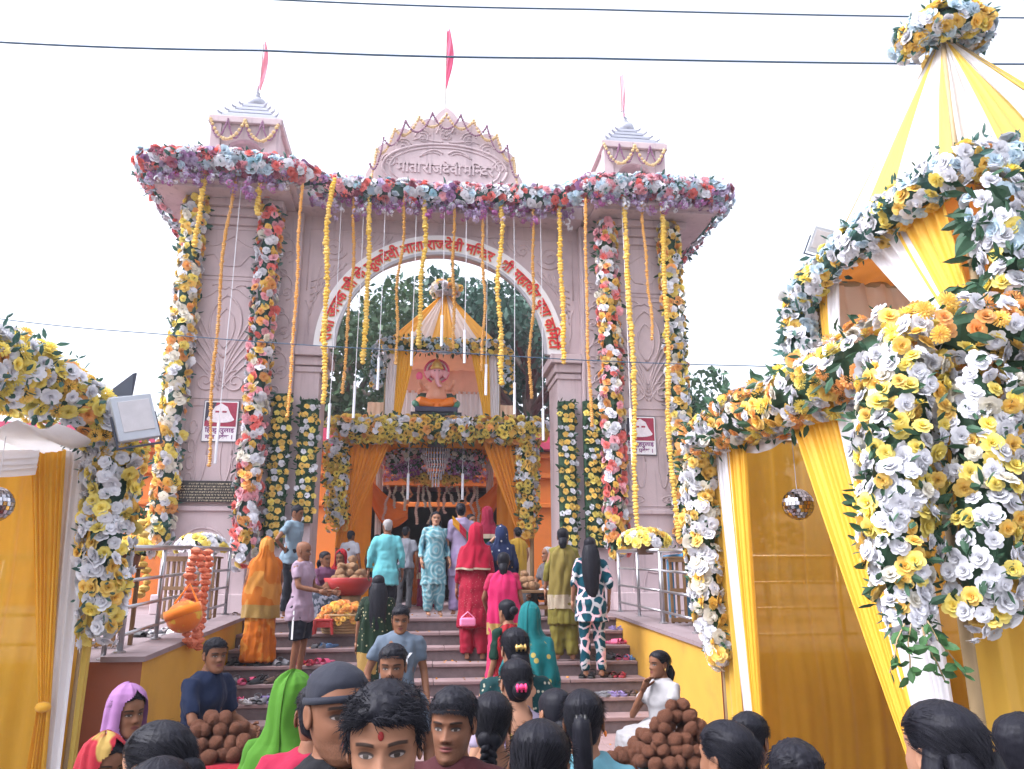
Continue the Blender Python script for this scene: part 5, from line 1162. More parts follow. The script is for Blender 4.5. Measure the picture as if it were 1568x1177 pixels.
def rack(label, x0, x1, y, z, h, n):
    g = thing('slatted_rack', label, 'rack', ((x0+x1)/2,y,z), 'wooden slatted racks on the platforms')
    for i in range(n+1): x = x0+(x1-x0)*i/n; MB().box((x,y,z+h/2),(.03,.03,h)).build('slat', wood, g)
    for k in (.05,.5,.97): MB().box(((x0+x1)/2,y-.03,z+h*k),(x1-x0+.06,.025,.05)).build('crossbar', wood, g)
    for x in (x0,x1): MB().box((x,y+.25,z+h/2),(.035,.035,h)).build('leg', wood, g)
    MB().box(((x0+x1)/2,y+.13,z+h+.01),(x1-x0+.08,.36,.02)).build('top_board', wood, g)
rack('wooden slatted rack behind railing, close to the left tent', -3.25, -2.75, 8.0, 1.33, .72, 7)
rack('wooden slatted rack under the white bouquet', -3.35, -2.75, 11.2, 1.45, .8, 9)
rack('wooden slatted rack beside the blue table', 3.15, 3.75, 9.6, 1.42, .78, 7)
tb = thing('blue_table', 'blue painted wooden table behind the railing by far pillar', 'table', (4.1,10.1,1.43))
MB().box((4.1,10.1,2.24),(1.5,.8,.05)).build('table_top', blue, tb, bevel=.006); MB().box((4.1,9.76,2.13),(1.4,.03,.14)).build('apron', blue, tb)
for dx in (-.68,.68):
    for dy in (-.33,.33): MB().box((4.1+dx,10.1+dy,1.83),(.07,.07,.76)).build('leg', blue, tb)
def bouquet(label, p, r, pal, seed, n=60):
    rg = np.random.default_rng(seed); g = thing('bouquet', label, 'bouquet', p, 'bouquets on the platforms'); pts = []
    MB().lathe([(.10,-.02),(.12,.10),(.16,.16)],14,p).build('vase', plain('brown_vase',(.20,.12,.08),.5), g, smooth=True)
    for i in range(n*4):
        d = Vector(rg.normal(size=3)+[0,-.3,.5]).normalized(); d.z = abs(d.z)*.8; q = Vector(p)+Vector((d.x*r*1.5,d.y*r,.12+d.z*r))
        if any((q-o).length < .075 for o in pts): continue
        pts.append(q); put('flower', ROSE_LO[rg.integers(4)], g, q, tuple(d.to_track_quat('Z','Y')), .070*rg.uniform(.85,1.2), pal[rg.integers(len(pal))])
        if len(pts) >= n: break
    Q = rg.normal(size=(140,3)); Q /= np.linalg.norm(Q,axis=1)[:,None]; Q[:,2] = abs(Q[:,2]); put('leaves', leaves_mesh(Q*[r*.95,r*.7,r*.6]+[0,0,.1], Q, .09, rg, LEAF), g, p, kind='stuff')
p = at(308,838,11.2); bouquet('white rose bouquet on the platform at the foot of the plaque pillar', (p.x,11.2,2.26), .22, [W_,W_,W_,LY], 401)
p = at(985,838,10.1); bouquet('yellow flower bouquet standing on the blue table', (p.x,10.0,2.28), .22, [LY,Y_,W_,LY], 402)
p = at(203,840,8.2); bouquet('yellow and white bouquet beside the left tent post', (p.x,8.1,2.08), .16, [LY,W_,Y_], 403, 40)
for i, (x0, y0, x1, y1, lab) in enumerate(((225,800,212,920,'bright yellow marigold string hanging behind the left tent'),)):
    marigold_string(lab, at(x0,y0,8.6), at(x1,y1,8.6), .05, (.80,.52,.04), None, seed=80)
# orange marigold garlands slung over the left railing with a round patterned bag
for i, dx in enumerate((-.09,-.03,.03,.09)):
    t = at(293,876,9.0); b_ = at(303+i*2,1003-(3-i)*4,8.7); marigold_string('long orange marigold garland over the left railing, %s of four' % ['first','second','third','fourth'][i], (-2.19+dx*.25,8.3+dx*2,2.22), (-2.17+dx*.3,8.28+dx*2,at(303,1003-(3-i)*5,8.3).z), .052, (.82,.15,.01), 'orange marigolds over the railing', seed=90+i)
bg_ = at(282,944,8.0); bag = thing('round_bag', 'round orange and yellow patterned bag hanging on the left railing', 'bag', bg_)
bm_ = cloth('orange_pattern_bag', (.62,.15,.015), .5, pattern='print', col2=(.60,.34,.03), pscale=9, transl=0, thr=.52)
m = MB(); m.ball((0,0,0),(.165,.14,.15),20,14); me = m.mesh('pouch', bm_, True); put('pouch', me, bag, bg_, (0,R(-18),0))
m = MB(); m.tube([(.166*math.cos(t),.142*math.sin(t),.05) for t in np.linspace(0,2*math.pi,25)],[(.012,.05)]*25,6); put('rim_band', m.mesh('rim_band', cloth('orange_band',(.85,.22,.02),transl=0), True), bag, bg_, (0,R(-18),0))
MB().tube([bg_+Vector((-.1,0,.12)),bg_+Vector((.02,.02,.30)),bg_+Vector((.12,0,.12))],.012,6).build('strap', cloth('orange_band',(.85,.22,.02)), bag)
# ------------------------------------------------------------------ people
def skin_mat(name, col, stubble=0.0, lip=(.15,.045,.042)):
    if name in MATS: return MATS[name]
    m, nt, b = _nt(name); at_ = N(nt, 'ShaderNodeAttribute', attribute_name='face')
    sx = N(nt, 'ShaderNodeSeparateXYZ'); nt.links.new(at_.outputs['Vector'], sx.inputs[0])
    x, fr_, z = sx.outputs; ax = mth(nt, 'ABSOLUTE', x)
    def ell(cx, cz, rx, rz, soft=.25, u=ax):
        a = mth(nt, 'POWER', mth(nt, 'DIVIDE', mth(nt, 'SUBTRACT', u, cx), rx), 2.0); c = mth(nt, 'POWER', mth(nt, 'DIVIDE', mth(nt, 'SUBTRACT', z, cz), rz), 2.0)
        return mth(nt, 'MULTIPLY', mrange(nt, mth(nt, 'ADD', a, c), 1+soft, 1-soft), front)
    front = mrange(nt, fr_, .025, .045)
    v = coords(nt); c = mixc(nt, noise(nt, v, 14, 5), [q*.84 for q in col], [min(1,q*1.14) for q in col])
    if stubble:
        st = mth(nt, 'MULTIPLY', mth(nt, 'MULTIPLY', mrange(nt, z, -.040, -.060), mrange(nt, fr_, .0, .04)), stubble)
        c = mixc(nt, mth(nt, 'MULTIPLY', st, mrange(nt, noise(nt, v, 260, 2), .3, .7, .5, 1)), c, [q*.28 for q in col])
        c = mixc(nt, mth(nt, 'MULTIPLY', ell(0,-.0475,.028,.005,.6), stubble), c, [q*.2 for q in col])
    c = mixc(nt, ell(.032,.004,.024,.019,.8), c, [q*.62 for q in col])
    c = mixc(nt, ell(0,-.0615,.023,.0095,.3), c, lip); c = mixc(nt, ell(0,-.0615,.021,.0012,.6), c, [q*.25 for q in lip])
    # brows: a band bowed over each eye
    bow = mth(nt, 'SUBTRACT', .0245, mth(nt, 'MULTIPLY', mth(nt, 'POWER', mth(nt, 'SUBTRACT', ax, .034), 2.0), 9.0))
    bd = mth(nt, 'ABSOLUTE', mth(nt, 'SUBTRACT', z, bow)); br = mth(nt, 'MULTIPLY', mrange(nt, bd, .0052, .0028), mrange(nt, mth(nt, 'ABSOLUTE', mth(nt, 'SUBTRACT', ax, .034)), .023, .017))
    c = mixc(nt, mth(nt, 'MULTIPLY', mth(nt, 'MULTIPLY', br, front), .9), c, (.018,.014,.013))
    c = mixc(nt, ell(.032,.0016,.0170,.0068,.3), c, (.03,.02,.018))
    c = mixc(nt, ell(.032,-.0008,.0136,.0035,.25), c, (.20,.165,.155)); eye = ell(.032,-.0008,.0136,.0035,.25)
    c = mixc(nt, mth(nt, 'MULTIPLY', eye, ell(.032,.0002,.0064,.0064,.2)), c, (.022,.014,.010))
    c = mixc(nt, ell(.0075,-.0385,.0042,.0022,.5), c, [q*.22 for q in col])
    nt.links.new(c, b.inputs['Base Color']); b.inputs['Roughness'].default_value = .5; b.inputs['Specular IOR Level'].default_value = .16
    b.inputs['Subsurface Weight'].default_value = .08; b.inputs['Subsurface Radius'].default_value = (.01,.004,.002)
    bump(nt, b, noise(nt, v, 190, 3), .12, .002)
    MATS[name] = m; return m
SK = {'a': skin_mat('skin_brown', (.25,.118,.070), .0), 'b': skin_mat('skin_deep_brown', (.18,.080,.046), .0), 'am': skin_mat('skin_brown_stubble', (.27,.130,.078), .45), 'bm': skin_mat('skin_deep_stubble', (.195,.088,.052), .5), 'c': skin_mat('skin_light_brown', (.33,.17,.108), .0), 'bb': skin_mat('skin_boy', (.20,.090,.052), .0)}
def hair_mat(name, col=(.010,.010,.014), rough=.45):
    if name in MATS: return MATS[name]
    m, nt, b = _nt(name); v = coords(nt, (1,1,.22)); f = noise(nt, v, 120, 4, .6)
    nt.links.new(mixc(nt, f, [q*.5 for q in col], [q*1.9 for q in col]), b.inputs['Base Color']); b.inputs['Roughness'].default_value = rough; b.inputs['Specular IOR Level'].default_value = .10
    bump(nt, b, f, .5, .004); MATS[name] = m; return m
HAIR = hair_mat('black_hair'); GREYH = hair_mat('grey_hair', (.22,.21,.21), .6)
HROWS = np.array([(-.121,.020,.078,-.044),(-.112,.036,.090,-.008),(-.097,.049,.0935,.034),(-.076,.0575,.092,.060),(-.050,.0635,.089,.077),(-.025,.0685,.0875,.087),(0,.0715,.086,.095),(.025,.0735,.0895,.100),(.050,.0735,.088,.102),(.075,.0685,.078,.098),(.095,.056,.061,.085),(.108,.039,.042,.064),(.116,.021,.020,.042),(.119,.008,.004,.026)])
def hrow(z): return [np.interp(z, HROWS[:,0], HROWS[:,k]) for k in (1,2,3)]
def hsurf(a, z, off=0.0):
    w, yf, yb = hrow(z); yc = (yb-yf)/2; ry = (yb+yf)/2; e = 2/2.25
    sx, cx = np.sin(a), np.cos(a)
    return np.stack([(w+off)*np.sign(sx)*np.abs(sx)**e, yc-(ry+off)*np.sign(cx)*np.abs(cx)**e, z], -1)
def head_arrays(nl, nz, fem=False, wide=1.0):
    th = np.linspace(-math.pi, math.pi, nl, endpoint=False); a = th - .48*np.sin(th)
    t = np.linspace(0, 1, nz); z = -.121+.240*(t + .05*np.sin(2*math.pi*t)*-1)
    V = []; Fc = []
    for zz in z:
        p = hsurf(a, np.full(nl, zz)); V.append(p)
    V = np.concatenate(V); x, y, zz = V[:,0]*wide, V[:,1].copy(), V[:,2]; V[:,0] = x; ax = np.abs(x)
    fr = np.clip(-y, 0, 1); m = sstep(.02, .06, fr)
    g = lambda u, s: np.exp(-(u/s)**2)
    tn = np.clip((.016-zz)/.046, 0, 1); prof = np.where(zz > -.030, tn**1.25*.024, .024*np.clip((zz+.044)/.014, 0, 1)**.7)
    d = prof*g(x, .0075+.006*tn) + .008*g(ax-.0135,.0075)*g(zz+.034,.0075)
    d += -.0100*g(ax-.032,.017)*g(zz-.004,.011) + .0062*g(ax-.032,.0125)*g(zz+.0005,.0065) + .0052*g(ax-.030,.022)*g(zz-.0225,.008)
    d += .0055*g(x,.019)*(g(zz+.0555,.0050)+1.05*g(zz+.0675,.0055)) - .0035*g(x,.022)*g(zz+.0615,.0022)
    d += .006*g(x,.018)*g(zz+.100,.013) + .0045*g(ax-.043,.019)*g(zz+.028,.020) - .003*g(ax-.04,.02)*g(zz+.062,.018)
    V[:,1] -= d*m
    face = np.stack([x, fr, zz], 1)
    F = [(j*nl+k, j*nl+(k+1)%nl, (j+1)*nl+(k+1)%nl, (j+1)*nl+k) for j in range(nz-1) for k in range(nl)]
    F += [tuple(reversed(range(nl))), tuple(range((nz-1)*nl, nz*nl))]
    mb = MB(); mb.add(V, F)
    n0 = len(mb.v)
    for s in (-1, 1):                         # ears
        o = len(mb.v); mb.ball((0,0,0),(.010,.021,.032),12,9)
        for i in range(o, len(mb.v)):
            ex, ey, ez = mb.v[i]; ex += -.010*math.exp(-((ey)/.012)**2-((ez)/.018)**2)*(1 if ex > 0 else 0)
            mb.v[i] = (s*(.0755*wide+ex+.20*max(ey,0)), .012+ey+.12*ez, -.004+ez)
    face = np.vstack([face, np.tile([[0,0,9.]], (len(mb.v)-n0,1))])
    return np.array(mb.v), mb.f, face
_HC = {}
def head_geo(det):
    if det not in _HC: _HC[det] = head_arrays(*{0:(28,26),1:(44,40),2:(88,84)}[det])
    return _HC[det]
def hairline(a, kind):
    d = np.abs(np.degrees(a))
    if kind == 'm': return np.interp(d, [0,30,48,62,72,84,92,100,118,135,180], [.062,.060,.050,.040,.004,-.014,.018,.022,.015,-.055,-.075])
    if kind == 'receding': return np.interp(d, [0,30,55,72,84,92,100,118,135,180], [.085,.088,.070,.010,-.010,.018,.022,.015,-.055,-.07])
    return np.interp(d, [0,12,40,60,75,90,110,130,180], [.072,.066,.058,.040,.008,.0,-.02,-.075,-.10])
def hair_cap(kind, T, rg, n=72, nz=44, rough=.006):
    a = np.linspace(-math.pi, math.pi, n, endpoint=False); Z = np.linspace(-.10, .1189, nz); V = []; K = []
    for z in Z:
        zh = hairline(a, kind); p = hsurf(a, np.full(n, z), 0.0); c = np.stack([p[:,0]*.0, p[:,1]*0+.008, p[:,2]*0+.0],1)
        nr = p-c; nr /= np.linalg.norm(nr,axis=1)[:,None]
        k = sstep(-.004, .022, z-zh); top = sstep(.02,.10,z)
        side = (.45+.55*top) if kind != 'f' else (.8+.2*top)
        nz_ = vnoise(np.stack([a*14, np.full(n,z*22), np.full(n, rg.random()*0+3.3)],1)) if kind == 'f' else vnoise(p*95)
        off = (T*side + rough*nz_*(.4+.6*top if kind != 'f' else .5))*k - .004*(1-k)
        V.append(p+nr*off[:,None]); K.append(z-zh)
    V = np.concatenate(V); K = np.concatenate(K); F = []
    for j in range(nz-1):
        for k in range(n):
            q = (j*n+k, j*n+(k+1)%n, (j+1)*n+(k+1)%n, (j+1)*n+k)
            if max(K[list(q)]) > -.006: F.append(q)
    F.append(tuple(range((nz-1)*n, nz*n)))
    return V, F
def strand_mesh(mb, roots, dirs, length, rg, r=.0013, curl=.0, droop=.4):
    for p, d in zip(roots, dirs):
        L = length*rg.uniform(.6,1.3); q = Vector(p); dd = Vector(d).normalized(); pts = [q.copy()]; ph = rg.random()*6
        sd_ = dd.orthogonal().normalized(); s2 = dd.cross(sd_)
        for k in range(4):
            dd = (dd + Vector((0,0,-droop*.25)) + (sd_*math.cos(ph+k*1.7)+s2*math.sin(ph+k*1.7))*curl).normalized(); q = q+dd*(L/4); pts.append(q.copy())
        mb.tube(pts, [r,r,r*.9,r*.6,r*.2], 3, caps=False)
ARM = {'down': ((.235,.035,1.13),(.255,-.03,.89)), 'bent': ((.225,.05,1.13),(.10,-.20,1.10)), 'hip': ((.37,.10,1.17),(.185,.03,1.01)), 'up': ((.31,-.06,1.36),(.13,-.09,1.59)), 'fwd': ((.23,-.06,1.14),(.17,-.30,1.08)), 'back': ((.24,.10,1.14),(.24,.16,.90)), 'swing': ((.25,-.05,1.14),(.24,-.20,.96)), 'low': ((.22,-.12,1.16),(.12,-.32,.95)), 'chin': ((.20,-.20,1.12),(.06,-.17,1.38))}
PJ = []; BORDER = [cloth('gold_border', (.36,.22,.06), .5, pattern='sequin', col2=(.55,.40,.15), pscale=70), cloth('cream_border', (.40,.33,.24), .6, pattern='sequin', col2=(.3,.1,.08), pscale=50), None]
def person(label, px, py, Y, yaw=180, h=None, gz=None, skin='a', det=0, female=False, top=None, top_mat=None, sleeve=.5, hem=.86, bottom='pants', bot_mat=None, arms=('down','down'), hair='m', hair_mat_=None, veil=None, veil_hem=1.05, veil_open=True, head=(0,0,0), sit=None, lean=0.0, stride=0.0, fat=1.0, shawl=None, extra=None, cut=None, shoes=True, foldamp=1.0, hairT=None, group='people at the temple gate', pleat=0.0, bun=None):
    tp = at(px, py, Y); rg = np.random.default_rng(int(px*7+py))
    dz = 0.0 if sit is None else sit-.95
    over = .012 if hair not in ('bald',) else 0.0
    if veil is not None: over = .022
    Htot = 1.705+over+dz
    if h is None:
        gz = stair_z(Y) if gz is None else gz; S = (tp.z-gz)/Htot
    else: S = h/1.7; gz = tp.z - Htot*S
    cy, sy_ = math.cos(R(yaw)), math.sin(R(yaw))
    base = Vector((tp.x, Y, gz))
    hp = Vector((0,-lean*.62,0))              # head shift for a forward lean
    base.x -= (hp.x*cy-hp.y*sy_)*S; base.y -= (hp.x*sy_+hp.y*cy)*S
    sway = rg.uniform(-.03,.03)*(sit is None); ph0 = rg.uniform(-.02,.02)
    def W(V):
        V = np.array(V, float).reshape(-1,3); V[:,0] += sway*np.sin(np.pi*np.clip(V[:,2],0,1.5)/1.5); V[:,1] += ph0*np.sin(np.pi*np.clip(V[:,2],0,1.5)/1.5); V = V*S
        return np.stack([V[:,0]*cy-V[:,1]*sy_+base.x, V[:,0]*sy_+V[:,1]*cy+base.y, V[:,2]+base.z], 1)
    def Li(P):
        P = np.asarray(P,float)-np.array(base); return np.stack([P[:,0]*cy+P[:,1]*sy_, -P[:,0]*sy_+P[:,1]*cy, P[:,2]],1)/S
    def up(p):                                # upper body: seat shift and lean
        z = p[2]+dz; k = max(0, (p[2]-.95))/.75
        return (p[0], p[1]-lean*.62*k, z)
    g = thing('person', label, 'person', base, group)
    sm = SK[skin]; fx = 1.0 if not female else .90
    trows = [(0,.012,1.475,.060,.056),(0,.012,1.45,.092*fx,.070),(0,.012,1.42,.140*fx,.083),(0,.01,1.37,.172*fx,.10),(0,-.004,1.28,.170*fx,.112),(0,0,1.15,.150*fx*fat,.102*fat),(0,0,1.05,.146*fat,.104*fat),(0,.01,.96,.160*fat,.115*fat),(0,.012,.88,.165,.118)]
    def uprows(rows, gx=0.0):
        o = []
        for cx, cyy, z, rx, ry in rows:
            q = up((cx,cyy,z)); o.append((q[0],q[1],q[2],rx+gx,ry+gx))
        return o
    # joints
    J = {}
    for i, s in enumerate((-1,1)):
        E, Wr = ARM[arms[i]]; jr = rg.normal(size=6)*.018; E = (E[0]+abs(jr[0]),E[1]+jr[1],E[2]+jr[2]*.4); Wr = (Wr[0]+jr[3],Wr[1]-abs(jr[4])*1.5,Wr[2]+jr[5]*.5); sh = (s*.168*fx,.012,1.395)
        J[s] = [up(sh), up((s*E[0]*fx,E[1],E[2])), up((s*Wr[0]*fx,Wr[1],Wr[2]))]
        if sit is None:
            st = stride*s; J[s] += [(s*.088,.01,.92),(s*.095,-.02-st*.5,.49),(s*.098,.02-st+(abs(st)*.0),.085)]
        else: J[s] += [(s*.09,.0,sit),(s*.15,-.40,sit+.03 if sit > .3 else sit+.30),(s*.13,-.36 if sit > .3 else -.30,.08)]
    # body: torso, neck, limbs as one surface, then head and hands joined on
    b = MB().rings(uprows(trows), 20)
    b.tube([up((0,.012,1.42)),up((0,.012,1.47)),(hp.x+0,hp.y+.016,1.53+dz)],[.066,.056*(fx*.5+.5),.054*(fx*.5+.5)],12)
    for s in (-1,1):
        sh, el, wr, hi, kn, an = [Vector(q) for q in J[s]]
        b.tube([sh,sh.lerp(el,.5),el,el.lerp(wr,.4),wr],[.050*fx,.046*fx*fat,.038*fx,.036*fx,.026*fx],10)
        b.tube([hi,hi.lerp(kn,.5),kn,kn.lerp(an,.35),an],[.088,.072,.052,.050,.034],10)
        b.tube([an+Vector((0,.03,-.035)),an+Vector((0,-.05,-.045)),an+Vector((0,-.15,-.060))],[(.036,.034),(.040,.030),(.034,.016)],8)
    b.v = [tuple(p) for p in W(b.v)]
    hv, hf, hface = head_geo(det)
    if head == (0,0,0): head = (rg.uniform(-14,14), rg.uniform(-5,4), rg.uniform(-4,4))
    yw, pt, rl = [R(q) for q in head]; RM = np.array((Matrix.Rotation(yw,3,'Z') @ Matrix.Rotation(-pt,3,'X') @ Matrix.Rotation(rl,3,'Y')))
    def Hd(V): return W((np.asarray(V,float)) @ RM.T + np.array([hp.x, hp.y, 1.585+dz]))
    hands = MB()
    for s in (-1,1):
        el, wr = Vector(J[s][1]), Vector(J[s][2]); d_ = (wr-el).normalized(); n_ = Vector((s,0,0)) if abs(d_.x) < .7 else Vector((0,-1,0)); n_ = (n_-d_*n_.dot(d_)).normalized(); sd2 = d_.cross(n_)*-s
        pal = wr+d_*.085
        hands.tube([wr-d_*.015,wr+d_*.03,pal],[(.024,.024),(.020,.036),(.015,.040)],10,flat=sd2)
        for k, (o_, L) in enumerate(((-.030,.070),(-.010,.080),(.010,.076),(.029,.060))):
            p0 = wr+d_*.08+sd2*o_; p1 = p0+d_*L*.45-n_*.006; p2 = p0+d_*L*.78-n_*.022; p3 = p0+d_*L*.95-n_*.038; hands.tube([p0,p1,p2,p3],[.0092,.0088,.008,.0062],6)
        t0 = wr+d_*.028+sd2*(-.030); hands.tube([t0,t0+d_*.03-sd2*.025-n_*.006,t0+d_*.058-sd2*.034-n_*.016,t0+d_*.075-sd2*.034-n_*.024],[.0125,.011,.0095,.007],6)
    HV = W(hands.v) if hands.v else np.zeros((0,3))
    def body_done(me):
        n = len(me.vertices); V = np.zeros(n*3); me.vertices.foreach_get('co', V); V = V.reshape(-1,3)
        F = [tuple(p.vertices) for p in me.polygons]
        F += [tuple(i+n for i in f) for f in hf]; m2 = n+len(hv); F += [tuple(i+m2 for i in f) for f in hands.f]
        A_ = np.vstack([V, Hd(hv), HV]); out = bpy.data.meshes.new('body'); out.from_pydata(A_.tolist(), [], F); out.materials.append(sm)
        fa = np.zeros((len(A_),3)); fa[:,2] = 9; fa[n:n+len(hv)] = hface
        at_ = out.attributes.new('face','FLOAT_VECTOR','POINT'); at_.data.foreach_set('vector', fa.ravel())
        out.polygons.foreach_set('use_smooth',[True]*len(out.polygons)); out.update()
        o = bpy.data.objects.new('body', out); COL.objects.link(o); o.parent = g; o.location = -Vector(g.location)
    PJ.append((remesh(b, (.022,.018,.014)[det]*S, 2), body_done))
    def garment(name, mb, mat, voxel=None, amp=1.0, pl=0.0, cutf=None, smooth=3):
        mb.v = [tuple(p) for p in W(mb.v)]; sd0 = rg.random()*50
        def done(me, name=name, mat=mat, amp=amp, pl=pl, cutf=cutf):
            n = len(me.vertices); V = np.zeros(n*3); me.vertices.foreach_get('co', V); V = V.reshape(-1,3)
            Nn = np.zeros(n*3); me.vertices.foreach_get('normal', Nn); Nn = Nn.reshape(-1,3); Lc = Li(V)
            dsp = .007*vnoise(Lc*[10,10,5]+sd0)+.005*vnoise(Lc*[24,24,11]+sd0*2)+.0045*(1-np.abs(vnoise(Lc*[9,9,15]+sd0*3))*2)
            dsp += .010*np.clip(.35-np.abs(vnoise(Lc*[7,7,3.2]+[0,0,1]*Lc[:,:1]*6+sd0*1.7)),0,1)*-1.6
            dsp = dsp*amp*S*foldamp*1.7
            if pl:
                an = np.arctan2(Lc[:,1],Lc[:,0]); k = sstep(1.0,.35,Lc[:,2]-dz)
                dsp += pl*S*k*(np.sin(an*11+3*vnoise(Lc*[3,3,2]+sd0))*.6+.5*np.sin(an*23+sd0))
            V = V+Nn*dsp[:,None]; me.vertices.foreach_set('co', V.ravel())
            if cutf is not None:
                bm = bmesh.new(); bm.from_mesh(me); bm.verts.ensure_lookup_table(); rm = [bm.verts[i] for i in np.nonzero(cutf(Lc))[0]]; bmesh.ops.delete(bm, geom=rm, context='VERTS'); bm.to_mesh(me); bm.free()
            me.materials.clear(); me.materials.append(mat); me.polygons.foreach_set('use_smooth',[True]*len(me.polygons)); me.name = name; me.update()
            o = bpy.data.objects.new(name, me); COL.objects.link(o); o.parent = g; o.location = -Vector(g.location)
        PJ.append((remesh(mb, (voxel or (.020,.017,.013)[det])*S, smooth), done))
    # lower clothing
    if bottom in ('pants','salwar','shorts'):
        m = MB(); rr = {'pants':(.100,.084,.070,.066,.062),'salwar':(.115,.112,.105,.095,.072),'shorts':(.112,.108,.098,.0,.0)}[bottom]
        for s in (-1,1):
            hi, kn, an = [Vector(q) for q in J[s][3:6]]; an = an+Vector((0,0,.0))
            if bottom == 'shorts': m.tube([hi,hi.lerp(kn,.5),hi.lerp(kn,.97)], rr[:3], 12)
            else: m.tube([hi,hi.lerp(kn,.5),kn,kn.lerp(an,.5),an], rr, 12)
        m.rings([(0,.008,.86+dz,.15,.115),(0,.01,.95+dz,.168*fat,.124),(0,.005,1.03+dz,.158*fat,.114)],18)
        garment('trousers' if bottom == 'pants' else bottom, m, bot_mat, pl=.004 if bottom == 'salwar' else 0.0)
    elif bottom in ('skirt','saree'):
        if sit is None: m = MB().rings([(0,.005,1.06,.155*fat,.112*fat),(0,.01,.95,.182*fat,.135*fat),(0,.01,.80,.200,.150),(0,0,.5,.205,.165),(0,-.0,.25,.220,.185),(0,0,.05,.235,.20)],26)
        else: m = MB().rings([(0,0,sit+.17,.165,.125),(0,-.06,sit+.13,.21,.20),(0,-.20,sit+.08,.26,.32),(0,-.22,.03,.31,.33)],26)
        if stride and sit is None: m.tube([(0,0,.5),(0,-.1,.2),(0,-.16,.06)],[.15,.14,.12],12)
        garment('skirt', m, bot_mat, pl=.014 if pleat == 0 else pleat)
    # upper clothing
    if top is not None:
        gx = {'tshirt':.014,'shirt':.016,'kurta':.016,'blouse':.009}[top]
        rows = [r_ for r_ in trows if r_[2] > max(hem,.94)+.02]
        if top == 'blouse': rows = [r_ for r_ in trows if r_[2] > hem]+[(0,0,hem,.148*fat*fx,.103*fat)]
        m = MB().rings(uprows(rows+([] if top == 'blouse' else [(0,.005,max(hem,.90) if sit is None else .92,.172*fat,.125*fat)]), gx), 22)
        if top in ('tshirt','shirt') and sit is None: m.rings([(0,.008,1.0,.176*fat,.130*fat),(0,.01,.92,(.186 if hem > .8 else .212)*fat,(.142 if hem > .8 else .152)*fat),(0,.01,min(hem,.88),(.188 if hem > .8 else .226)*fat,(.146 if hem > .8 else .158)*fat)],22)
        if top == 'kurta' and hem < .85 and sit is None: m.rings([(0,.01,1.0,.165*fat,.12*fat),(0,.01,.9,.19*fat,.14*fat),(0,0,.75,.205,.15),(0,0,hem,.215,.165)],24)
        for s in (-1,1):
            sh, el, wr = [Vector(q) for q in J[s][:3]]; full = sleeve; inn = Vector(up((s*.06,.012,1.40)))
            pts = [inn, sh]; rr = [.06,.066*fx]
            if full <= 1: pts += [sh.lerp(el,full*.5), sh.lerp(el,full)]; rr += [.064*fx*fat,.060*fx*fat]
            else: pts += [sh.lerp(el,.5), el, el.lerp(wr,(full-1)*.5), el.lerp(wr,full-1)]; rr += [.060*fx*fat,.053*fx,.048*fx,.044*fx]
            m.tube(pts, rr, 12)
        garment(top if top != 'tshirt' else 't_shirt', m, top_mat, cutf=cut, pl=.012 if top == 'kurta' else 0.0)
    # cloth over head or shoulders
    def sheet(name, rows, mat, openf, hd_rows=0, nl=128, amp=.015, back=None, border=None):
        a_ = np.linspace(-math.pi, math.pi, nl+1); Z = np.array([r_[0] for r_ in rows]); zz = np.concatenate([np.linspace(Z[i],Z[i+1],5,endpoint=False) for i in range(len(Z)-1)]+[[Z[-1]]])
        ii = np.interp(np.arange(len(zz)), np.arange(0,len(zz),5), np.arange(len(Z)))
        V = []; sd0 = rg.random()*40
        for k_, z in zip(ii, zz):
            rx, ry, cyy, op = [np.interp(k_, np.arange(len(rows)), [r_[q] for r_ in rows]) for q in (1,2,3,4)]
            kk = max(0,(z-.95)/.75); sh_ = lean*.62*min(kk,1.0); am = amp*(.3+.7*np.clip((1.66-z)/.5,0,1))
            fold = am*(np.sin(a_*9+4*vnoise(np.stack([a_*1.2+sd0,np.full(nl+1,z*4),a_*0],1)))*.6+1.3*vnoise(np.stack([np.cos(a_)*3+sd0,np.sin(a_)*3,np.full(nl+1,z*7)],1)))
            p = np.stack([np.sin(a_)*(rx+fold), cyy-np.cos(a_)*(ry+fold)-sh_, np.full(nl+1,z+dz)+.012*vnoise(np.stack([a_*2+sd0,a_*0+z*3,a_*0],1))],1); V.append(p)
        V = np.concatenate(V); n1 = nl+1; F = []
        for j in range(len(zz)-1):
            op = np.interp(ii[j], np.arange(len(rows)), [r_[4] for r_ in rows]); bk = np.interp(ii[j], np.arange(len(rows)), [r_[5] if len(r_) > 5 else 181 for r_ in rows])
            for k in range(nl):
                am_ = abs(math.degrees((a_[k]+a_[k+1])/2))
                if am_ >= op and am_ <= bk: F.append((j*n1+k, j*n1+k+1, (j+1)*n1+k+1, (j+1)*n1+k))
        mb = MB().add(W(V), F)
        if border is not None: nr_ = len(zz)-1; mb.m = [1 if f[0]//n1 >= nr_-3 else 0 for f in F]
        mb.build(name, [mat, border] if border is not None else mat, g, smooth=True)
    if veil is not None:
        o = 1.0 if veil_open else 0.0
        rows = [(1.738,.004,.004,.012,0),(1.731,.030,.034,.012,0),(1.714,.058,.066,.012,0),(1.688,.082,.096,.014,14*o),(1.65,.094,.114,.015,44*o),(1.60,.100,.123,.018,52*o),(1.55,.100,.124,.022,52*o),(1.50,.103,.122,.024,46*o),(1.46,.122,.122,.022,24*o),(1.43,.162*fx,.126,.018,6*o),(1.39,.208*fx,.138,.014,0),(1.32,.238*fx,.155,.01,0),(1.20,.250*fx,.172,.008,0)]
        if veil_hem < 1.2: rows += [((1.2+veil_hem)/2,.254,.180,.006,0),(veil_hem,.258,.185,.004,0)]
        sheet('veil', rows, veil, None, border=BORDER[int(rg.integers(3))])
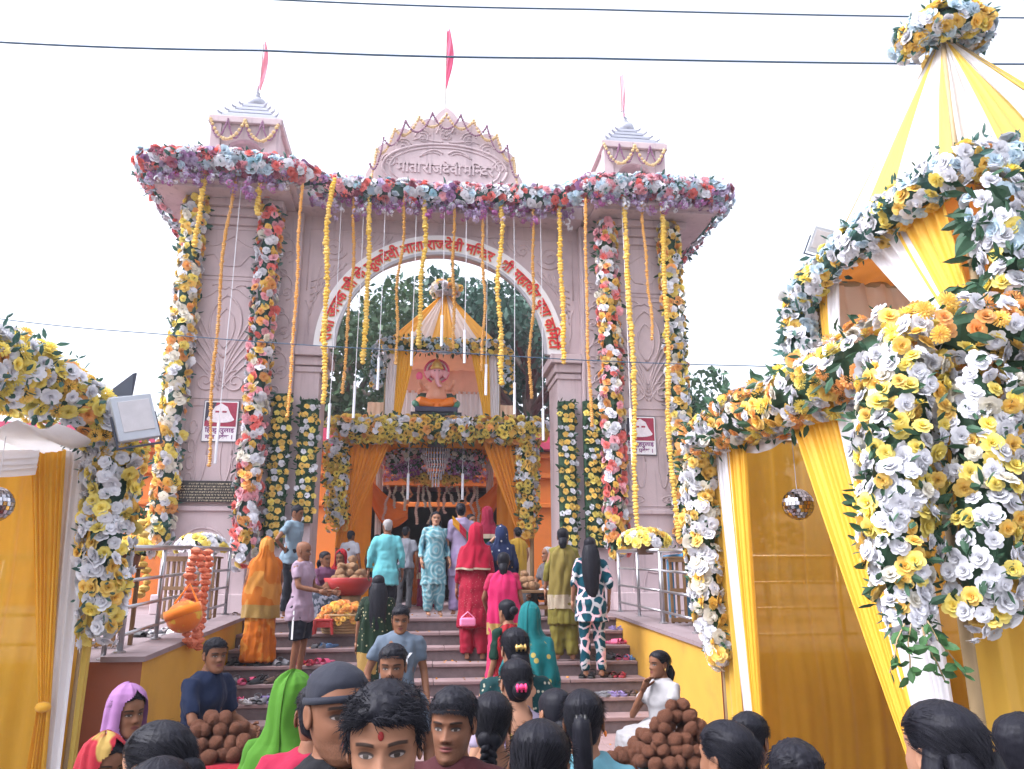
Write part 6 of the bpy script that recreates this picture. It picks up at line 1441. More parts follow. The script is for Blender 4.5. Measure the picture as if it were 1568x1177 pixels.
    if shawl is not None:
        smat, shem = shawl[:2]; op = shawl[2] if len(shawl) > 2 else 60
        sheet('shawl', [(1.475,.072,.070,.012,op),(1.45,.118*fx,.092,.012,op),(1.42,.168*fx,.106,.012,op),(1.36,.212*fx,.134,.01,op),(1.25,.225*fx,.155,.006,op),(1.10,.226*fx,.158,.006,op),(.95,.236*fx,.165,.006,op+8),(shem,.236*fx,.170,.006,op+14)], smat, None, border=BORDER[int(rg.integers(3))])
    # hair
    hm = hair_mat_ or HAIR
    if hair not in ('bald','none'):
        kind = 'f' if hair in ('bun','pony','long','braid','tied','f') else ('receding' if hair == 'receding' else 'm')
        T = hairT or (.011 if kind == 'm' else (.005 if kind == 'receding' else .007))
        V, F = hair_cap(kind, T, rg, *((56,34) if det == 0 else (96,60)), rough=.005 if kind != 'f' else .003)
        m = MB().add(V, F)
        if kind == 'm' and det >= 1:
            n = 700 if det == 1 else 3200; ang = rg.uniform(-math.pi,math.pi,n); zz = rg.uniform(-.02,.118,n); zz = np.maximum(zz, hairline(ang,'m')+(.010 if extra == 'wet' else .004))
            P = hsurf(ang, zz, T*(.55+.45*sstep(.02,.10,zz))*.98); dr = P-np.array([0,.01,0]); dr /= np.linalg.norm(dr,axis=1)[:,None]; cl = .9 if extra == 'wet' else .25
            tn_ = rg.normal(size=(n,3))*.45 + np.array([.25,-.6,-.1]) if extra == 'wet' else rg.normal(size=(n,3))*.22+np.array([.55,-.35,-.1])
            tn_[:,2] -= .7*(zz < .05); tn_ -= dr*np.sum(tn_*dr,1)[:,None]; dd = tn_+dr*(.16 if extra == 'wet' else .12)
            if extra == 'wet':
                fm = np.abs(ang) < 1.0; dd[fm] = dd[fm]*[1,0,0]*.5+np.stack([.9*np.sign(ang[fm]+.25),-.1+.2*rg.normal(size=fm.sum()),.25*rg.normal(size=fm.sum())-.1],1)
            kp = (zz > .058) | (rg.random(n) < .3); P, dd = P[kp], dd[kp]
            strand_mesh(m, P, dd, .028 if extra == 'wet' else .016, rg, .0011, cl*.55, .3)
        if kind == 'f' and det >= 1:
            n = 900; ang = rg.uniform(-math.pi,math.pi,n); zz = rg.uniform(.0,.117,n); zz = np.maximum(zz, hairline(ang,'f')+.008); P = hsurf(ang, zz, T*.98)
            tg = np.array([0,.14,-.02]); dd = tg-P; nr = P/np.linalg.norm(P,axis=1)[:,None]; dd -= nr*np.sum(dd*nr,1)[:,None]*.92; strand_mesh(m, P-nr*.0006, dd, .07, rg, .0008, .05, .08)
        def lock(pts, rad, n=18, gro=.12, nseg=None):
            o = len(m.v); P = [Vector(p) for p in pts]; Q = []; 
            for i in range(len(P)-1):
                for k in range(4): Q.append((P[i].lerp(P[i+1],k/4), [rad[i][q]+(rad[i+1][q]-rad[i][q])*k/4 for q in (0,1)]))
            Q.append((P[-1], rad[-1])); m.tube([q[0] for q in Q], [tuple(q[1]) for q in Q], n, flat=(0,1,0))
            for i in range(o, len(m.v)):
                k = (i-o) % n; lv = (i-o)//n; c = Q[min(lv,len(Q)-1)][0]; p = Vector(m.v[i]); m.v[i] = tuple(c+(p-c)*(1+gro*math.sin(k*2.4+lv*.12)+.06*math.sin(k*5.1)))
        if hair == 'bun': m.ball((0,.128,.02 if bun is None else bun),(.048,.036,.044),16,10)
        if hair == 'tied': lock([(0,.10,-.02),(0,.125,-.08),(0,.12,-.15)],[(.05,.03),(.055,.032),(.03,.02)])
        if hair == 'pony': lock([(0,.105,.03),(0,.142,.02),(0,.150,-.06),(0,.142,-.18),(0,.135,-.34)],[(.028,.022),(.034,.030),(.036,.030),(.032,.024),(.014,.010)])
        if hair == 'long':
            bk = .10+.06*0; lock([(0,.085,.02),(0,.112,-.06),(0,.132,-.17),(.01,.150,-.34),(0,.152,-.52),(0,.15,-.62)],[(.072,.026),(.088,.034),(.100,.036),(.098,.032),(.080,.026),(.040,.014)],26,.10)
            for s in (-1,1): lock([(s*.062,.03,.02),(s*.082,.045,-.07),(s*.094,.075,-.18),(s*.10,.11,-.34)],[(.02,.03),(.026,.034),(.026,.032),(.014,.018)],14)
        if hair == 'braid':
            for q in range(3):
                pts = []; 
                for k in range(44):
                    t = k/43; ph = t*2*math.pi*6.5+q*2*math.pi/3; w = .021*(1-.45*t)
                    pts.append((w*math.sin(ph), .122+.016*math.sin(2*ph)*(1-.4*t)*.6, -.055-.52*t))
                m.tube(pts, [.0165*(1-.5*k/43) for k in range(44)], 8)
            m.ball((0,.105,-.04),(.05,.032,.04),14,8)
        m.v = [tuple(p) for p in Hd(m.v)]; m.build('hair', hm, g, smooth=True)
    return dict(g=g, W=W, Hd=Hd, S=S, base=base, J=J, dz=dz)
def finish_people():
    dg = bpy.context.evaluated_depsgraph_get()
    res = [(o, bpy.data.meshes.new_from_object(o.evaluated_get(dg)), fn) for o, fn in PJ]
    for o, me, fn in res:
        d_ = o.data; bpy.data.objects.remove(o); bpy.data.meshes.remove(d_); fn(me)
    PJ.clear()
def on_head(P, name, mb, mat, smooth=True):
    mb.v = [tuple(p) for p in P['Hd'](mb.v)]; return mb.build(name, mat, P['g'], smooth=smooth)
def on_body(P, name, mb, mat, smooth=True):
    mb.v = [tuple(p) for p in P['W'](mb.v)]; return mb.build(name, mat, P['g'], smooth=smooth)
def C_(name, col, **k):
    k.setdefault('transl', .10); k.setdefault('sheen', .04); k.setdefault('spec', .12)
    if 'col2' in k: k['col2'] = tuple(q*.62 for q in k['col2'])
    return cloth(name, tuple(q*.60 for q in col), **k)
jeans = C_('dark_trousers', (.022,.024,.035), transl=0); khaki = C_('grey_trousers', (.11,.11,.12), transl=0); white_tr = C_('white_trousers', (.66,.65,.68), transl=.1); lilac_tr = C_('lilac_salwar_cloth', (.46,.34,.60), transl=.1)
redp = plain('hair_clip_pink', (.78,.04,.16), .35, var=.05); whitec = plain('hair_clip_white', (.75,.75,.78), .35); tilak_m = plain('red_tilak', (.20,.008,.008), .7); goldm = plain('gold_metal', (.70,.48,.16), .3, metal=.8)
def tilak(P, r=.0065, z=.052): 
    m = MB(); p = hsurf(np.array([0.0]), np.array([z]))[0]; m.ball((0,p[1]-.0005,z),(r,.003,r*1.5),10,6); on_head(P, 'tilak', m, tilak_m)
def clip(P, c, mat, w=.05):
    m = MB(); m.tube([(c[0]-w/2,c[1],c[2]),(c[0],c[1]+.012,c[2]+.004),(c[0]+w/2,c[1],c[2])],[(.010,.012)]*3,8)
    for k in (-1,0,1): m.tube([(c[0]+k*w*.4,c[1]+.006,c[2]-.018),(c[0]+k*w*.4,c[1]+.014,c[2]+.0),(c[0]+k*w*.4,c[1]+.006,c[2]+.018)],.006,6)
    on_head(P, 'hair_clip', m, mat)
def earrings(P, mat=None):
    m = MB()
    for s in (-1,1): m.ball((s*.082,.008,-.042),(.006,.006,.012),8,6)
    on_head(P, 'earrings', m, mat or goldm)['kind'] = 'stuff'
# ---- nearest row
p = person('man with wet curly black hair and red forehead mark, closest to the camera', 592, 1041, 1.8, yaw=-8, skin='am', det=2, top='shirt', top_mat=C_('maroon_shirt',(.10,.018,.02),transl=0), sleeve=.7, bottom='pants', bot_mat=jeans, extra='wet', hairT=.013, head=(6,-4,-2)); tilak(p,.0065,.040)
p = person('man in black polo shirt and dark grey bandana cap', 521, 1010, 2.2, yaw=24, skin='bm', det=2, top='tshirt', top_mat=C_('black_polo',(.014,.014,.019),transl=0), sleeve=.7, bottom='pants', bot_mat=jeans, hair='none', fat=1.08, head=(4,0,0))
V, F = hair_cap('m', .008, rng, 72, 44, .0012); m = MB()
zz = np.array([v[2] for v in V]); yy = np.array([v[1] for v in V]); keep = zz > .030-.25*(yy)*.12
m.add(V, [f for f in F if all(keep[i] for i in f)]); on_head(p, 'bandana_cap', m, C_('dark_grey_bandana',(.035,.038,.055),transl=0))
m = MB(); q = [hsurf(np.array([t]), np.array([.034-.012*math.cos(t)*-1]), .008)[0] for t in np.linspace(-math.pi,math.pi,37)]; m.tube(q,[(.004,.010)]*37,6); on_head(p, 'bandana_band', m, C_('dark_grey_bandana',(.035,.038,.055)))
p = person('young man with flat black hair in maroon shirt beside the curly-haired man', 694, 1050, 2.75, yaw=-14, skin='bm', det=2, top='shirt', top_mat=C_('maroon_shirt_plain',(.085,.02,.025),transl=0), bottom='pants', bot_mat=jeans, hairT=.013, head=(-4,-3,0))
p = person('man with short hair and grey shirt directly behind the curly-haired man', 602, 984, 4.4, yaw=-4, skin='bm', det=1, top='shirt', top_mat=C_('slate_shirt',(.13,.16,.21),transl=0), sleeve=.6, bottom='pants', bot_mat=jeans, head=(0,-3,0))
p = person('boy in grey printed t-shirt walking down the steps', 614, 926, 6.2, yaw=2, skin='bb', det=1, top='tshirt', top_mat=C_('grey_tee',(.17,.22,.29),transl=0), sleeve=.62, bottom='pants', bot_mat=jeans, head=(0,-9,0), hairT=.014)
Vt, Ft = _txt('NY', .02, .004); m = MB().add(np.stack([(Vt[:,0]-.62)*.15-.0, -.128-Vt[:,2]*.5+0*Vt[:,0], 1.20+Vt[:,1]*.15],1), Ft); on_body(p, 'shirt_lettering', m, plain('white_print',(.75,.75,.78),.6), False)
p = person('woman seen from behind in bright green hooded shawl', 452, 1029, 3.6, yaw=168, skin='a', female=True, top='kurta', top_mat=C_('green_kurta',(.085,.26,.025)), sleeve=1.5, bottom='salwar', bot_mat=C_('green_kurta',(.085,.26,.025)), hair='none', veil=C_('green_shawl',(.10,.30,.03),transl=.15), veil_hem=.85, lean=.05, hem=.6)
p = person('person with black hair in crimson shirt half hidden behind the bandana man', 489, 1042, 2.95, yaw=170, skin='bm', det=1, top='shirt', top_mat=C_('crimson_shirt',(.46,.02,.07)), bottom='pants', bot_mat=jeans)
p = person('woman with smooth black hair in a low bun and blue top, nearest on steps side', 826, 1096, 2.05, yaw=176, skin='a', det=1, female=True, top='blouse', top_mat=C_('royal_blue_top',(.02,.11,.36)), hem=.95, bottom='saree', bot_mat=C_('royal_blue_top',(.02,.11,.36)), hair='bun', bun=-.045)
p = person('woman with ponytail in pale blue top', 893, 1051, 2.9, yaw=172, skin='a', det=1, female=True, top='kurta', top_mat=C_('pale_blue_top',(.20,.48,.58)), hem=.6, sleeve=.7, bottom='salwar', bot_mat=C_('pale_blue_top',(.20,.48,.58)), hair='pony'); earrings(p, plain('orange_earring',(.8,.2,.03),.4)); clip(p,(0,.128,.035),plain('black_clip',(.02,.02,.02),.4),.04)
p = person('woman with dark hair hidden behind the ponytail woman', 849, 1051, 3.4, yaw=186, skin='a', female=True, top='kurta', top_mat=C_('plum_top',(.14,.05,.16)), hem=.6, bottom='salwar', bot_mat=jeans, hair='tied')
p = person('woman with a long plait and green blouse', 753, 1055, 3.0, yaw=184, skin='a', det=1, female=True, top='blouse', top_mat=C_('sea_green_blouse',(.02,.28,.22),pattern='sequin',pscale=60,col2=(.3,.5,.4)), hem=1.08, sleeve=.35, bottom='saree', bot_mat=C_('cream_saree',(.55,.42,.22)), hair='braid', cut=lambda L: (L[:,1] > .02) & (np.abs(L[:,0]) < .075) & (L[:,2] > 1.33)); earrings(p)
p = person('girl with pink hair clip and purple floral top', 790, 1005, 3.8, yaw=178, skin='c', det=1, female=True, top='kurta', top_mat=C_('purple_floral',(.48,.40,.55),pattern='print',col2=(.16,.05,.26),pscale=7,thr=.5), sleeve=.45, hem=.6, bottom='salwar', bot_mat=lilac_tr, hair='bun', bun=-.02, cut=lambda L: (L[:,1] > .02) & (np.abs(L[:,0]) < .055) & (L[:,2] > 1.27)); clip(p,(0.012,.170,-.005),redp,.05)
p = person('stout woman in dark green dotted blouse open at the back', 788, 958, 4.5, yaw=180, skin='c', det=1, female=True, fat=1.12, top='blouse', top_mat=C_('bottle_green_dotted',(.010,.055,.060),pattern='dots',pscale=26,col2=(.55,.50,.38)), hem=1.0, sleeve=.8, bottom='saree', bot_mat=C_('bottle_green_saree',(.012,.06,.062),pattern='dots',pscale=18,col2=(.5,.45,.3)), hair='tied', cut=lambda L: (L[:,1] > .02) & (np.abs(L[:,0]) < .085-.02*(1.42-L[:,2])) & (L[:,2] > 1.22), arms=('bent','bent')); clip(p,(0,.125,.02),goldm,.06)
p = person('woman with teal scarf over her head climbing the steps', 812, 923, 6.0, yaw=160, skin='a', female=True, top='kurta', top_mat=C_('teal_kurta',(.015,.17,.19)), hem=.6, sleeve=1.4, bottom='salwar', bot_mat=C_('teal_kurta',(.015,.17,.19)), hair='none', veil=C_('teal_scarf',(.012,.19,.20),pattern='dots',pscale=11,col2=(.55,.42,.12)), veil_hem=.95, lean=.10)
p = person('woman in dark green sleeve looking down beside the teal scarf', 776, 916, 6.7, yaw=215, skin='a', female=True, top='blouse', top_mat=C_('dark_green_blouse',(.012,.05,.035)), hem=1.05, sleeve=.9, bottom='saree', bot_mat=C_('red_saree',(.42,.02,.03)), hair='bun', shawl=(C_('red_saree',(.42,.02,.03)),.8,90), lean=.06)
p = person('woman with black bun and pink hair clip at the bottom of the picture', 1108, 1098, 2.35, yaw=200, skin='a', det=1, female=True, top='kurta', top_mat=C_('charcoal_kurta',(.03,.03,.04)), hem=.6, bottom='salwar', bot_mat=jeans, hair='tied'); clip(p,(.03,.125,-.065),redp,.05)
p = person('woman with white hair clip turning away, behind the pink clip', 1146, 1086, 3.0, yaw=150, skin='b', det=1, female=True, top='kurta', top_mat=C_('brick_kurta',(.26,.05,.04)), hem=.6, bottom='salwar', bot_mat=jeans, hair='tied'); clip(p,(.055,.098,.03),whitec,.04)
p = person('person with short dark hair low at the bottom edge in front of mustard curtain', 1216, 1130, 2.15, yaw=172, skin='b', det=1, top='shirt', top_mat=C_('brown_shirt',(.10,.06,.05)), bottom='pants', bot_mat=jeans, hairT=.012)
p = person('woman with long loose black hair before the pyramid tent curtain', 1432, 1068, 1.85, yaw=188, skin='c', det=1, female=True, top='kurta', top_mat=C_('grey_kurta',(.20,.20,.24)), hem=.6, bottom='salwar', bot_mat=jeans, hair='long', hairT=.010)
p = person('person in white cut off by the right edge of picture', 1562, 1089, 2.2, yaw=120, skin='b', top='shirt', top_mat=C_('white_shirt',(.66,.65,.68)), bottom='pants', bot_mat=jeans)
p = person('woman in lilac veil looking across at the stalls', 200, 1049, 3.9, yaw=52, skin='b', det=1, female=True, top='kurta', top_mat=C_('lilac_kurta',(.40,.18,.42)), hem=.6, sleeve=1.5, bottom='saree', bot_mat=C_('lilac_saree',(.42,.20,.44)), hair='f', veil=C_('lilac_veil',(.50,.24,.52),transl=.2), veil_hem=.9)
p = person('woman in red and gold veil at the bottom left corner', 165, 1124, 3.2, yaw=58, skin='b', det=1, female=True, top='kurta', top_mat=C_('red_kurta',(.40,.03,.04)), hem=.6, sleeve=1.4, bottom='saree', bot_mat=C_('red_kurta',(.40,.03,.04)), hair='f', veil=C_('red_gold_veil',(.50,.03,.05),pattern='print',col2=(.55,.36,.10),pscale=6,thr=.56), veil_hem=.95)
p = person('woman with black hair pulled back turning her head left', 246, 1099, 2.2, yaw=-118, skin='c', det=1, female=True, top='kurta', top_mat=C_('navy_kurta',(.03,.035,.07)), hem=.6, bottom='salwar', bot_mat=jeans, hair='bun', bun=-.01)
p = person('person whose dark hair just shows at the bottom edge below turned woman', 250, 1153, 1.8, yaw=170, skin='b', det=1, female=True, top='kurta', top_mat=C_('dark_kurta',(.04,.03,.05)), hem=.6, bottom='salwar', bot_mat=jeans, hair='tied')
# ---- sellers near the foot of the steps
p = person('coconut seller in navy shirt leaning over his heap', 332, 975, 6.1, yaw=62, h=1.66, skin='b', det=1, top='shirt', top_mat=C_('navy_shirt',(.016,.028,.075),transl=0), sleeve=.85, bottom='pants', bot_mat=khaki, arms=('low','fwd'), sit=.45, lean=.16, head=(-25,0,0))
p = person('girl in white sitting with hand to her chin behind coconuts', 1006, 994, 6.1, yaw=-62, h=1.42, skin='b', det=1, female=True, top='kurta', top_mat=C_('white_frock',(.62,.60,.62)), sleeve=.5, hem=.8, bottom='skirt', bot_mat=C_('white_frock',(.62,.60,.62)), hair='tied', sit=.42, arms=('chin','low'), lean=.08, head=(-8,0,0)); earrings(p)
# ---- on the steps
p = person('woman in orange saree with covered head on the left of the steps', 410, 822, 10.0, yaw=190, skin='b', female=True, top='blouse', top_mat=C_('orange_blouse',(.72,.17,.02)), hem=1.0, sleeve=.5, bottom='saree', bot_mat=C_('orange_saree',(.80,.20,.02),pattern='print',col2=(.85,.32,.05),pscale=5), hair='none', veil=C_('orange_saree_veil',(.82,.24,.03),pattern='print',col2=(.86,.38,.08),pscale=5,transl=.2), veil_hem=.62, arms=('swing','down'), stride=.10, fat=1.1)
p = person('man in light blue t-shirt with hand on hip by the gateway', 456, 773, 11.5, yaw=68, skin='b', top='tshirt', top_mat=C_('light_blue_tee',(.30,.42,.52)), sleeve=.6, hem=.80, bottom='pants', bot_mat=jeans, arms=('hip','down'), head=(10,-12,0), lean=.05)
p = person('shaven-headed man in lilac t-shirt and black shorts with white stripe', 466, 829, 9.65, yaw=72, skin='bm', det=1, top='tshirt', top_mat=C_('lilac_tee',(.50,.36,.47)), sleeve=.62, hem=.72, bottom='shorts', bot_mat=C_('black_shorts',(.014,.016,.030),transl=0), hair='bald', arms=('fwd','fwd'), head=(0,-8,0))
m = MB()
for s in (-1,): 
    hi, kn = Vector(p['J'][s][3]), Vector(p['J'][s][4]); m.box(((hi+kn)/2+Vector((s*.112,.0,-.02))), (.006,.022,.34))
on_body(p, 'white_stripe', m, plain('white_print',(.75,.75,.78),.6), False)
p = person('old man in bright cyan kurta seen from behind at top of steps', 594, 794, 10.62, yaw=178, skin='b', top='kurta', top_mat=C_('cyan_kurta',(.20,.66,.72),transl=.1), sleeve=1.75, hem=.70, bottom='pants', bot_mat=jeans, hair='receding', hair_mat_=GREYH, fat=1.05)
p = person('long-haired woman in light blue printed suit facing the camera', 668, 782, 11.5, yaw=10, skin='c', det=1, female=True, top='kurta', top_mat=C_('blue_circle_print',(.22,.50,.58),pattern='rings',pscale=4.5,col2=(.55,.75,.78)), sleeve=1.8, hem=.50, bottom='salwar', bot_mat=C_('blue_circle_print',(.22,.50,.58)), hair='long', shawl=(C_('blue_dupatta',(.10,.30,.42),transl=.3),1.0,70), head=(-6,0,3)); tilak(p,.003,.03)
p = person('woman in lilac suit with three-colour scarf, back to the camera', 706, 769, 11.6, yaw=186, skin='c', female=True, top='kurta', top_mat=C_('lilac_suit',(.50,.40,.62),pattern='sequin',pscale=55,col2=(.7,.62,.75)), sleeve=1.0, hem=.58, bottom='salwar', bot_mat=C_('lilac_suit_plain',(.48,.36,.62)), hair='bun')
m = MB(); 
for i, col in enumerate(('y','r','g')):
    def fn(u, v, i=i):
        t = (i+v)/3; a_ = -.7+1.5*t; return (.17*(1-2*t)*.9, .118+.03*math.sin(math.pi*t)+.01*math.sin(u*9), 1.42-.34*t+.12*(u-.5)+.02*u)
    mm = MB().grid(fn, 8, 8); on_body(p, 'scarf_band', mm, C_({'y':'scarf_yellow','r':'scarf_red','g':'scarf_green'}[col], {'y':(.80,.36,.03),'r':(.62,.03,.07),'g':(.03,.20,.12)}[col]))
p = person('woman in maroon head scarf and green top at the shrine entrance', 746, 776, 12.2, yaw=188, skin='a', female=True, top='kurta', top_mat=C_('dark_green_kurta',(.015,.10,.07)), sleeve=1.3, hem=.6, bottom='salwar', bot_mat=jeans, hair='none', veil=C_('maroon_scarf',(.32,.015,.05)), veil_hem=1.33)
p = person('woman in red lace suit with red head scarf climbing with a pink purse', 729, 801, 10.15, yaw=170, skin='a', female=True, top='kurta', top_mat=C_('red_lace',(.46,.015,.05),pattern='sequin',pscale=38,col2=(.62,.30,.25)), sleeve=1.7, hem=.40, bottom='salwar', bot_mat=C_('red_lace_plain',(.42,.015,.045)), hair='none', veil=C_('red_scarf',(.52,.012,.05)), veil_hem=1.12)
w = Vector(p['W']([p['J'][-1][2]])[0]); pz_ = at(716,952,9.9)
pu = thing('purse', 'small pink purse held by the woman in red lace', 'purse', pz_); pm = plain('pink_purse', (.80,.25,.45), .4, var=.1)
MB().box(pz_,(.20,.05,.10),.2).build('pouch', pm, pu, bevel=.02); MB().tube([pz_+Vector((-.08,0,.05)),pz_+Vector((0,-.01,.12)),pz_+Vector((.08,0,.05))],.008,6).build('strap', pm, pu)
p = person('woman in navy suit and navy spotted head scarf raising her hand', 768, 804, 10.4, yaw=172, skin='c', female=True, top='kurta', top_mat=C_('navy_suit',(.018,.025,.075)), sleeve=1.6, hem=.5, bottom='salwar', bot_mat=C_('navy_suit',(.018,.025,.075)), hair='none', veil=C_('navy_dotted_scarf',(.020,.035,.11),pattern='dots',pscale=16,col2=(.6,.6,.65)), veil_hem=1.25, arms=('down','up'), fat=1.08)
p = person('woman in bright pink shawl with bangles climbing the steps', 771, 844, 9.35, yaw=166, skin='b', female=True, top='blouse', top_mat=C_('rose_blouse',(.55,.03,.10)), hem=1.0, sleeve=.6, bottom='saree', bot_mat=C_('pink_saree',(.72,.05,.16)), hair='tied', shawl=(C_('hot_pink_shawl',(.80,.03,.17),transl=.25),.72,50), arms=('down','swing'), lean=.06)
p = person('long-haired woman in black and green sequined saree', 580, 879, 8.95, yaw=176, skin='a', female=True, top='blouse', top_mat=C_('black_green_blouse',(.018,.035,.022),pattern='dots',pscale=30,col2=(.5,.45,.28)), hem=1.0, sleeve=.9, bottom='saree', bot_mat=C_('black_green_saree',(.016,.040,.022),pattern='dots',pscale=22,col2=(.55,.48,.30)), hair='long', shawl=(C_('black_green_saree',(.016,.040,.022)),.55,100))
p = person('woman in olive suit and shawl with tied hair, seen from behind', 862, 807, 9.95, yaw=172, skin='a', female=True, top='kurta', top_mat=C_('olive_suit',(.28,.24,.05)), sleeve=1.5, hem=.45, bottom='salwar', bot_mat=C_('olive_suit',(.28,.24,.05)), hair='tied', shawl=(C_('olive_dupatta',(.34,.26,.07),transl=.25),.65,95))
p = person('long-haired woman in teal and white patterned suit', 903, 821, 9.6, yaw=176, skin='c', female=True, top='kurta', top_mat=C_('teal_network',(.006,.095,.14),pattern='net',pscale=7.5,col2=(.74,.76,.80)), sleeve=1.2, hem=.66, bottom='pants', bot_mat=C_('teal_network',(.006,.095,.14)), hair='long', arms=('down','down'))
# ---- sellers and people at the landing
p = person('young woman seated by the marigold basket', 498, 843, 11.3, yaw=40, h=1.5, skin='b', female=True, top='kurta', top_mat=C_('violet_top',(.20,.08,.16)), hem=.7, sleeve=1.2, bottom='skirt', bot_mat=C_('dark_print_skirt',(.03,.04,.06),pattern='print',col2=(.2,.2,.25),pscale=14), hair='tied', sit=.30, arms=('low','low'), gz=None)
p = person('woman in red head scarf seated behind the coconut bowl', 522, 841, 11.7, yaw=-10, h=1.5, skin='b', female=True, top='kurta', top_mat=C_('scarlet_top',(.46,.02,.03)), hem=.7, sleeve=1.4, bottom='skirt', bot_mat=C_('scarlet_top',(.46,.02,.03)), hair='f', veil=C_('scarlet_scarf',(.52,.02,.03)), veil_hem=1.2, sit=.34, arms=('low','low'))
p = person('man in white shirt standing inside the shrine drape', 538, 812, 13.6, yaw=150, skin='b', top='shirt', top_mat=C_('white_cotton_shirt',(.60,.60,.66)), sleeve=.7, bottom='pants', bot_mat=khaki)
p = person('elderly seller seated at the table with cloth bags', 838, 836, 11.6, yaw=-70, h=1.55, skin='b', det=1, top='shirt', top_mat=C_('grey_seller_shirt',(.20,.18,.19)), sleeve=.8, bottom='pants', bot_mat=khaki, hair='receding', hair_mat_=GREYH, sit=.45, arms=('low','low'), lean=.1)
p = person('priest in orange robe in the dark doorway', 640, 835, 16.8, yaw=160, skin='b', top='shirt', top_mat=C_('saffron_robe',(.50,.12,.02)), sleeve=1.2, bottom='skirt', bot_mat=C_('saffron_robe',(.50,.12,.02)), gz=1.45)
p = person('dark-haired visitor in brown in the shrine doorway', 603, 834, 17.2, yaw=170, skin='b', top='shirt', top_mat=C_('dark_brown_shirt',(.12,.06,.05)), sleeve=.8, bottom='pants', bot_mat=jeans, gz=1.45)
p = person('girl with dark hair peering past the maroon scarf', 722, 786, 12.6, yaw=20, skin='a', female=True, top='kurta', top_mat=C_('dusk_kurta',(.10,.06,.10)), hem=.6, bottom='salwar', bot_mat=jeans, hair='tied', gz=1.45)
p = person('man in mustard shirt just inside the shrine canopy', 578, 818, 14.0, yaw=165, skin='b', top='shirt', top_mat=C_('mustard_shirt',(.50,.30,.06)), sleeve=.7, bottom='pants', bot_mat=jeans, gz=1.45)
p = person('woman in wine saree inside the shrine canopy near the doorway', 655, 822, 15.2, yaw=175, skin='a', female=True, top='blouse', top_mat=C_('wine_blouse',(.26,.03,.08)), hem=1.0, bottom='saree', bot_mat=C_('wine_saree',(.28,.03,.09)), hair='bun', gz=1.45, shawl=(C_('wine_saree',(.28,.03,.09)),.7,80))
p = person('woman in yellow saree behind the navy head scarf', 792, 806, 12.4, yaw=190, skin='a', female=True, top='blouse', top_mat=C_('yellow_blouse',(.60,.36,.05)), hem=1.0, bottom='saree', bot_mat=C_('yellow_saree',(.64,.38,.05)), hair='bun', gz=1.45, shawl=(C_('yellow_saree',(.64,.38,.05)),.7,80))
p = person('man in checked grey shirt going in at the shrine, past the cyan kurta', 622, 806, 13.2, yaw=172, skin='b', top='shirt', top_mat=C_('grey_check_shirt',(.26,.28,.34),pattern='stripes',col2=(.5,.5,.55),pscale=14), sleeve=.7, bottom='pants', bot_mat=khaki, gz=1.45)
finish_people()
# ------------------------------------------------------------------ coconuts, stalls, shoes, flowers for sale
coco_m = plain('coconut_husk', (.215,.078,.040), .95, var=.5, vscale=5, bstr=1.0, bscale=16, bdist=.03); coco_l = plain('peeled_coconut', (.30,.165,.085), .85, var=.3, vscale=6, bstr=.8, bscale=18, bdist=.02)
def coco_mesh(seed, mat):
    m = MB().ball((0,0,0),(1,1,1.18),18,12); V = np.array(m.v); nr = V/np.linalg.norm(V,axis=1)[:,None]; k = .12*vnoise(V*1.6+seed*5)+.07*vnoise(V*[9,9,2.5]+seed)+.05*np.cos(3*np.arctan2(V[:,1],V[:,0]))
    m.v = [tuple(p) for p in V+nr*k[:,None]]
    m.tube([(0,0,1.1),(.03,.02,1.3)],[.16,.03],6); rd = random.Random(seed)
    for _ in range(46):
        d = Vector((rd.gauss(0,1),rd.gauss(0,1),rd.gauss(0,1)+.5)).normalized(); t = (d.orthogonal().normalized()+Vector((rd.gauss(0,.5),rd.gauss(0,.5),rd.gauss(0,.5)))).normalized()*.035; p = Vector((d.x,d.y,d.z*1.15))*.98
        m.add([p-t, p+t, p+d*rd.uniform(.10,.24)+Vector((rd.gauss(0,.12),rd.gauss(0,.12),rd.gauss(0,.12)+.05))], [(0,1,2)])
    return m.mesh('coconut', mat, True)
CM = [coco_mesh(i, coco_m) for i in range(4)]; CL = [coco_mesh(9+i, coco_l) for i in range(3)]
def heap(label, group, cx, cy, z0, rx, ry, layers, r, meshes, seed):
    rg = np.random.default_rng(seed); z = z0+r
    for l in range(layers):
        k = 1-l/(layers+.3); nx = max(1,int(round(2*rx*k/(2*r*.98)))); ny = max(1,int(round(2*ry*k/(2*r*.98))))
        for j in range(ny):
            for i in range(nx):
                x = cx+(i-(nx-1)/2)*2*r*.99+rg.normal()*r*.26+(r*.5 if (j+l)%2 else 0); y = cy+(j-(ny-1)/2)*2*r*.95+rg.normal()*r*.26
                if l > 1 and rg.random() < .12: continue
                if ((x-cx)/(rx*k+r*.6))**2+((y-cy)/(ry*k+r*.6))**2 > 1.15: continue
                put('coconut', meshes[rg.integers(len(meshes))], None, (x,y,z+rg.normal()*r*.08), tuple(rg.uniform(0,6.28,3)), r*rg.uniform(.85,1.08), label=label, cat='coconut', group=group)
        z += r*1.45
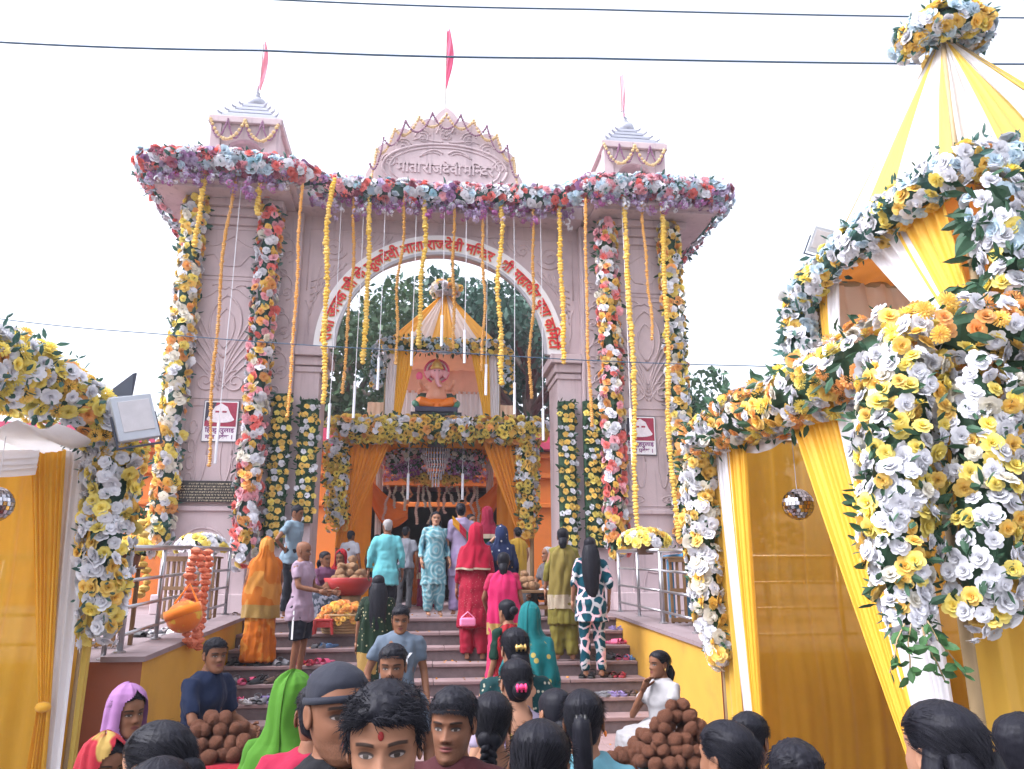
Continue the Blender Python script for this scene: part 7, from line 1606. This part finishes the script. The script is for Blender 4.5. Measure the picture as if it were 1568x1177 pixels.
def stall(label, cx, cy, z0, w, d, h, clothm, name='stall_table'):
    g = thing(name, label, 'table', (cx,cy,z0))
    MB().box((cx,cy,z0+h-.02),(w,d,.04)).build('table_top', wood, g, bevel=.005)
    for sx in (-1,1):
        for sy in (-1,1): MB().box((cx+sx*(w/2-.05),cy+sy*(d/2-.05),z0+(h-.04)/2),(.06,.06,h-.04)).build('leg', wood, g)
    for sy in (-1,1): MB().box((cx,cy+sy*(d/2-.05),z0+h*.35),(w-.1,.03,.05)).build('stretcher', wood, g)
    for sx in (-1,1): MB().box((cx+sx*(w/2-.05),cy,z0+h*.45),(.03,d-.1,.05)).build('stretcher', wood, g)
    return g
def cover(label, cx, cy, z, w, d, drop, mat, seed=0):
    """cloth laid over a table with hanging edges"""
    def fn(u, v):
        x, y = (u-.5)*2*(w/2+drop), (v-.5)*2*(d/2+drop); ox, oy = max(0,abs(x)-w/2), max(0,abs(y)-d/2); o = max(ox,oy)
        xx = math.copysign(min(abs(x),w/2+.012+.03*o), x); yy = math.copysign(min(abs(y),d/2+.012+.03*o), y)
        rip = .02*math.sin(19*(x+y)+seed)*min(1,o*8)
        return (cx+xx+(rip if ox > 0 else 0), cy+yy+(rip if oy > 0 else 0), z+.006-o*(1+.12*math.sin(9*x+seed)) + .004*math.sin(23*x)*math.sin(19*y))
    MB().grid(fn, 40, 30).build('stall_cloth', mat, smooth=True, label=label, cat='cloth')
# navy-shirt seller's heap
lp = at(332,1120,5.55); stall('low wooden stall under the red cloth and coconuts', lp.x, 5.55, 0, .70, .52, .82, None)
cover('red cloth on the coconut stall of the navy-shirt seller', lp.x, 5.55, .82, .72, .54, .28, C_('stall_red_cloth',(.46,.02,.04)))
heap('brown coconut heaped on the red cloth stall', 'coconuts on the red cloth', lp.x, 5.55, .83, .29, .21, 4, .043, CM, 1)
# girl's heap
rp = at(1040,1140,5.35); stall('wooden table with blue cloth and tall coconut heap', rp.x, 5.35, 0, .74, .58, .74, None)
cover('blue cloth on the table beneath the tall coconut heap', rp.x, 5.35, .74, .72, .56, .10, C_('stall_blue_cloth',(.03,.13,.26),pattern='stripes',col2=(.1,.25,.4),pscale=9), 2)
heap('brown coconut in the tall heap on the blue cloth', 'coconuts on the blue cloth', rp.x-.02, 5.35, .75, .34, .26, 6, .043, CM, 2)
mp = at(938,1150,4.75); stall('low wooden stall behind the ponytail woman', mp.x, 4.75, 0, .42, .40, .70, None)
heap('brown coconut heaped behind the ponytail woman', 'coconuts behind the ponytail woman', mp.x, 4.75, .70, .18, .17, 5, .042, CM, 3)
# landing stalls
bp = at(534,888,11.1); bw = thing('metal_bowl', 'wide red bowl of peeled coconuts at the landing', 'bowl', (bp.x,11.1,1.45)); red_pl = plain('red_plastic', (.34,.03,.03), .4, var=.15)
MB().lathe([(.20,.30),(.30,.42),(.34,.52),(.33,.53),(.28,.44),(.18,.33)],24,(bp.x,11.1,1.45)).build('basin', red_pl, bw, smooth=True); MB().lathe([(.18,0),(.15,.15),(.18,.30)],16,(bp.x,11.1,1.45)).build('stand', wood, bw, smooth=True)
heap('peeled tan coconut piled in the red bowl', 'peeled coconuts in the bowl', bp.x, 11.1, 1.90, .22, .20, 4, .058, CL, 4)
stz = .966+.161
gp = at(524,930,10.45); bk = thing('basket', 'cane basket full of marigold garlands on the step', 'basket', (gp.x,10.45,1.289)); cane = plain('cane', (.30,.19,.09), .7, var=.3, vscale=20, bstr=.6, bscale=50)
for k in range(7): MB().tube([(gp.x+(.24+.012*k)*math.cos(t),10.60+(.16+.01*k)*math.sin(t),1.30+.035*k) for t in np.linspace(0,2*math.pi,29)],.02,6).build('cane_ring', cane, bk, smooth=True)
rg = np.random.default_rng(77); mg = thing('marigold_heap', 'heap of orange and yellow marigolds in the cane basket', 'flowers', (gp.x,10.6,1.5))
for i in range(210):
    a_, r_ = rg.random()*6.28, rg.random()**.5; x, y = gp.x+.32*r_*math.cos(a_), 10.58+.22*r_*math.sin(a_); z = 1.50+.16*(1-r_**2)+rg.normal()*.012
    if r_ > .8: z -= .10*rg.random()
    put('marigold', POM[rg.integers(3)], mg, (x,y,z), tuple(Vector((math.cos(a_)*r_,-.5+math.sin(a_)*r_,1)).normalized().to_track_quat('Z','Y')), .040*rg.uniform(.85,1.15), [(.85,.26,.01),(.88,.42,.02),Y_][rg.integers(3)])
sp_ = at(495,958,10.3); st = thing('plastic_stool', 'low red plastic stool beside the marigold basket', 'stool', (sp_.x,10.35,1.289))
MB().box((sp_.x,10.36,1.289+.17),(.24,.24,.03)).build('seat', red_pl, st, bevel=.01)
for sx in (-1,1):
    for sy in (-1,1): MB().tube([(sp_.x+sx*.12,10.36+sy*.12,1.289),(sp_.x+sx*.10,10.36+sy*.10,1.45)],[.018,.022],8).build('leg', red_pl, st)
for sy in (-1,1): MB().box((sp_.x,10.36+sy*.108,1.289+.12),(.20,.012,.07)).build('apron', red_pl, st)
tp_ = at(815,895,11.0); stall('small wooden table of offerings at the landing beside the elderly seller', tp_.x, 11.15, 1.45, .62, .5, .36, None)
heap('tan coconut on the offering table by the elderly seller', 'coconuts on the offering table', tp_.x-.08, 11.15, 1.81, .16, .15, 3, .055, CL, 5)
cover('white cloth folded on the offering table', tp_.x+.2, 11.1, 1.82, .18, .3, .03, C_('white_cloth_plain',(.70,.69,.72)), 3)
gb = at(487,1103,3.3); put('marigold_string', (lambda m: m)(bpy.data.objects['marigold_string'].data), None, (0,0,-60)) if False else None
# ---- shoes left on the steps
def sandal(kind, mat, solem):
    m = MB(); n = 14; top = []
    out = [(.0,-.125),(.028,-.118),(.042,-.085),(.044,-.04),(.034,.02),(.035,.075),(.028,.11),(0,.125),(-.028,.11),(-.034,.075),(-.030,.02),(-.038,-.04),(-.036,-.085),(-.024,-.118)]
    for z, k in ((0,.95),(.004,1.0),(.022,1.0),(.026,.96)): top += [(x*k,y*k,z+(.01 if y > .05 else 0)) for x, y in out]
    F = [(j*n+i,j*n+(i+1)%n,(j+1)*n+(i+1)%n,(j+1)*n+i) for j in range(3) for i in range(n)]+[tuple(reversed(range(n))),tuple(range(3*n,4*n))]
    sole = MB().add(top, F).mesh('sole', solem)
    s = MB()
    if kind == 'flip':
        for q in (-1,1): s.tube([(0,-.075,.026),(q*.022,-.035,.050),(q*.036,.015,.028)],[(.006,.010)]*3,6)
    elif kind == 'slide': s.grid(lambda u, v: ((u-.5)*.088, -.10+.09*v, .022+.05*math.sin(math.pi*u)**.7*(1-.15*v)), 10, 5)
    else:
        s.grid(lambda u, v: ((u-.5)*.082*(1-.25*v*v), -.118+.12*v, .022+.05*math.sin(math.pi*u)**.6*(.5+.5*v)), 10, 6)
        s.tube([(-.032,.05,.03),(-.035,.09,.075),(0,.115,.08),(.035,.09,.075),(.032,.05,.03)],[(.003,.012)]*5,6)
    return sole, s.mesh('strap', mat, True)
shoe_cols = {'black':(.018,.018,.022),'brown':(.09,.05,.035),'pink':(.70,.10,.22),'blue':(.10,.22,.42),'red':(.48,.03,.06),'white':(.62,.60,.62),'grey':(.17,.17,.19),'violet':(.22,.16,.36)}
SH = {(k, c): sandal(k, plain('shoe_'+c, v, .5, var=.2), plain('sole_'+c, [q*.6+.02 for q in v], .6, var=.2)) for c, v in shoe_cols.items() for k in ('flip','slide','closed')}
seen = {}
def shoes(px, py, k, kind, c, side, ang=None):
    z = 1.45-.161*k; r_ = ray(px, py); t = (z-CAM_H)/r_[2]; x, y = r_[0]*t, r_[1]*t; y = min(max(y, 10.85-.34*k+.13), 10.85-.34*(k-1)-.10 if k > 0 else 99)
    lab = '%s %s left on the %s step from the top, %s side' % (c, {'flip':'flip-flop','slide':'slider sandal','closed':'shoe'}[kind], ['','first','second','third','fourth','fifth','sixth'][k], side)
    a_ = R(random.uniform(-50,50)) if ang is None else R(ang)
    for q in (-1,1):
        g = thing('sandal' if kind != 'closed' else 'shoe', lab+(', left-foot one' if q < 0 else ', right-foot one'), 'shoe', (x+q*.055*math.cos(a_), y+q*.055*math.sin(a_)+random.uniform(-.02,.02), z), 'shoes left on the steps')
        so, stp = SH[(kind,c)]; e = a_+random.uniform(-.25,.25)
        for nm, me in (('sole',so),('strap',stp)): o = put(nm, me, g, g.location, (0,0,e), (q,1,1))
for a_ in ((362,1018,3,'closed','black','seller'),(395,1020,3,'flip','black','seller'),(428,1018,3,'closed','grey','seller'),(468,1019,3,'slide','red','seller'),(496,1016,3,'slide','pink','seller'),
           (488,992,2,'slide','grey','seller'),(505,988,2,'flip','blue','seller'),(352,1047,4,'closed','grey','seller'),(368,1050,4,'slide','pink','seller'),(392,1046,4,'closed','black','seller'),(424,1046,4,'closed','brown','seller'),(340,1044,4,'flip','black','seller'),
           (360,1075,5,'flip','pink','seller'),(380,1078,5,'flip','white','seller'),(396,1078,5,'closed','grey','seller'),(414,1078,5,'slide','violet','seller'),(478,1050,4,'closed','violet','seller'),(384,990,2,'slide','white','seller'),
           (935,984,2,'slide','pink','girl'),(955,982,2,'slide','red','girl'),(945,964,1,'flip','violet','girl'),(932,1008,3,'closed','black','girl'),(945,1006,3,'slide','pink','girl'),(966,1008,3,'flip','blue','girl'),(948,1037,4,'slide','red','girl'),(935,1036,4,'slide','brown','girl'),(900,1037,4,'closed','black','girl'),
           (930,1067,5,'flip','grey','girl'),(950,1067,5,'flip','violet','girl'),(966,1064,5,'slide','brown','girl'),(900,1010,3,'slide','brown','girl')):
    shoes(*a_)
def shoes_on_platform(px, py, Y, kind, c, lab):
    p = at(px,py,Y); z = pz(Y)
    for q in (-1,1):
        g = thing('shoe', '%s shoe on the platform %s, %s-foot one' % (c, lab, 'left' if q < 0 else 'right'), 'shoe', (p.x+q*.06,Y,z), 'shoes on the platforms'); so, stp = SH[(kind,c)]
        for nm, me in (('sole',so),('strap',stp)): put(nm, me, g, g.location, (0,0,random.uniform(-.9,.9)), (q,1,1))
for i, (px, c) in enumerate(((222,'black'),(240,'grey'),(252,'white'))): shoes_on_platform(px, 945, 9.0, 'closed', c, 'under the marigold garlands')
shoes_on_platform(372, 945, 11.2, 'closed', 'brown', 'beside the orange saree woman')

# ---- fallen petals on steps and platforms
rg = np.random.default_rng(99); n = 420; Q = np.zeros((n,3))
for i in range(n):
    x, y = rg.uniform(SX0+.1,SX1-.1), rg.uniform(6.0,12.6)
    kk = (10.85-y)/.34
    if 8.8 < y < 10.85 and (kk % 1) > .86: y += .07
    Q[i] = (x, y, stair_z(y)+.006)
D_ = rg.normal(size=(n,3))*[1,1,.12]
put('petal_litter', leaves_mesh(Q, D_, .035, rg, plain('fallen_petal', (.52,.22,.03), .7, var=.5, vscale=40), .7), None, kind='stuff', label='fallen marigold petals scattered on the steps and landing', cat='petals')
# ------------------------------------------------------------------ thin haze volume added to lift shadows like veiling sky glare
hz_m = bpy.data.materials.new('glare_haze'); hz_m.use_nodes = True; nt_ = hz_m.node_tree
for n_ in list(nt_.nodes):
    if n_.type != 'OUTPUT_MATERIAL': nt_.nodes.remove(n_)
pv = nt_.nodes.new('ShaderNodeVolumePrincipled'); pv.inputs['Color'].default_value = (.90,.92,.97,1); pv.inputs['Density'].default_value = HAZE; pv.inputs['Anisotropy'].default_value = 0.2
nt_.links.new(pv.outputs[0], nt_.nodes['Material Output'].inputs['Volume'])
MB().bbox(-60,60,-20,70,-1,22).build('haze', hz_m, kind='stuff', label='thin haze added over the whole place to imitate sky glare', cat='haze')
